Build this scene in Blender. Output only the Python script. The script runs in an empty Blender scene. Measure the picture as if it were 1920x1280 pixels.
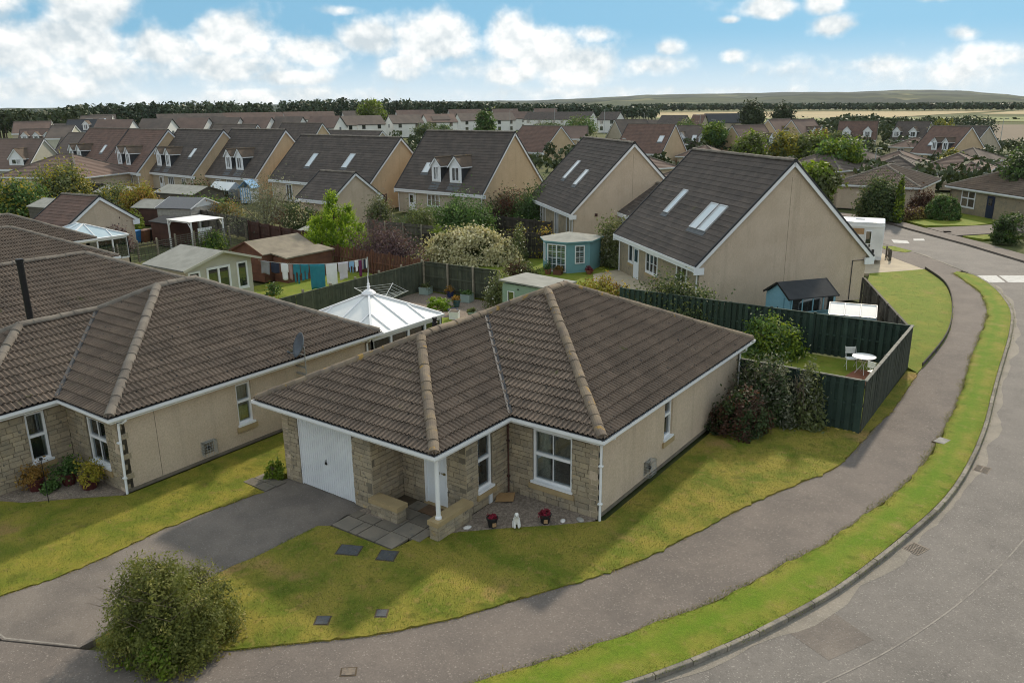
import bpy, math, random
import numpy as np
from mathutils import Vector, Matrix
from mathutils.geometry import tessellate_polygon

random.seed(7)
RNG = np.random.default_rng(11)
SC = bpy.context.scene
COL = SC.collection
PI = math.pi

# ------------------------------------------------------------------ camera
CAM = Vector((19.177, -13.39, 10.738))
YAW, PITCH, ROLL = -0.626, 0.288, -0.011
cy_, sy_ = math.cos(YAW), math.sin(YAW)
_f = Vector((sy_, cy_, 0)); _r = Vector((cy_, -sy_, 0)); _u = Vector((0, 0, 1))
_w = _f * math.cos(PITCH) - _u * math.sin(PITCH)
_u2 = _u * math.cos(PITCH) + _f * math.sin(PITCH)
_r3 = _r * math.cos(ROLL) + _u2 * math.sin(ROLL)
_u3 = _u2 * math.cos(ROLL) - _r * math.sin(ROLL)
cam_d = bpy.data.cameras.new('camera'); cam = bpy.data.objects.new('camera', cam_d); COL.objects.link(cam)
cam_d.lens = 28.125; cam_d.sensor_width = 36; cam_d.sensor_fit = 'HORIZONTAL'
cam_d.clip_start = 0.1; cam_d.clip_end = 30000
cam.matrix_world = Matrix(((_r3.x, _u3.x, -_w.x, CAM.x), (_r3.y, _u3.y, -_w.y, CAM.y), (_r3.z, _u3.z, -_w.z, CAM.z), (0, 0, 0, 1)))
SC.camera = cam

# ------------------------------------------------------------------ node helper
def nd(t, typ, inp=None, **at):
    n = t.nodes.new(typ)
    for k, v in at.items(): setattr(n, k, v)
    for k, v in (inp or {}).items():
        s = n.inputs[k]
        if isinstance(v, bpy.types.NodeSocket): t.links.new(v, s)
        else: s.default_value = v
    return n
def mth(t, op, a, b=0.0, c=0.0, clamp=False):
    n = nd(t, 'ShaderNodeMath', {0: a, 1: b, 2: c}, operation=op); n.use_clamp = clamp
    return n.outputs[0]
def c4(c): return (c[0], c[1], c[2], 1.0)
def mixc(t, fac, a, b, bt='MIX'):
    n = nd(t, 'ShaderNodeMixRGB', {'Fac': fac, 'Color1': c4(a) if isinstance(a, (tuple, list)) else a, 'Color2': c4(b) if isinstance(b, (tuple, list)) else b}, blend_type=bt)
    return n.outputs[0]
def sstep(t, v, lo, hi):
    n = nd(t, 'ShaderNodeMapRange', {'Value': v, 'From Min': lo, 'From Max': hi, 'To Min': 0.0, 'To Max': 1.0}, interpolation_type='SMOOTHSTEP')
    return n.outputs[0]

# ------------------------------------------------------------------ sky, sun, exposure
SUN_DIR = Vector((-0.265, 1.5, 1.0)).normalized()
SUN_EL = math.asin(SUN_DIR.z); SUN_AZ = math.atan2(SUN_DIR.x, SUN_DIR.y)   # measured from +Y towards +X
W = bpy.data.worlds.new('World'); SC.world = W; W.use_nodes = True
def build_world():
    t = W.node_tree; t.nodes.clear()
    tc = nd(t, 'ShaderNodeTexCoord').outputs['Generated']
    sx = nd(t, 'ShaderNodeSeparateXYZ', {0: tc})
    X, Y, Z = sx.outputs
    zc = mth(t, 'MAXIMUM', Z, 0.0)
    # the sky is looked up a little above the true direction: clear northern air, blue down to the horizon
    zz = mth(t, 'ADD', mth(t, 'MULTIPLY', zc, 0.80), 0.20)
    v2 = nd(t, 'ShaderNodeVectorMath', {0: nd(t, 'ShaderNodeCombineXYZ', {0: X, 1: Y, 2: zz}).outputs[0]}, operation='NORMALIZE').outputs[0]
    sky = nd(t, 'ShaderNodeTexSky', {'Vector': v2}, sky_type='NISHITA', sun_disc=False, sun_elevation=SUN_EL, sun_rotation=SUN_AZ, altitude=0, air_density=1.0, dust_density=0.25, ozone_density=2.0)
    skyc = mixc(t, 1.0, sky.outputs[0], (0.72, 0.97, 1.02), 'MULTIPLY')
    skyc = mixc(t, 0.72, skyc, (2.2, 4.5, 6.0))
    # azimuth from the street's long axis, elevation
    fx, fy = sy_, cy_
    fwd = mth(t, 'ADD', mth(t, 'MULTIPLY', X, fx), mth(t, 'MULTIPLY', Y, fy))
    rgt = mth(t, 'ADD', mth(t, 'MULTIPLY', X, cy_), mth(t, 'MULTIPLY', Y, -sy_))
    az = mth(t, 'ARCTAN2', rgt, fwd); el = mth(t, 'ARCSINE', Z)
    # cumulus heaps: centre azimuth, elevation, half width, half height, weight
    blobs = [(-0.6, 0.092, 0.07, 0.04, 1.15), (-0.655, 0.05, 0.06, 0.03, 1.0), (-0.53, 0.06, 0.07, 0.03, 0.95), (-0.452, 0.106, 0.034, 0.032, 1.15), (-0.47, 0.066, 0.055, 0.026, 1.0), (-0.39, 0.062, 0.045, 0.02, 1.0), (-0.315, 0.078, 0.04, 0.026, 1.15), (-0.33, 0.042, 0.06, 0.018, 0.9), (-0.55, 0.022, 0.16, 0.018, 0.75), (-0.22, 0.062, 0.045, 0.018, 1.0), (-0.165, 0.072, 0.04, 0.02, 1.1), (-0.195, 0.104, 0.028, 0.006, 0.6), (-0.085, 0.074, 0.05, 0.028, 1.15), (-0.26, 0.032, 0.06, 0.01, 0.8), (-0.12, 0.048, 0.05, 0.009, 0.8), (0.0, 0.078, 0.028, 0.028, 1.15), (0.04, 0.06, 0.04, 0.026, 1.1), (0.08, 0.042, 0.048, 0.024, 1.05), (0.098, 0.078, 0.022, 0.011, 0.8), (0.0, 0.034, 0.035, 0.011, 0.9), (0.165, 0.042, 0.04, 0.014, 0.85), (0.185, 0.06, 0.018, 0.01, 0.8), (0.295, 0.099, 0.024, 0.011, 1.1), (0.352, 0.106, 0.018, 0.016, 1.2), (0.362, 0.078, 0.024, 0.012, 1.0), (0.257, 0.05, 0.014, 0.009, 1.0), (0.252, 0.088, 0.012, 0.004, 0.7), (0.455, 0.106, 0.018, 0.011, 1.0), (0.56, 0.118, 0.05, 0.011, 1.2), (0.53, 0.042, 0.08, 0.016, 0.75), (0.41, 0.036, 0.06, 0.012, 0.7), (0.61, 0.072, 0.022, 0.02, 0.8), (0.49, 0.065, 0.02, 0.008, 0.7), (-0.45, 0.04, 0.3, 0.03, 0.62), (-0.06, 0.04, 0.18, 0.022, 0.58), (0.48, 0.03, 0.2, 0.018, 0.55), (-0.25, 0.012, 0.25, 0.012, 0.6), (0.15, 0.012, 0.25, 0.01, 0.55)]
    cov = None
    for a0, e0, ra, re, w in blobs:
        da = mth(t, 'DIVIDE', mth(t, 'SUBTRACT', az, a0), ra); de = mth(t, 'DIVIDE', mth(t, 'SUBTRACT', el, e0), re)
        g = mth(t, 'MULTIPLY', mth(t, 'POWER', 2.718, mth(t, 'MULTIPLY', mth(t, 'ADD', mth(t, 'MULTIPLY', da, da), mth(t, 'MULTIPLY', de, de)), -0.8)), w)
        cov = g if cov is None else mth(t, 'MAXIMUM', cov, g)
    def noise(dx, de, sc, det, rough=.55):
        v = nd(t, 'ShaderNodeCombineXYZ', {0: mth(t, 'ADD', az, dx), 1: mth(t, 'MULTIPLY', mth(t, 'ADD', el, de), 1.1), 2: 0.37}).outputs[0]
        return nd(t, 'ShaderNodeTexNoise', {'Vector': v, 'Scale': sc, 'Detail': det, 'Roughness': rough}).outputs[0]
    # away from the named heaps unseen cloud is thickened to lift ambient light
    lowf = nd(t, 'ShaderNodeTexNoise', {'Vector': tc, 'Scale': 3.2, 'Detail': 4.0}).outputs[0]
    out = mth(t, 'MAXIMUM', sstep(t, el, .13, .22), sstep(t, mth(t, 'ABSOLUTE', az), .62, .8))
    cov = mth(t, 'ADD', mth(t, 'MULTIPLY', cov, mth(t, 'SUBTRACT', 1.0, out)), mth(t, 'MULTIPLY', sstep(t, lowf, .34, .56), out))
    n1 = noise(0, 0, 21, 9.0, .53); n2 = noise(.003, .010, 21, 9.0, .53); n3 = noise(.3, .1, 11, 5.0)
    dens = mth(t, 'ADD', cov, mth(t, 'MULTIPLY', mth(t, 'SUBTRACT', n1, .5), 1.55))
    mask = sstep(t, dens, .18, .78)
    lum = mth(t, 'ADD', .50, mth(t, 'MULTIPLY', mth(t, 'SUBTRACT', n1, n2), 4.2))
    lum = mth(t, 'ADD', lum, mth(t, 'MULTIPLY', mth(t, 'SUBTRACT', n3, .5), .9))
    lum = mth(t, 'ADD', lum, mth(t, 'MULTIPLY', sstep(t, el, .0, .11), .12))
    # heavier cloud to the west is greyer
    lum = mth(t, 'SUBTRACT', lum, mth(t, 'MULTIPLY', sstep(t, mth(t, 'MULTIPLY', az, -1.0), .05, .6), .10), clamp=True)
    cl = mixc(t, lum, (5.6, 6.2, 6.5), (9.7, 9.6, 9.3))
    haze = mixc(t, sstep(t, mth(t, 'MULTIPLY', el, -1.0), -.085, .01), skyc, (6.6, 7.5, 8.0))
    colr = mixc(t, mth(t, 'MULTIPLY', mask, .94), haze, cl)
    bg = nd(t, 'ShaderNodeBackground', {'Color': colr, 'Strength': 0.10})
    o = nd(t, 'ShaderNodeOutputWorld', {'Surface': bg.outputs[0]})
build_world()
sun_d = bpy.data.lights.new('sun', 'SUN'); sun = bpy.data.objects.new('sun', sun_d); COL.objects.link(sun)
sun_d.energy = 3.3; sun_d.angle = math.radians(2.8); sun_d.color = (1.0, 0.88, 0.71)
sun.rotation_euler = (-SUN_DIR).to_track_quat('-Z', 'Y').to_euler()
vs = SC.view_settings; vs.view_transform = 'Standard'; vs.look = 'None'; vs.gamma = 1.0; vs.exposure = 0.26; vs.use_curve_mapping = False
SC.render.engine = 'CYCLES'
cy = SC.cycles; cy.use_denoising = True; cy.max_bounces = 6; cy.diffuse_bounces = 3; cy.glossy_bounces = 3; cy.transmission_bounces = 4; cy.transparent_max_bounces = 8; cy.volume_bounces = 0
cy.pixel_filter_type = 'BLACKMAN_HARRIS'; cy.filter_width = 1.05
cy.caustics_reflective = False; cy.caustics_refractive = False
try: cy.denoiser = 'OPENIMAGEDENOISE'; cy.denoising_prefilter = 'ACCURATE'
except Exception: pass

# ------------------------------------------------------------------ materials
MATS = {}
def newmat(name):
    m = bpy.data.materials.new(name); m.use_nodes = True; t = m.node_tree; t.nodes.clear()
    o = nd(t, 'ShaderNodeOutputMaterial'); MATS[name] = m
    return m, t, o
def pos(t): return nd(t, 'ShaderNodeNewGeometry').outputs['Position']
def noi(t, v, s, d=4.0, r=.55): return nd(t, 'ShaderNodeTexNoise', {'Vector': v, 'Scale': s, 'Detail': d, 'Roughness': r}).outputs[0]
def mat(name, c1, c2=None, scale=2.0, fine=70.0, fmix=.25, rough=.85, bump=0.0, bscale=90.0, orand=0.0, spec=.3, metal=0.0, contrast=(.3, .7), spots=None, streak=0.0):
    """two-colour noise + fine mottling + a shift per object; spots = (colour, scale, threshold)"""
    m, t, o = newmat(name); p = pos(t)
    if c2 is None: c2 = tuple(x * .8 for x in c1)
    col = mixc(t, sstep(t, noi(t, p, scale), contrast[0], contrast[1]), c1, c2)
    if spots:
        for sc_, ss_, th_ in (spots if isinstance(spots, list) else [spots]):
            col = mixc(t, sstep(t, noi(t, p, ss_, 5.0, .6), th_, th_ + .06), col, sc_)
    if streak:
        sv = nd(t, 'ShaderNodeVectorMath', {0: p, 1: (2.6, 2.6, .16)}, operation='MULTIPLY').outputs[0]; col = mixc(t, mth(t, 'MULTIPLY', sstep(t, noi(t, sv, 1.0, 5.0, .6), .50, .72), streak), col, tuple(x * .62 for x in c2))
    if fmix:
        k = mth(t, 'ADD', 1 - fmix, mth(t, 'MULTIPLY', noi(t, p, fine, 3.0), 2 * fmix))
        col = mixc(t, 1.0, col, nd(t, 'ShaderNodeCombineXYZ', {0: k, 1: k, 2: k}).outputs[0], 'MULTIPLY')
    if orand:
        oi = nd(t, 'ShaderNodeObjectInfo').outputs['Random']
        k = mth(t, 'ADD', 1 - orand, mth(t, 'MULTIPLY', oi, 2 * orand))
        col = mixc(t, 1.0, col, nd(t, 'ShaderNodeCombineXYZ', {0: k, 1: k, 2: k}).outputs[0], 'MULTIPLY')
    b = nd(t, 'ShaderNodeBsdfPrincipled', {'Base Color': col, 'Roughness': rough, 'Specular IOR Level': spec, 'Metallic': metal})
    if bump:
        t.links.new(nd(t, 'ShaderNodeBump', {'Height': noi(t, p, bscale, 4.0), 'Strength': bump, 'Distance': .02}).outputs[0], b.inputs['Normal'])
    t.links.new(b.outputs[0], o.inputs[0])
    return m
def leafmat(name, dark, light, tip=None, tr=.35, scale=1.2):
    m, t, o = newmat(name); p = pos(t)
    a = nd(t, 'ShaderNodeAttribute', attribute_name='rnd').outputs['Fac']
    f = mth(t, 'ADD', mth(t, 'MULTIPLY', a, .65), mth(t, 'MULTIPLY', sstep(t, noi(t, p, scale), .3, .7), .35), clamp=True)
    col = mixc(t, f, dark, light)
    if tip: col = mixc(t, sstep(t, a, .72, .9), col, tip)
    b = nd(t, 'ShaderNodeBsdfPrincipled', {'Base Color': col, 'Roughness': .6, 'Specular IOR Level': .25})
    tl = nd(t, 'ShaderNodeBsdfTranslucent', {'Color': mixc(t, 1.0, col, (1.25, 1.25, .8), 'MULTIPLY')})
    t.links.new(nd(t, 'ShaderNodeMixShader', {0: tr, 1: b.outputs[0], 2: tl.outputs[0]}).outputs[0], o.inputs[0])
    return m
def glassmat(name, tint, rough=.03, see=.6, gl=.12):
    """window glass: lets some light through, mirrors the sky more at a slant"""
    m, t, o = newmat(name)
    tr = nd(t, 'ShaderNodeBsdfTransparent', {'Color': c4(tint)})
    g = nd(t, 'ShaderNodeBsdfGlossy', {'Color': (.9, .95, 1, 1), 'Roughness': rough})
    d = nd(t, 'ShaderNodeBsdfDiffuse', {'Color': c4([x * .12 for x in tint])})
    base = nd(t, 'ShaderNodeMixShader', {0: see, 1: d.outputs[0], 2: tr.outputs[0]})
    fr = nd(t, 'ShaderNodeFresnel', {'IOR': 1.5}).outputs[0]
    t.links.new(nd(t, 'ShaderNodeMixShader', {0: mth(t, 'ADD', fr, gl, clamp=True), 1: base.outputs[0], 2: g.outputs[0]}).outputs[0], o.inputs[0])
    return m
mat('tile', (.200, .153, .118), (.145, .112, .088), 1.1, 24, .36, .9, .5, 120, .10, spots=[((.125, .115, .060), 1.7, .66), ((.30, .28, .235), 15, .69), ((.32, .30, .26), 38, .66), ((.055, .052, .048), 9, .62)])
mat('tile_ridge', (.23, .18, .125), (.15, .12, .095), 2.6, 60, .35, .92, .4, 90, .16, spots=[((.30, .19, .06), 3.4, .60), ((.32, .30, .25), 30, .68)])
mat('tile_ridge_grey', (.20, .175, .145), (.14, .122, .105), 2.6, 60, .35, .92, .4, 90, .12, spots=[((.26, .25, .21), 20, .66)])
mat('tile_flat', (.108, .088, .076), (.076, .064, .057), 1.3, 16, .38, .9, .3, 80, .10, spots=[((.10, .09, .055), 1.6, .66)])
mat('tile_flat_red', (.170, .105, .082), (.122, .080, .065), 1.3, 14, .35, .9, .3, 80, .10)
mat('tile_dormer', (.135, .098, .072), (.10, .078, .062), 1.4, 40, .3, .9, 0, 80, .10)
mat('tile_far', (.150, .120, .100), (.115, .094, .082), .5, 8, .25, .9)
mat('tile_far_red', (.185, .128, .104), (.145, .104, .087), .5, 8, .25, .9)
mat('lead', (.11, .115, .12), (.075, .08, .085), 5, 60, .25, .55, .2, 40)
mat('felt_deck', (.03, .028, .026))
mat('roughcast', (.575, .465, .355), (.525, .42, .315), 1.2, 20, .30, .95, .9, 40, streak=.24)
mat('roughcast_tan', (.56, .42, .275), (.51, .38, .245), .8, 14, .22, .95, .5, 90, streak=.24)
mat('roughcast_grey', (.48, .41, .32), (.43, .365, .28), .8, 14, .22, .95, .5, 90, streak=.24)
mat('render_white', (.74, .73, .70), (.66, .65, .62), .3, 20, .10, .9)
mat('mortar', (.20, .17, .125), (.15, .13, .10), 4, 80, .3, .95)
mat('stone', (.385, .315, .215), (.295, .252, .188), 2.3, 26, .30, .92, .8, 34, .17, spots=[((.15, .135, .11), 5, .62), ((.40, .30, .16), 3.1, .66)])
mat('sill_stone', (.40, .30, .16), (.34, .255, .14), 3, 40, .2, .9, .3, 60)
mat('upvc', (.80, .81, .82), (.75, .76, .78), 1.5, 20, .05, .38, spec=.5)
mat('upvc_grey', (.62, .64, .66), (.58, .6, .62), 2, 20, .06, .5)
mat('garage_white', (.72, .74, .76), (.65, .67, .69), 1.6, 12, .06, .42, spec=.5)
mat('door_white', (.76, .79, .82), (.72, .75, .78), .8, 12, .04, .35, spec=.5)
mat('door_navy', (.025, .035, .07), None, 1, 20, .1, .3)
mat('black', (.012, .012, .013), None, 3, 40, .15, .45)
mat('black_plastic', (.03, .03, .032), None, 3, 40, .1, .5)
mat('dark_trim', (.045, .047, .05), None, 3, 30, .2, .7)
mat('curtain', (.70, .68, .60), (.58, .56, .50), 6, 30, .1, .95)
mat('room_dark', (.05, .048, .045), None, 2, 20, .1, .95)
mat('slate_dark', (.055, .057, .062), None, 3, 30, .2, .7)
mat('brass', (.28, .22, .10), None, 3, 30, .1, .4, metal=.7)
mat('bark', (.11, .085, .06), (.07, .055, .04), 6, 40, .3, .95)
mat('twig', (.19, .15, .11), (.12, .095, .07), 6, 40, .3, .95)
mat('soil', (.10, .075, .05), (.07, .052, .036), 4, 50, .35, .95)
mat('wood_green', (.034, .058, .046), (.025, .044, .035), 2.2, 40, .30, .85, .35, 60, .22)
mat('wood_olive', (.085, .092, .062), (.055, .064, .045), 2.0, 40, .30, .9, .35, 60, .2)
mat('wood_moss', (.052, .058, .042), (.036, .041, .031), 2.0, 40, .30, .9, .35, 60, .2)
mat('wood_grey', (.13, .115, .092), (.085, .077, .063), 2.0, 40, .30, .9, .35, 60, .2)
mat('wood_dark', (.06, .052, .042), (.04, .036, .03), 2.0, 40, .30, .9, .35, 60, .2)
mat('wood_red', (.16, .072, .045), (.11, .05, .034), 2.0, 40, .25, .85, .3, 60, .15)
mat('wood_brown', (.085, .04, .03), (.06, .03, .024), 2.0, 40, .25, .8, .3, 60, .12)
mat('post_pale', (.30, .265, .20), (.22, .195, .15), 4, 40, .3, .9, .3, 60, .15)
mat('post_concrete', (.34, .33, .30), (.26, .25, .23), 4, 40, .3, .9, .3, 60, .15)
mat('cap_pale', (.26, .25, .22), (.14, .135, .115), 6, 40, .3, .9)
mat('paint_teal', (.17, .33, .36), (.15, .30, .33), 2, 30, .12, .6, .1, 40)
mat('paint_blue', (.20, .38, .45), (.17, .34, .41), 2, 30, .12, .6, .1, 40)
mat('paint_sage', (.27, .37, .28), (.24, .33, .25), 2, 30, .12, .6, .1, 40)
mat('paint_cream', (.50, .48, .39), (.46, .44, .36), 2, 30, .10, .6, .1, 40)
mat('felt_grey', (.30, .30, .27), (.24, .24, .215), 1.6, 40, .22, .95, .3, 60)
mat('felt_dark', (.042, .044, .047), (.032, .034, .037), 1.6, 40, .25, .9, .3, 60)
mat('felt_brown', (.26, .225, .17), (.18, .155, .12), 1.2, 40, .3, .95, .3, 60, spots=((.20, .20, .10), 3, .64))
mat('polycarb', (.74, .75, .73), (.68, .70, .69), 1.2, 20, .05, .35, spec=.5)
mat('polycarb_blue', (.42, .52, .57), (.36, .47, .53), 2, 20, .06, .15, spec=.6)
mat('white_paint', (.80, .80, .79), (.74, .74, .73), 2, 30, .05, .5)
mat('steel', (.48, .49, .50), (.42, .43, .44), 3, 30, .1, .35, metal=.6)
mat('alloy', (.62, .63, .64), None, 3, 30, .06, .4, metal=.3)
mat('paving', (.215, .185, .148), (.15, .134, .112), 1.5, 60, .25, .92, .3, 80, .16, spots=((.13, .12, .105), 3, .62))
mat('paving_pale', (.46, .39, .28), (.38, .32, .24), 1.2, 40, .22, .92, .2, 60)
mat('kerb', (.25, .22, .18), (.17, .155, .132), 2.5, 18, .35, .93, .4, 90, .24, spots=((.10, .10, .075), 4, .62))
mat('asphalt_dark', (.085, .078, .073), (.062, .058, .055), .8, 130, .45, .93, .6, 160, spots=((.15, .13, .10), 2.2, .70))
mat('gravel', (.27, .215, .17), (.155, .125, .10), 16, 26, .5, .95, 1.0, 60)
mat('pebble', (.38, .31, .25), (.19, .155, .125), 13, 60, .4, .9, 0, 60, .3)
mat('boulder_white', (.72, .70, .68), (.62, .60, .58), 8, 60, .1, .8)
mat('iron', (.085, .09, .10), (.06, .064, .07), 12, 60, .3, .6, .3, 60)
mat('iron_rust', (.20, .16, .12), (.12, .10, .085), 12, 60, .3, .7, .3, 60)
mat('terracotta', (.30, .13, .08), (.24, .10, .06), 4, 40, .2, .85)
mat('pot_maroon', (.10, .028, .026), (.07, .02, .02), 4, 40, .15, .45)
mat('pot_black', (.025, .024, .024), None, 4, 40, .15, .5)
mat('pot_teal', (.08, .15, .15), (.06, .12, .12), 4, 40, .15, .4)
mat('pot_blue', (.03, .045, .12), None, 4, 40, .1, .3)
mat('planter_sage', (.33, .42, .38), (.28, .36, .33), 4, 40, .15, .7)
mat('tan_plaque', (.40, .25, .13), None, 4, 40, .2, .8)
mat('plank', (.33, .21, .10), (.27, .17, .08), 3, 40, .2, .8, .1)
mat('doormat', (.16, .10, .06), (.12, .075, .045), 8, 120, .4, .98, .5, 150)
mat('statue', (.78, .77, .74), (.66, .65, .62), 9, 50, .12, .75)
mat('cloth_white', (.78, .78, .80), (.70, .70, .73), 3, 40, .08, .95)
mat('cloth_pale', (.60, .56, .60), (.54, .50, .54), 3, 40, .08, .95)
mat('cloth_teal', (.035, .22, .28), (.03, .18, .24), 3, 40, .12, .95)
mat('cloth_navy', (.03, .035, .06), None, 3, 40, .1, .95)
mat('cloth_plum', (.16, .03, .10), None, 3, 40, .1, .95)
mat('cloth_sky', (.25, .42, .62), (.2, .36, .55), 3, 40, .1, .95)
mat('cloth_rose', (.38, .25, .23), None, 3, 40, .1, .95)
mat('cloth_grey', (.28, .28, .29), None, 3, 40, .1, .95)
mat('bin_blue', (.03, .17, .42), None, 3, 30, .05, .45)
mat('bin_brown', (.17, .085, .05), None, 3, 30, .05, .5)
mat('bin_black', (.022, .022, .024), None, 3, 30, .05, .5)
mat('dish', (.11, .13, .15), (.09, .105, .125), 4, 30, .1, .5)
mat('paint_road', (.52, .51, .49), (.34, .33, .31), 5, 50, .25, .85, contrast=(.45, .8))
mat('line_old', (.27, .245, .215), (.20, .18, .16), 5, 50, .3, .9, contrast=(.4, .6))
mat('car_white', (.78, .79, .80), None, 1, 10, .03, .25, spec=.6)
mat('lamp_grey', (.42, .44, .44), None, 2, 20, .1, .5)
mat('solar', (.02, .025, .035), None, 2, 20, .1, .2, spec=.6)
mat('field_tan', (.38, .29, .155), (.30, .25, .13), .02, 2, .2, .95)
mat('field_green', (.16, .19, .06), (.20, .20, .075), .02, 2, .2, .95)
mat('field_brown', (.17, .13, .085), (.14, .11, .075), .02, 2, .2, .95)
glassmat('glass', (.90, .95, .93), .02, .92, .09)
glassmat('glass_dark', (.20, .23, .24), .04, .10, .17)
glassmat('glass_sky', (.55, .6, .62), .05, .05, .45)
def panemat():
    m, t, o = newmat('roof_light')
    d = nd(t, 'ShaderNodeBsdfPrincipled', {'Base Color': (.62, .66, .68, 1), 'Roughness': .12, 'Specular IOR Level': .8})
    t.links.new(d.outputs[0], o.inputs[0])
panemat()
leafmat('lf_bush', (.065, .080, .018), (.21, .225, .052), (.30, .28, .085))
leafmat('lf_lime', (.06, .10, .012), (.22, .30, .03), (.32, .38, .05))
leafmat('lf_green', (.035, .075, .022), (.12, .21, .055), (.20, .30, .10))
leafmat('lf_dark', (.030, .050, .022), (.092, .132, .048))
leafmat('lf_olive', (.06, .075, .028), (.17, .20, .075), (.26, .28, .14))
leafmat('lf_grey', (.075, .080, .055), (.22, .23, .16), (.33, .34, .25))
leafmat('lf_purple', (.055, .034, .042), (.17, .105, .12), (.20, .14, .13))
leafmat('lf_conifer', (.05, .11, .008), (.24, .37, .02), (.36, .46, .03), tr=.3)
leafmat('lf_yellow', (.13, .14, .02), (.42, .36, .05), (.58, .42, .08))
leafmat('lf_orange', (.12, .08, .02), (.36, .20, .05), (.42, .28, .07))
leafmat('lf_cream', (.30, .29, .15), (.74, .66, .42), (.86, .80, .60), tr=.25)
leafmat('lf_brownred', (.04, .022, .016), (.12, .06, .04))
leafmat('lf_red', (.10, .015, .025), (.28, .05, .07))
leafmat('lf_wood', (.026, .044, .026), (.075, .102, .055), tr=.1, scale=.05)
leafmat('lf_wood2', (.030, .045, .020), (.075, .095, .040), tr=.1, scale=.05)
leafmat('lf_grass', (.07, .10, .014), (.17, .21, .035), (.26, .22, .07), tr=.3, scale=.7)
leafmat('lf_drygrass', (.15, .13, .035), (.32, .26, .085), (.40, .30, .13), tr=.3, scale=.7)
leafmat('fl_white', (.70, .68, .62), (.82, .80, .74), tr=.3)
leafmat('fl_red', (.14, .012, .025), (.34, .03, .06), tr=.2)
def grassmat(name, lush, dry, bare, dryness, seed, stripe=None):
    m, t, o = newmat(name); p = pos(t)
    q = nd(t, 'ShaderNodeVectorMath', {0: p, 1: (seed, seed * .7, 0)}, operation='ADD').outputs[0]
    c = mixc(t, sstep(t, noi(t, q, .9, 5.0), .36 - dryness, .66 - dryness), lush, dry)
    c = mixc(t, sstep(t, noi(t, q, .42, 4.0), .60 - dryness * .4, .72 - dryness * .4), c, bare)
    c = mixc(t, mth(t, 'MULTIPLY', sstep(t, noi(t, q, 3.2, 5.0, .65), .52, .70), .55), c, bare)
    c = mixc(t, mth(t, 'MULTIPLY', sstep(t, noi(t, q, 1.9, 4.0, .6), .56, .70), .55), c, tuple(x * .55 for x in lush))
    if stripe: c = mixc(t, mth(t, 'MULTIPLY', nd(t, 'ShaderNodeAttribute', attribute_name='rnd').outputs['Fac'], mth(t, 'ADD', .35, mth(t, 'MULTIPLY', noi(t, q, 1.3, 3.0), .75))), c, stripe)
    k = mth(t, 'ADD', .46, mth(t, 'MULTIPLY', noi(t, p, 19, 6.0, .75), 1.08))
    c = mixc(t, 1.0, c, nd(t, 'ShaderNodeCombineXYZ', {0: k, 1: k, 2: k}).outputs[0], 'MULTIPLY')
    b = nd(t, 'ShaderNodeBsdfPrincipled', {'Base Color': c, 'Roughness': .9, 'Specular IOR Level': .15})
    t.links.new(nd(t, 'ShaderNodeBump', {'Height': noi(t, p, 40, 5.0, .7), 'Strength': .9, 'Distance': .03}).outputs[0], b.inputs['Normal'])
    t.links.new(b.outputs[0], o.inputs[0]); return m
grassmat('lawn', (.125, .158, .018), (.265, .225, .042), (.31, .205, .075), .03, 3.0)
grassmat('lawn_left', (.135, .160, .018), (.245, .215, .034), (.26, .18, .06), .02, 31.0)
grassmat('lawn_back', (.15, .20, .024), (.22, .225, .036), (.24, .20, .05), -.06, 12.0)
grassmat('verge', (.135, .195, .016), (.225, .220, .035), (.29, .22, .075), .0, 7.0, (.105, .195, .010))
def asphaltmat(name, c1, c2, speck, thr):
    m, t, o = newmat(name); p = pos(t)
    c = mixc(t, sstep(t, noi(t, p, .7, 6.0, .6), .32, .68), c1, c2)
    c = mixc(t, mth(t, 'MULTIPLY', sstep(t, noi(t, p, 3.0, 5.0), .5, .75), .35), c, tuple(x * .62 for x in c1))
    v = nd(t, 'ShaderNodeTexVoronoi', {'Vector': p, 'Scale': 40.0}); vc = nd(t, 'ShaderNodeSeparateXYZ', {0: v.outputs['Color']}).outputs[0]
    c = mixc(t, mth(t, 'MULTIPLY', sstep(t, vc, thr, thr + .1), .38), c, speck)
    big = sstep(t, noi(t, p, .16, 3.0, .5), .40, .60); c = mixc(t, mth(t, 'MULTIPLY', big, .16), c, tuple(x * 1.25 for x in c1))
    ve = nd(t, 'ShaderNodeTexVoronoi', {'Vector': mixc(t, .9, p, nd(t, 'ShaderNodeTexNoise', {'Vector': p, 'Scale': .9, 'Detail': 6.0, 'Roughness': .65}).outputs['Color'], 'ADD'), 'Scale': .22}, feature='DISTANCE_TO_EDGE').outputs['Distance']
    crack = mth(t, 'MULTIPLY', mth(t, 'SUBTRACT', 1.0, sstep(t, ve, .001, .0045)), sstep(t, noi(t, p, .35, 2.0), .48, .58)); c = mixc(t, mth(t, 'MULTIPLY', crack, .28), c, tuple(x * .45 for x in c1))
    k = mth(t, 'ADD', .42, mth(t, 'MULTIPLY', noi(t, p, 24, 5.0, .85), 1.16))
    c = mixc(t, 1.0, c, nd(t, 'ShaderNodeCombineXYZ', {0: k, 1: k, 2: k}).outputs[0], 'MULTIPLY')
    b = nd(t, 'ShaderNodeBsdfPrincipled', {'Base Color': c, 'Roughness': .9, 'Specular IOR Level': .3})
    t.links.new(nd(t, 'ShaderNodeBump', {'Height': noi(t, p, 70, 4.0, .7), 'Strength': .6, 'Distance': .015}).outputs[0], b.inputs['Normal'])
    t.links.new(b.outputs[0], o.inputs[0]); return m
asphaltmat('asphalt_path', (.165, .139, .121), (.126, .108, .096), (.42, .37, .32), .90)
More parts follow.
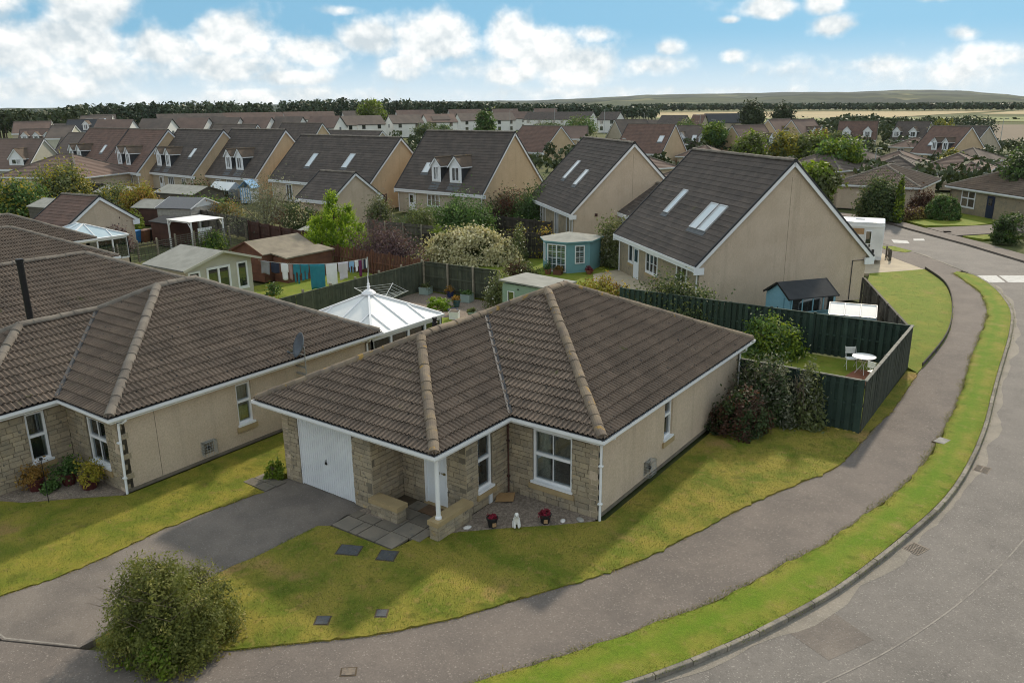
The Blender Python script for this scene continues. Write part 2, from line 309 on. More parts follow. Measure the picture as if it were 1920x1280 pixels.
asphaltmat('asphalt_road', (.188, .170, .153), (.152, .138, .125), (.46, .42, .38), .90)
asphaltmat('asphalt_drive', (.185, .158, .135), (.120, .104, .092), (.30, .28, .26), .90)
asphaltmat('silt', (.26, .23, .19), (.20, .18, .15), (.36, .33, .3), .86)

# ------------------------------------------------------------------ mesh helpers
def mats_of(ms): return [MATS[m] for m in (ms if isinstance(ms, (list, tuple)) else [ms])]
def link(o, parent=None):
    COL.objects.link(o)
    if parent is not None: o.parent = parent
    return o
def thing(name, label, cat, loc=(0, 0, 0), rz=0.0, group=None):
    o = bpy.data.objects.new(name, None); COL.objects.link(o); o.empty_display_size = .2
    o.location = loc if len(loc) == 3 else (loc[0], loc[1], 0); o.rotation_euler = (0, 0, rz)
    return tag(o, label, cat, group)
def tag(o, label, cat, group=None, kind=None):
    o['label'] = label; o['category'] = cat
    if group: o['group'] = group
    if kind: o['kind'] = kind
    return o
def npmesh(name, V, F, ms, midx=None, smooth=False, rnd=None):
    """fast mesh from arrays; F is (n,k) all the same size"""
    V = np.asarray(V, np.float32).reshape(-1, 3); F = np.asarray(F, np.int32); n, k = F.shape
    me = bpy.data.meshes.new(name)
    me.vertices.add(len(V)); me.vertices.foreach_set('co', V.ravel())
    me.loops.add(n * k); me.loops.foreach_set('vertex_index', F.ravel())
    me.polygons.add(n); me.polygons.foreach_set('loop_start', np.arange(0, n * k, k, dtype=np.int32))
    for m in mats_of(ms): me.materials.append(m)
    if midx is not None: me.polygons.foreach_set('material_index', np.asarray(midx, np.int32))
    if smooth: me.polygons.foreach_set('use_smooth', np.ones(n, bool))
    if rnd is not None:
        a = me.attributes.new('rnd', 'FLOAT', 'POINT'); a.data.foreach_set('value', np.asarray(rnd, np.float32))
    me.update(calc_edges=True)
    return me
class MB:
    def __init__(s): s.v = []; s.f = []; s.m = []
    def poly(s, pts, mi=0):
        i = len(s.v); s.v += [tuple(p) for p in pts]; s.f.append(tuple(range(i, i + len(pts)))); s.m.append(mi)
    def box(s, x0, y0, z0, x1, y1, z1, mi=0):
        i = len(s.v); s.v += [(x, y, z) for z in (z0, z1) for x, y in ((x0, y0), (x1, y0), (x1, y1), (x0, y1))]
        for q in ((0, 3, 2, 1), (4, 5, 6, 7), (0, 1, 5, 4), (1, 2, 6, 5), (2, 3, 7, 6), (3, 0, 4, 7)):
            s.f.append(tuple(i + k for k in q)); s.m.append(mi)
    def beam(s, a, b, wd, ht, mi=0, up=(0, 0, 1)):
        a = Vector(a); b = Vector(b); d = (b - a).normalized(); sd = d.cross(Vector(up))
        if sd.length < 1e-4: sd = Vector((1, 0, 0))
        sd.normalize(); u = sd.cross(d); i = len(s.v)
        for p in (a, b):
            for q, w in ((-1, -1), (1, -1), (1, 1), (-1, 1)): s.v.append(tuple(p + sd * (q * wd / 2) + u * (w * ht / 2)))
        for q in ((0, 3, 2, 1), (4, 5, 6, 7), (0, 1, 5, 4), (1, 2, 6, 5), (2, 3, 7, 6), (3, 0, 4, 7)):
            s.f.append(tuple(i + k for k in q)); s.m.append(mi)
    def tube(s, pts, rad, n=8, mi=0, cap=True):
        pts = [Vector(p) for p in pts]; rs = rad if isinstance(rad, (list, tuple)) else [rad] * len(pts)
        i0 = len(s.v); ref = None
        for k, p in enumerate(pts):
            d = (pts[min(k + 1, len(pts) - 1)] - pts[max(k - 1, 0)]).normalized()
            a = d.cross(Vector((0, 0, 1)) if abs(d.z) < .9 else Vector((1, 0, 0))).normalized() if ref is None else (ref - d * ref.dot(d)).normalized()
            ref = a; b = d.cross(a)
            for j in range(n):
                t = 2 * PI * j / n; s.v.append(tuple(p + (a * math.cos(t) + b * math.sin(t)) * rs[k]))
        for k in range(len(pts) - 1):
            for j in range(n):
                s.f.append((i0 + k * n + j, i0 + k * n + (j + 1) % n, i0 + (k + 1) * n + (j + 1) % n, i0 + (k + 1) * n + j)); s.m.append(mi)
        if cap:
            s.f.append(tuple(i0 + j for j in range(n))[::-1]); s.m.append(mi)
            e = i0 + (len(pts) - 1) * n; s.f.append(tuple(e + j for j in range(n))); s.m.append(mi)
    def lathe(s, cx, cy, prof, n=14, mi=0, mis=None):
        i0 = len(s.v)
        for r, z in prof:
            for j in range(n):
                t = 2 * PI * j / n; s.v.append((cx + r * math.cos(t), cy + r * math.sin(t), z))
        for k in range(len(prof) - 1):
            for j in range(n):
                s.f.append((i0 + k * n + j, i0 + k * n + (j + 1) % n, i0 + (k + 1) * n + (j + 1) % n, i0 + (k + 1) * n + j)); s.m.append(mis[k] if mis else mi)
        s.f.append(tuple(i0 + j for j in range(n))[::-1]); s.m.append(mis[0] if mis else mi)
        e = i0 + (len(prof) - 1) * n; s.f.append(tuple(e + j for j in range(n))); s.m.append(mis[-1] if mis else mi)
    def mesh(s, name, ms, smooth=False):
        me = bpy.data.meshes.new(name); me.from_pydata(s.v, [], s.f)
        for m in mats_of(ms): me.materials.append(m)
        me.polygons.foreach_set('material_index', s.m)
        if smooth: me.polygons.foreach_set('use_smooth', [True] * len(s.f))
        me.update(); return me
    def build(s, name, ms, parent=None, loc=(0, 0, 0), rz=0.0, smooth=False):
        o = bpy.data.objects.new(name, s.mesh(name, ms, smooth)); link(o, parent)
        o.location = loc; o.rotation_euler = (0, 0, rz); return o
def place(name, me, parent=None, loc=(0, 0, 0), rz=0.0, scale=None, M=None):
    o = bpy.data.objects.new(name, me); link(o, parent)
    if M is not None: o.matrix_basis = M
    else:
        o.location = loc; o.rotation_euler = (0, 0, rz)
        if scale: o.scale = scale
    return o
def copy_tree(o, parent=None):
    c = o.copy(); COL.objects.link(c); c.parent = parent
    for ch in list(o.children): copy_tree(ch, c)
    return c
def struct(o, label=None):
    o['kind'] = 'structure'
    if label: o['label'] = label
    return o
def basis(U, V, O):
    U = Vector(U); V = Vector(V); N = U.cross(V)
    return Matrix(((U.x, V.x, N.x, O[0]), (U.y, V.y, N.y, O[1]), (U.z, V.z, N.z, O[2]), (0, 0, 0, 1)))
def sheet(name, pts, z, ms, skirt=.22, zf=None):
    """flat piece of ground with a skirt round its edge"""
    P = [Vector((x, y, z if zf is None else z + zf(x, y))) for x, y in pts]
    b = MB(); tri = tessellate_polygon([P]); n = len(P)
    area = sum(P[i].x * P[(i + 1) % n].y - P[(i + 1) % n].x * P[i].y for i in range(n))
    b.v = [tuple(p) for p in P]
    for t in tri:
        a, c, d = [P[i] for i in t]
        if (c - a).cross(d - a).z < 0: t = (t[0], t[2], t[1])
        b.f.append(tuple(t)); b.m.append(0)
    for i in range(n):
        a, c = (P[i], P[(i + 1) % n]) if area > 0 else (P[(i + 1) % n], P[i])
        dz = Vector((0, 0, skirt)); b.poly([a - dz, c - dz, c, a])
    o = b.build(name, ms); return struct(o)
def sweep(b, prof, path, closed=True, mi=0):
    """profile (outward offset, z) swept round a plan path with mitred corners; path runs anticlockwise"""
    n = len(path); i0 = len(b.v); m = len(prof)
    for i in range(n):
        p = Vector(path[i]); a = Vector(path[i - 1]) if (closed or i > 0) else None; c = Vector(path[(i + 1) % n]) if (closed or i < n - 1) else None
        d0 = (p - a).normalized() if a is not None else (c - p).normalized(); d1 = (c - p).normalized() if c is not None else d0
        n0 = Vector((d0.y, -d0.x)); n1 = Vector((d1.y, -d1.x)); k = n0 + n1
        k = k / max(.2, k.dot(n0))
        for o, z in prof: b.v.append((p.x + k.x * o, p.y + k.y * o, z))
    for i in range(n if closed else n - 1):
        j = (i + 1) % n
        for q in range(m):
            r = (q + 1) % m
            b.f.append((i0 + i * m + q, i0 + j * m + q, i0 + j * m + r, i0 + i * m + r)); b.m.append(mi)

# ------------------------------------------------------------------ roofs
def clip(poly, pl):
    out = []
    for i in range(len(poly)):
        a, b = poly[i - 1], poly[i]
        da = pl[0] * a[0] + pl[1] * a[1] + pl[2]; db = pl[0] * b[0] + pl[1] * b[1] + pl[2]
        if (da >= 0) != (db >= 0):
            t = da / (da - db); out.append(tuple(a[k] + (b[k] - a[k]) * t for k in range(3)))
        if db >= 0: out.append(b)
    return out
def halfplanes(poly, shrink=0.0):
    H = []; n = len(poly); ar = sum(poly[i][0] * poly[(i + 1) % n][1] - poly[(i + 1) % n][0] * poly[i][1] for i in range(n))
    for i in range(n):
        (x0, y0), (x1, y1) = poly[i], poly[(i + 1) % n]
        if ar < 0: x0, y0, x1, y1 = x1, y1, x0, y0
        L = math.hypot(x1 - x0, y1 - y0)
        if L < 1e-6: continue
        a, b = -(y1 - y0) / L, (x1 - x0) / L
        H.append((a, b, -(a * x0 + b * y0) - shrink))
    return H
TW, TG, TL = .30, .345, .40
_prof = []
for k in range(2):
    for u, h in ((0, 0), (.042, .002), (.056, .040), (.080, .056), (.104, .040), (.118, .002)): _prof.append((k * .15 + u, h))
_prof.append((.30, 0.0))
def tile_faces():
    """one double-roll roof tile: raised lower end, square lip"""
    F = []
    for (u0, h0), (u1, h1) in zip(_prof[:-1], _prof[1:]):
        F.append([(u0, 0, h0 + .056), (u1, 0, h1 + .056), (u1, TL, h1 + .004), (u0, TL, h0 + .004)])
        F.append([(u0, .004, h0 + .034), (u1, .004, h1 + .034), (u1, 0, h1 + .056), (u0, 0, h0 + .056)])
    return F
TILE_F = tile_faces()
def tile_mesh():
    b = MB()
    for f in TILE_F: b.poly(f)
    return b.mesh('tile', 'tile')
TILE_ME = None
def plane_of(pts, he_dir):
    """O, U, V and the 2D polygon of a planar roof face; first two points are its eave"""
    P = [Vector(p) for p in pts]; U = (P[1] - P[0]).normalized(); N = None
    for q in P[2:]:
        N = U.cross(q - P[0])
        if N.length > 1e-3: break
    N.normalize(); V = N.cross(U)
    return P[0], U, V, [((p - P[0]).dot(U), (p - P[0]).dot(V)) for p in P]
def rolled_roof(roof, faces, world, nmax=300, skip=lambda p: False):
    """rolled tiles over planar faces: the nmax nearest whole ones singly, the rest as one part"""
    global TILE_ME
    if TILE_ME is None: TILE_ME = tile_mesh()
    full = []; cells = []
    for pts in faces:
        O, U, V, pol = plane_of(pts, None); H = halfplanes(pol); umin = min(p[0] for p in pol); umax = max(p[0] for p in pol); vmax = max(p[1] for p in pol)
        N = U.cross(V)
        for j in range(int(vmax / TG) + 1):
            off = 0
            for i in range(int(math.floor(umin / TW)) - 1, int(umax / TW) + 2):
                u0, v0 = i * TW + off, j * TG
                cs = [(u0, v0 + .01), (u0 + TW, v0 + .01), (u0 + TW, v0 + TL), (u0, v0 + TL)]
                ins = [min(h[0] * c[0] + h[1] * c[1] + h[2] for h in H) for c in cs]
                jit = (random.uniform(-.004, .006), random.uniform(-.006, .006))
                P = O + U * (u0 + jit[1] * .4) + V * (v0 + jit[1]) + N * jit[0]
                wp = world @ (O + U * (u0 + .15) + V * (v0 + .17))
                if min(ins) >= -.001: full.append(((wp - CAM).length, P, U, V, N, u0, v0, O, H, jit))
                elif any(all(h[0] * c[0] + h[1] * c[1] + h[2] > -.35 for h in H) for c in cs): cells.append((P, U, V, N, u0, v0, O, H, jit))
    full = [x for x in full if not skip(world @ x[1])]
    full.sort(key=lambda x: x[0])
    for x in full[:nmax]:
        rx = random.uniform(-.006, .006); M = basis(x[2], x[3], x[1]) @ Matrix.Rotation(rx, 4, 'Z')
        place('tile', TILE_ME, roof, M=M)
    b = MB()
    for x in full[nmax:]:
        _, P, U, V, N = x[:5]
        for f in TILE_F: b.poly([P + U * p[0] + V * p[1] + N * p[2] for p in f])
    for P, U, V, N, u0, v0, O, H, jit in cells:
        for f in TILE_F:
            q = [(p[0] + u0, p[1] + v0, p[2]) for p in f]
            for h in H:
                q = clip(q, h)
                if len(q) < 3: break
            if len(q) >= 3: b.poly([O + U * p[0] + V * p[1] + N * (p[2] + jit[0]) for p in q])
    if b.f:
        o = b.build('roof_tiles', 'tile', roof); o['kind'] = 'stuff'
def flat_roof_rows(roof, pts, ms, gauge=.34, tw=.33, singly=True, simple=False, name='tile_course', lip=.026):
    """courses of flat tiles on a planar face; each course a part, or all of them one mesh"""
    O, U, V, pol = plane_of(pts, None); H = halfplanes(pol); umin = min(p[0] for p in pol); umax = max(p[0] for p in pol); vmax = max(p[1] for p in pol); N = U.cross(V)
    allb = MB(); nrow = int(math.ceil(vmax / gauge))
    for j in range(nrow):
        b = MB() if singly else allb; v0 = j * gauge
        step = (umax - umin) if simple else tw; cnt = 1 if simple else int((umax - umin) / tw) + 2
        for i in range(cnt):
            u0 = umin + i * step - (0 if simple else (tw / 2 if j % 2 else 0)); dz = 0 if simple else random.uniform(-.004, .005); u1 = u0 + step - (0 if simple else .004)
            for f in ([(u0, v0, lip + dz), (u1, v0, lip + dz), (u1, v0 + gauge + .02, .004), (u0, v0 + gauge + .02, .004)], [(u0, v0, -.01), (u1, v0, -.01), (u1, v0, lip + dz), (u0, v0, lip + dz)]):
                q = f
                for h in H:
                    q = clip(q, h)
                    if len(q) < 3: break
                if len(q) >= 3: b.poly([O + U * p[0] + V * p[1] + N * p[2] for p in q])
        if singly and b.f: b.build(name, ms, roof)
    if not singly and allb.f:
        o = allb.build('roof_tiles', ms, roof)
        if not simple: o['kind'] = 'stuff'
RIDGE_ME = {}
def ridge_mesh(ms, L=.44, r0=.125, r1=None):
    k = (ms, L, r0)
    if k in RIDGE_ME: return RIDGE_ME[k]
    b = MB(); n = 8; r1 = r0 - .006
    for rr, l0, l1, ra, rb in ((0, 0, .03, r0 + .006, r0 + .006), (1, .03, L, r0, r1)):
        i0 = len(b.v)
        for x, r in ((l0, ra), (l1, rb)):
            for j in range(n + 1):
                t = PI * j / n; b.v.append((x, -r * math.cos(t) * 1.05, r * math.sin(t) * .92))
        for j in range(n): b.f.append((i0 + j, i0 + j + 1, i0 + n + 2 + j, i0 + n + 1 + j)); b.m.append(0)
        b.f.append(tuple(i0 + j for j in range(n + 1))); b.m.append(0)
    RIDGE_ME[k] = b.mesh('ridge_tile', ms, smooth=False); return RIDGE_ME[k]
def ridge_run(roof, a, b, ms='tile_ridge', L=.42, r0=.145, drop=.05, name='ridge_tile'):
    a = Vector(a); b = Vector(b); d = b - a; n = max(1, round(d.length / (L - .02))); st = d.length / n; d.normalize()
    U = d; V = Vector((0, 0, 1)).cross(U).normalized(); me = ridge_mesh(ms, L + .03, r0)
    for i in range(n):
        N = U.cross(V); P = a + d * (i * st) - N * drop + Vector((0, 0, random.uniform(-.010, .010)))
        M = basis(U, V, P) @ Matrix.Rotation(random.uniform(-.025, .025), 4, 'Z') @ Matrix.Rotation(random.uniform(-.02, .02), 4, 'X')
        place(name, me, roof, M=M)

# ------------------------------------------------------------------ openings and walls
def window(parent, P, rz, w, h, cols=1, rows=(1.0,), fr=.07, sill=True, depth=.10, stone_sill=False, glass='glass_dark', bars=0, barz=(), name='window', inset=.06, room=None, opener=()):
    """white frame, one pane each, sill; local x along the wall, y inwards, z up.  rows = heights as shares from the bottom"""
    b = MB(); d0, d1 = inset, inset + depth
    b.box(0, d0, 0, w, d1, fr); b.box(0, d0, h - fr, w, d1, h); b.box(0, d0, fr, fr, d1, h - fr); b.box(w - fr, d0, fr, w, d1, h - fr)
    cw = (w - fr) / cols; zs = [0]
    for r in rows: zs.append(zs[-1] + r)
    zs = [fr / 2 + z * (h - fr) / zs[-1] for z in zs]
    for i in range(1, cols): b.box(i * cw, d0 - .004, fr, i * cw + fr, d1 - .004, h - fr)
    for z in zs[1:-1]: b.box(fr, d0 - .012, z - fr * .6, w - fr, d1 - .012, z + fr * .6)
    for i in range(cols):
        for k in range(1, bars + 1):
            x = i * cw + fr + (cw - fr) * k / (bars + 1); b.box(x - .012, d0 + .012, fr, x + .012, d0 + .04, h - fr)
        for bz in barz: b.box(i * cw + fr, d0 + .014, h * bz - .012, (i + 1) * cw, d0 + .042, h * bz + .012)
    wo = b.build(name, 'upvc', parent, P, rz)
    for i in range(cols):
        for k in range(len(zs) - 1):
            g = MB(); g.box(i * cw + fr, d0 + .05, zs[k] + (fr * .6 if k else fr / 2), (i + 1) * cw, d0 + .062, zs[k + 1] - (fr * .6 if k < len(zs) - 2 else fr / 2)); g.build('pane', glass, wo)
    if sill:
        s = MB(); s.box(-.04, -.05, -.075, w + .04, d1, -.003); s.build('sill', 'upvc', wo)
    if stone_sill:
        s = MB(); s.box(-.10, -.06, -.24, w + .10, .16, -.085); s.build('stone_sill', 'sill_stone', wo)
    if room:
        r = MB(); r.box(-.3, 1.8, -.6, w + .3, 1.9, h + .2); r.box(-.4, .32, -.7, -.3, 1.9, h + .2); r.box(w + .3, .32, -.7, w + .4, 1.9, h + .2); r.box(-.4, .32, -.75, w + .4, 1.9, -.65); r.box(-.4, .32, h + .1, w + .4, 1.9, h + .2)
        r.build('room', 'room_dark', wo)
        for x0, x1, dark in room:
            c = MB(); n = max(6, int((x1 - x0) / .035)); i0 = len(c.v)
            for i in range(n + 1):
                x = x0 + (x1 - x0) * i / n; y = .34 + .03 * math.sin(i * 1.9) + .012 * math.sin(i * .7)
                c.v += [(x, y, -.05), (x, y, h + .05)]
            for i in range(n): c.f.append((2 * i, 2 * i + 2, 2 * i + 3, 2 * i + 1)); c.m.append(0)
            c.build('curtain', dark, wo, smooth=True)
    return wo
def wall_cells(L, H, ops):
    """cut a wall rectangle into boxes round its openings"""
    xs = sorted({0.0, L, *[o[0] for o in ops], *[o[1] for o in ops]}); out = []
    for x0, x1 in zip(xs[:-1], xs[1:]):
        holes = sorted((o[2], o[3]) for o in ops if o[0] <= x0 + 1e-6 and o[1] >= x1 - 1e-6); z = 0.0
        for a, b in holes:
            if a > z + 1e-6: out.append((x0, z, x1, a))
            z = max(z, b)
        if z < H - 1e-6: out.append((x0, z, x1, H))
    return out
STONE_ME = None
def stone_mesh():
    """unit block with chamfered face edges: x 0..1, y 0 (face) ..1, z 0..1"""
    b = MB(); c = .04; k = .35
    A = [(0, k, 0), (1, k, 0), (1, k, 1), (0, k, 1)]; B = [(c * .5, 0, c), (1 - c * .5, 0, c), (1 - c * .5, 0, 1 - c), (c * .5, 0, 1 - c)]
    b.poly(B)
    for i in range(4): j = (i + 1) % 4; b.poly([A[i], A[j], B[j], B[i]])
    D = [(0, 1, 0), (1, 1, 0), (1, 1, 1), (0, 1, 1)]
    for i in range(4): j = (i + 1) % 4; b.poly([D[i], D[j], A[j], A[i]])
    return b.mesh('stone_block', 'stone')
def stone_wall(parent, P, rz, L, H, ops=(), th=.25, seed=1, blocks=True, lrange=(.22, .46), core='mortar', proud=.02):
    global STONE_ME
    if STONE_ME is None: STONE_ME = stone_mesh()
    rg = random.Random(seed); b = MB()
    for x0, z0, x1, z1 in wall_cells(L, H, ops): b.box(x0, proud, z0, x1, th, z1)
    w = b.build('wall', core, parent, P, rz)
    if not blocks: return w
    z = 0.0; row = 0
    while z < H - .05:
        h = rg.choice((.11, .13, .14, .16, .20)); h = min(h, H - z)
        if H - z - h < .07: h = H - z
        x = -rg.uniform(0, .2)
        while x < L:
            l = rg.uniform(*lrange); x0, x1 = max(x, 0), min(x + l, L); x += l
            if L - x < .1: x1 = L; x = L + 1
            if x1 - x0 < .03: continue
            segs = [(x0, x1)]
            for o in ops:
                if o[2] < z + h - .02 and o[3] > z + .02:
                    ns = []
                    for a, c in segs:
                        if o[0] > a + .03: ns.append((a, min(c, o[0])))
                        if o[1] < c - .03: ns.append((max(a, o[1]), c))
                    segs = [q for q in ns if q[1] - q[0] > .03]
            for a, c in segs:
                place('stone_block', STONE_ME, w, (a + .005, rg.uniform(-.014, .003), z + .005), 0, (c - a - .010, .07, h - .010))
        z += h; row += 1
    return w
def plain_wall(parent, P, rz, L, H, ops=(), th=.25, ms='roughcast'):
    b = MB()
    for x0, z0, x1, z1 in wall_cells(L, H, ops): b.box(x0, 0, z0, x1, th, z1)
    return b.build('wall', ms, parent, P, rz)
def downpipe(parent, pts, r=.036, ms='upvc'):
    b = MB(); b.tube(pts, r, 8); z0 = min(p[2] for p in pts)
    for z in ((z0 + .5, z0 + 1.6) if z0 < 1 else ()):
        x, y = pts[-1][0], pts[-1][1]; b.box(x - r - .02, y - r - .012, z - .02, x + r + .02, y + r + .012, z + .02)
    return b.build('downpipe', ms, parent)

# ------------------------------------------------------------------ ground, road, paths
def S(x, a, b):
    t = min(1, max(0, (x - a) / (b - a))); return t * t * (3 - 2 * t)
def zg(x, y):
    """the estate falls away gently to the north-east, behind the bungalows"""
    return -2.3 * S(y, 88, 135) * S(x, -62, -30) * (1 - S(y, 270, 420))
def build_ground():
    V = []; F = []; rs = [0, 6, 12, 20, 30, 40, 50, 60, 70, 80, 90, 100, 110, 120, 130, 140, 155, 175, 200, 240, 300, 400, 550, 800, 1300, 2200, 4000, 7000, 12000]; n = 72
    for r in rs:
        for j in range(n):
            a = 2 * PI * j / n; x, y = 5 + r * math.cos(a), 5 + r * math.sin(a); V.append((x, y, -.16 + zg(x, y)))
    for i in range(len(rs) - 1):
        for j in range(n):
            k = (j + 1) % n; F.append((i * n + j, (i + 1) * n + j, (i + 1) * n + k, i * n + k))
    m, t, o = newmat('ground'); p = pos(t)
    c = mixc(t, sstep(t, noi(t, p, .06, 4.0), .35, .62), (.070, .085, .032), (.105, .110, .045))
    c = mixc(t, sstep(t, noi(t, p, .012, 3.0), .58, .66), c, (.20, .17, .08))
    k = mth(t, 'ADD', .55, mth(t, 'MULTIPLY', noi(t, p, 3.0, 6.0, .7), .9))
    c = mixc(t, 1.0, c, nd(t, 'ShaderNodeCombineXYZ', {0: k, 1: k, 2: k}).outputs[0], 'MULTIPLY')
    t.links.new(nd(t, 'ShaderNodeBsdfPrincipled', {'Base Color': c, 'Roughness': .95, 'Specular IOR Level': .1}).outputs[0], o.inputs[0])
    ob = bpy.data.objects.new('ground', npmesh('ground', V, F, 'ground', smooth=True)); link(ob); struct(ob)
build_ground()
def smooth_path(pts, n=4):
    out = []
    for i in range(len(pts) - 1):
        p0, p1, p2, p3 = pts[max(i - 1, 0)], pts[i], pts[i + 1], pts[min(i + 2, len(pts) - 1)]
        for k in range(n):
            t = k / n
            out.append(tuple(.5 * (2 * p1[q] + (p2[q] - p0[q]) * t + (2 * p0[q] - 5 * p1[q] + 4 * p2[q] - p3[q]) * t * t + (3 * p1[q] - p0[q] - 3 * p2[q] + p3[q]) * t ** 3) for q in (0, 1)))
    out.append(pts[-1]); return out
def ragged(pts, amp, step=.12, seed=1):
    """resample and roughen a turf edge"""
    rg = random.Random(seed); out = [pts[0]]
    for a, b in zip(pts[:-1], pts[1:]):
        L = math.hypot(b[0] - a[0], b[1] - a[1]); n = max(1, int(L / step)); nx, ny = -(b[1] - a[1]) / max(L, 1e-6), (b[0] - a[0]) / max(L, 1e-6)
        for k in range(1, n + 1):
            t = k / n; d = rg.gauss(0, amp) if k < n else 0; out.append((a[0] + (b[0] - a[0]) * t + nx * d, a[1] + (b[1] - a[1]) * t + ny * d))
    return out
KERB = smooth_path([(3.0, -14.5), (7.5, -9.3), (10.6, -5.4), (12.4, -3.1), (13.58, -1.33), (14.48, .39), (15.26, 2.23), (16.0, 4.4), (16.84, 8.06), (17.25, 10.49), (17.44, 13.2), (17.47, 16.6), (17.34, 20.36), (17.22, 24.04), (17.07, 29.67), (16.75, 34.65), (16.13, 38.05), (15.24, 41.3), (14.01, 44.17), (12.6, 46.3), (10.9, 48.9), (8.9, 51.5), (6.2, 54.2), (1, 57.5), (-8, 62)])
OUTER = [(1.0, -14.5), (5.0, -10.2), (8.6, -6.5), (10.0, -4.7), (10.92, -3.33), (11.55, -2.23), (12.17, -1.2), (12.78, -.01), (13.76, 2.0), (14.44, 4.06), (14.98, 5.52), (15.45, 7.58), (15.85, 9.37), (16.2, 11.79), (16.28, 13.84), (16.32, 15.87), (16.27, 19.63), (15.98, 25.15), (15.82, 30.64), (15.58, 34.65), (14.78, 38.9), (14.09, 40.81), (12.6, 44.4)]
INNER = [(6.24, -5.4), (7.16, -4.49), (8.25, -3.41), (9.07, -2.29), (9.59, -1.45), (10.22, -.28), (10.89, .96), (11.56, 2.4), (12.11, 4.33), (12.72, 6.57), (13.5, 8.81), (14.03, 10.25), (14.2, 11.52), (14.34, 14.51), (14.5, 17.08), (14.46, 21.44)]
INNER2 = [(14.46, 21.44), (14.61, 27.08), (14.33, 31.47), (13.62, 36.56), (12.58, 40.9), (10.92, 44.72)]
OUT_S = smooth_path(OUTER, 3); IN_S = smooth_path(INNER, 3); IN2_S = smooth_path(INNER2, 4)
road = sheet('road', KERB + [(-14, 76), (4.3, 66), (6.6, 63.0), (11.7, 57.0), (16.2, 51.0), (24, 47), (60, 40), (60, -25), (0, -25)], -.11, 'asphalt_road')
footpath = sheet('footpath', [(-16, -9.5), (1.89, -8.06), (3.5, -7.25), (4.9, -6.5)] + IN_S + IN2_S[1:] + [(8.6, 47.6), (7.0, 49.9), (4, 52), (-8, 60)] + [p for p in reversed(KERB) if p[1] > 45.5] + OUT_S[::-1] + [(-10, -22)], -.012, 'asphalt_path')
ki = [p for p in KERB if p[1] < 45.2]
def resample(P, n):
    P = np.array(P); L = np.r_[0, np.cumsum(np.hypot(*(P[1:] - P[:-1]).T))]; t = np.linspace(0, L[-1], n); return np.stack([np.interp(t, L, P[:, 0]), np.interp(t, L, P[:, 1])], 1)
def build_verge():
    # turf strip between path and kerb; the mower misses its middle, which stays lusher
    rg = np.random.default_rng(5); n, k = 420, 9; A = resample(OUT_S + [(12.75, 45.0)], n); B = resample([(p[0] - .13, p[1] - .02) for p in ki] + [(12.75, 45.05)], n)
    for _ in range(3):   # pair points square to the strip
        j = np.argmin(((A[:, None] - B[None]) ** 2).sum(2), 1); Bm = B[np.maximum.accumulate(j)]
    V = []; at_ = []; jit = np.convolve(rg.normal(size=n + 8), np.ones(3) / 3, 'same')[:n] * .05
    for i in range(n):
        d = Bm[i] - A[i]
        for q in range(k):
            f = q / (k - 1); p = A[i] + d * f + (d / (np.linalg.norm(d) + 1e-6)) * (jit[i] * (1 - f)); V.append((p[0], p[1], .012 + .02 * math.sin(f * PI))); at_.append(max(0, 1 - abs(f - .42) / .26))
    F = [(i * k + q, i * k + q + 1, (i + 1) * k + q + 1, (i + 1) * k + q) for i in range(n - 1) for q in range(k - 1)]
    E = len(V)
    for i in range(n): V.append((V[i * k][0], V[i * k][1], -.2)); at_.append(0)
    F += [(i * k, (i + 1) * k, E + i + 1, E + i) for i in range(n - 1)]
    o = bpy.data.objects.new('verge', npmesh('verge', V, [f[::-1] for f in F], 'verge', rnd=at_)); link(o); struct(o)
build_verge()
struct(sheet('driveway', [(.16, -7.35), (.46, -6.2), (.55, -5), (.45, -3.5), (.62, -2.1), (.80, -.85), (.74, .3), (.80, .62), (4.20, .62), (4.12, .25), (3.9, -.12), (4.0, -.78), (3.75, -.98), (3.66, -2.9), (3.54, -3.45), (3.5, -5.2), (3.5, -7.2), (1.89, -8.02), (.2, -8.0)], -.004, 'asphalt_drive'))
lawn_main = [(3.56, -6.9), (3.5, -5.2), (3.54, -3.45), (3.66, -2.9), (3.75, -.98), (4.03, -.80), (6.2, -.75), (6.36, .1), (6.6, .28), (7.05, .9), (8.1, 1.9), (8.9, 2.6), (9.7, 3.4), (9.9, 3.6), (9.9, 13.6), (14.02, 13.62), (14.05, 21.5)]
struct(sheet('lawn', lawn_main + ragged((IN_S[::-1]), .03, .13, 9) + [(4.9, -6.45)], .022, 'lawn'))
struct(sheet('lawn', [(-30, -9.3), (-30, -6.4), (-13, -6.3), (-5.0, -6.2), (-5.0, -4.3), (-2.5, -3.15), (-2.2, -3.0), (-2.2, 9), (.6, 9), (.70, .75), (.0, .3), (-.1, -.5), (.95, -.55)] + ragged([(.82, -.8), (.62, -2.1), (.45, -3.5), (.55, -5), (.46, -6.2), (.16, -7.35)], .03, .13, 4) + [(.2, -8.05), (-16, -9.45)], .020, 'lawn_left'))
struct(sheet('lawn', [(14.0, 22.0)] + [(10.05, 31.2), (8.2, 41.3), (9.7, 43.1), (10.85, 44.6)] + ragged(IN2_S[::-1], .02, .2, 8), .03, 'lawn_back'))
struct(sheet('lawn', [(9.9, 13.75), (14.0, 13.75), (13.85, 21.7), (-1.2, 21.7), (-1.2, 14.4), (9.9, 14.4)], .02, 'lawn_back'))
struct(sheet('lawn', [(-12.4, 8.0), (-2.0, 8.0), (-1.2, 14.4), (-1.2, 18.2), (-7.2, 18.0), (-8.6, 16.2), (-12.2, 15.2)], .020, 'lawn_back'))
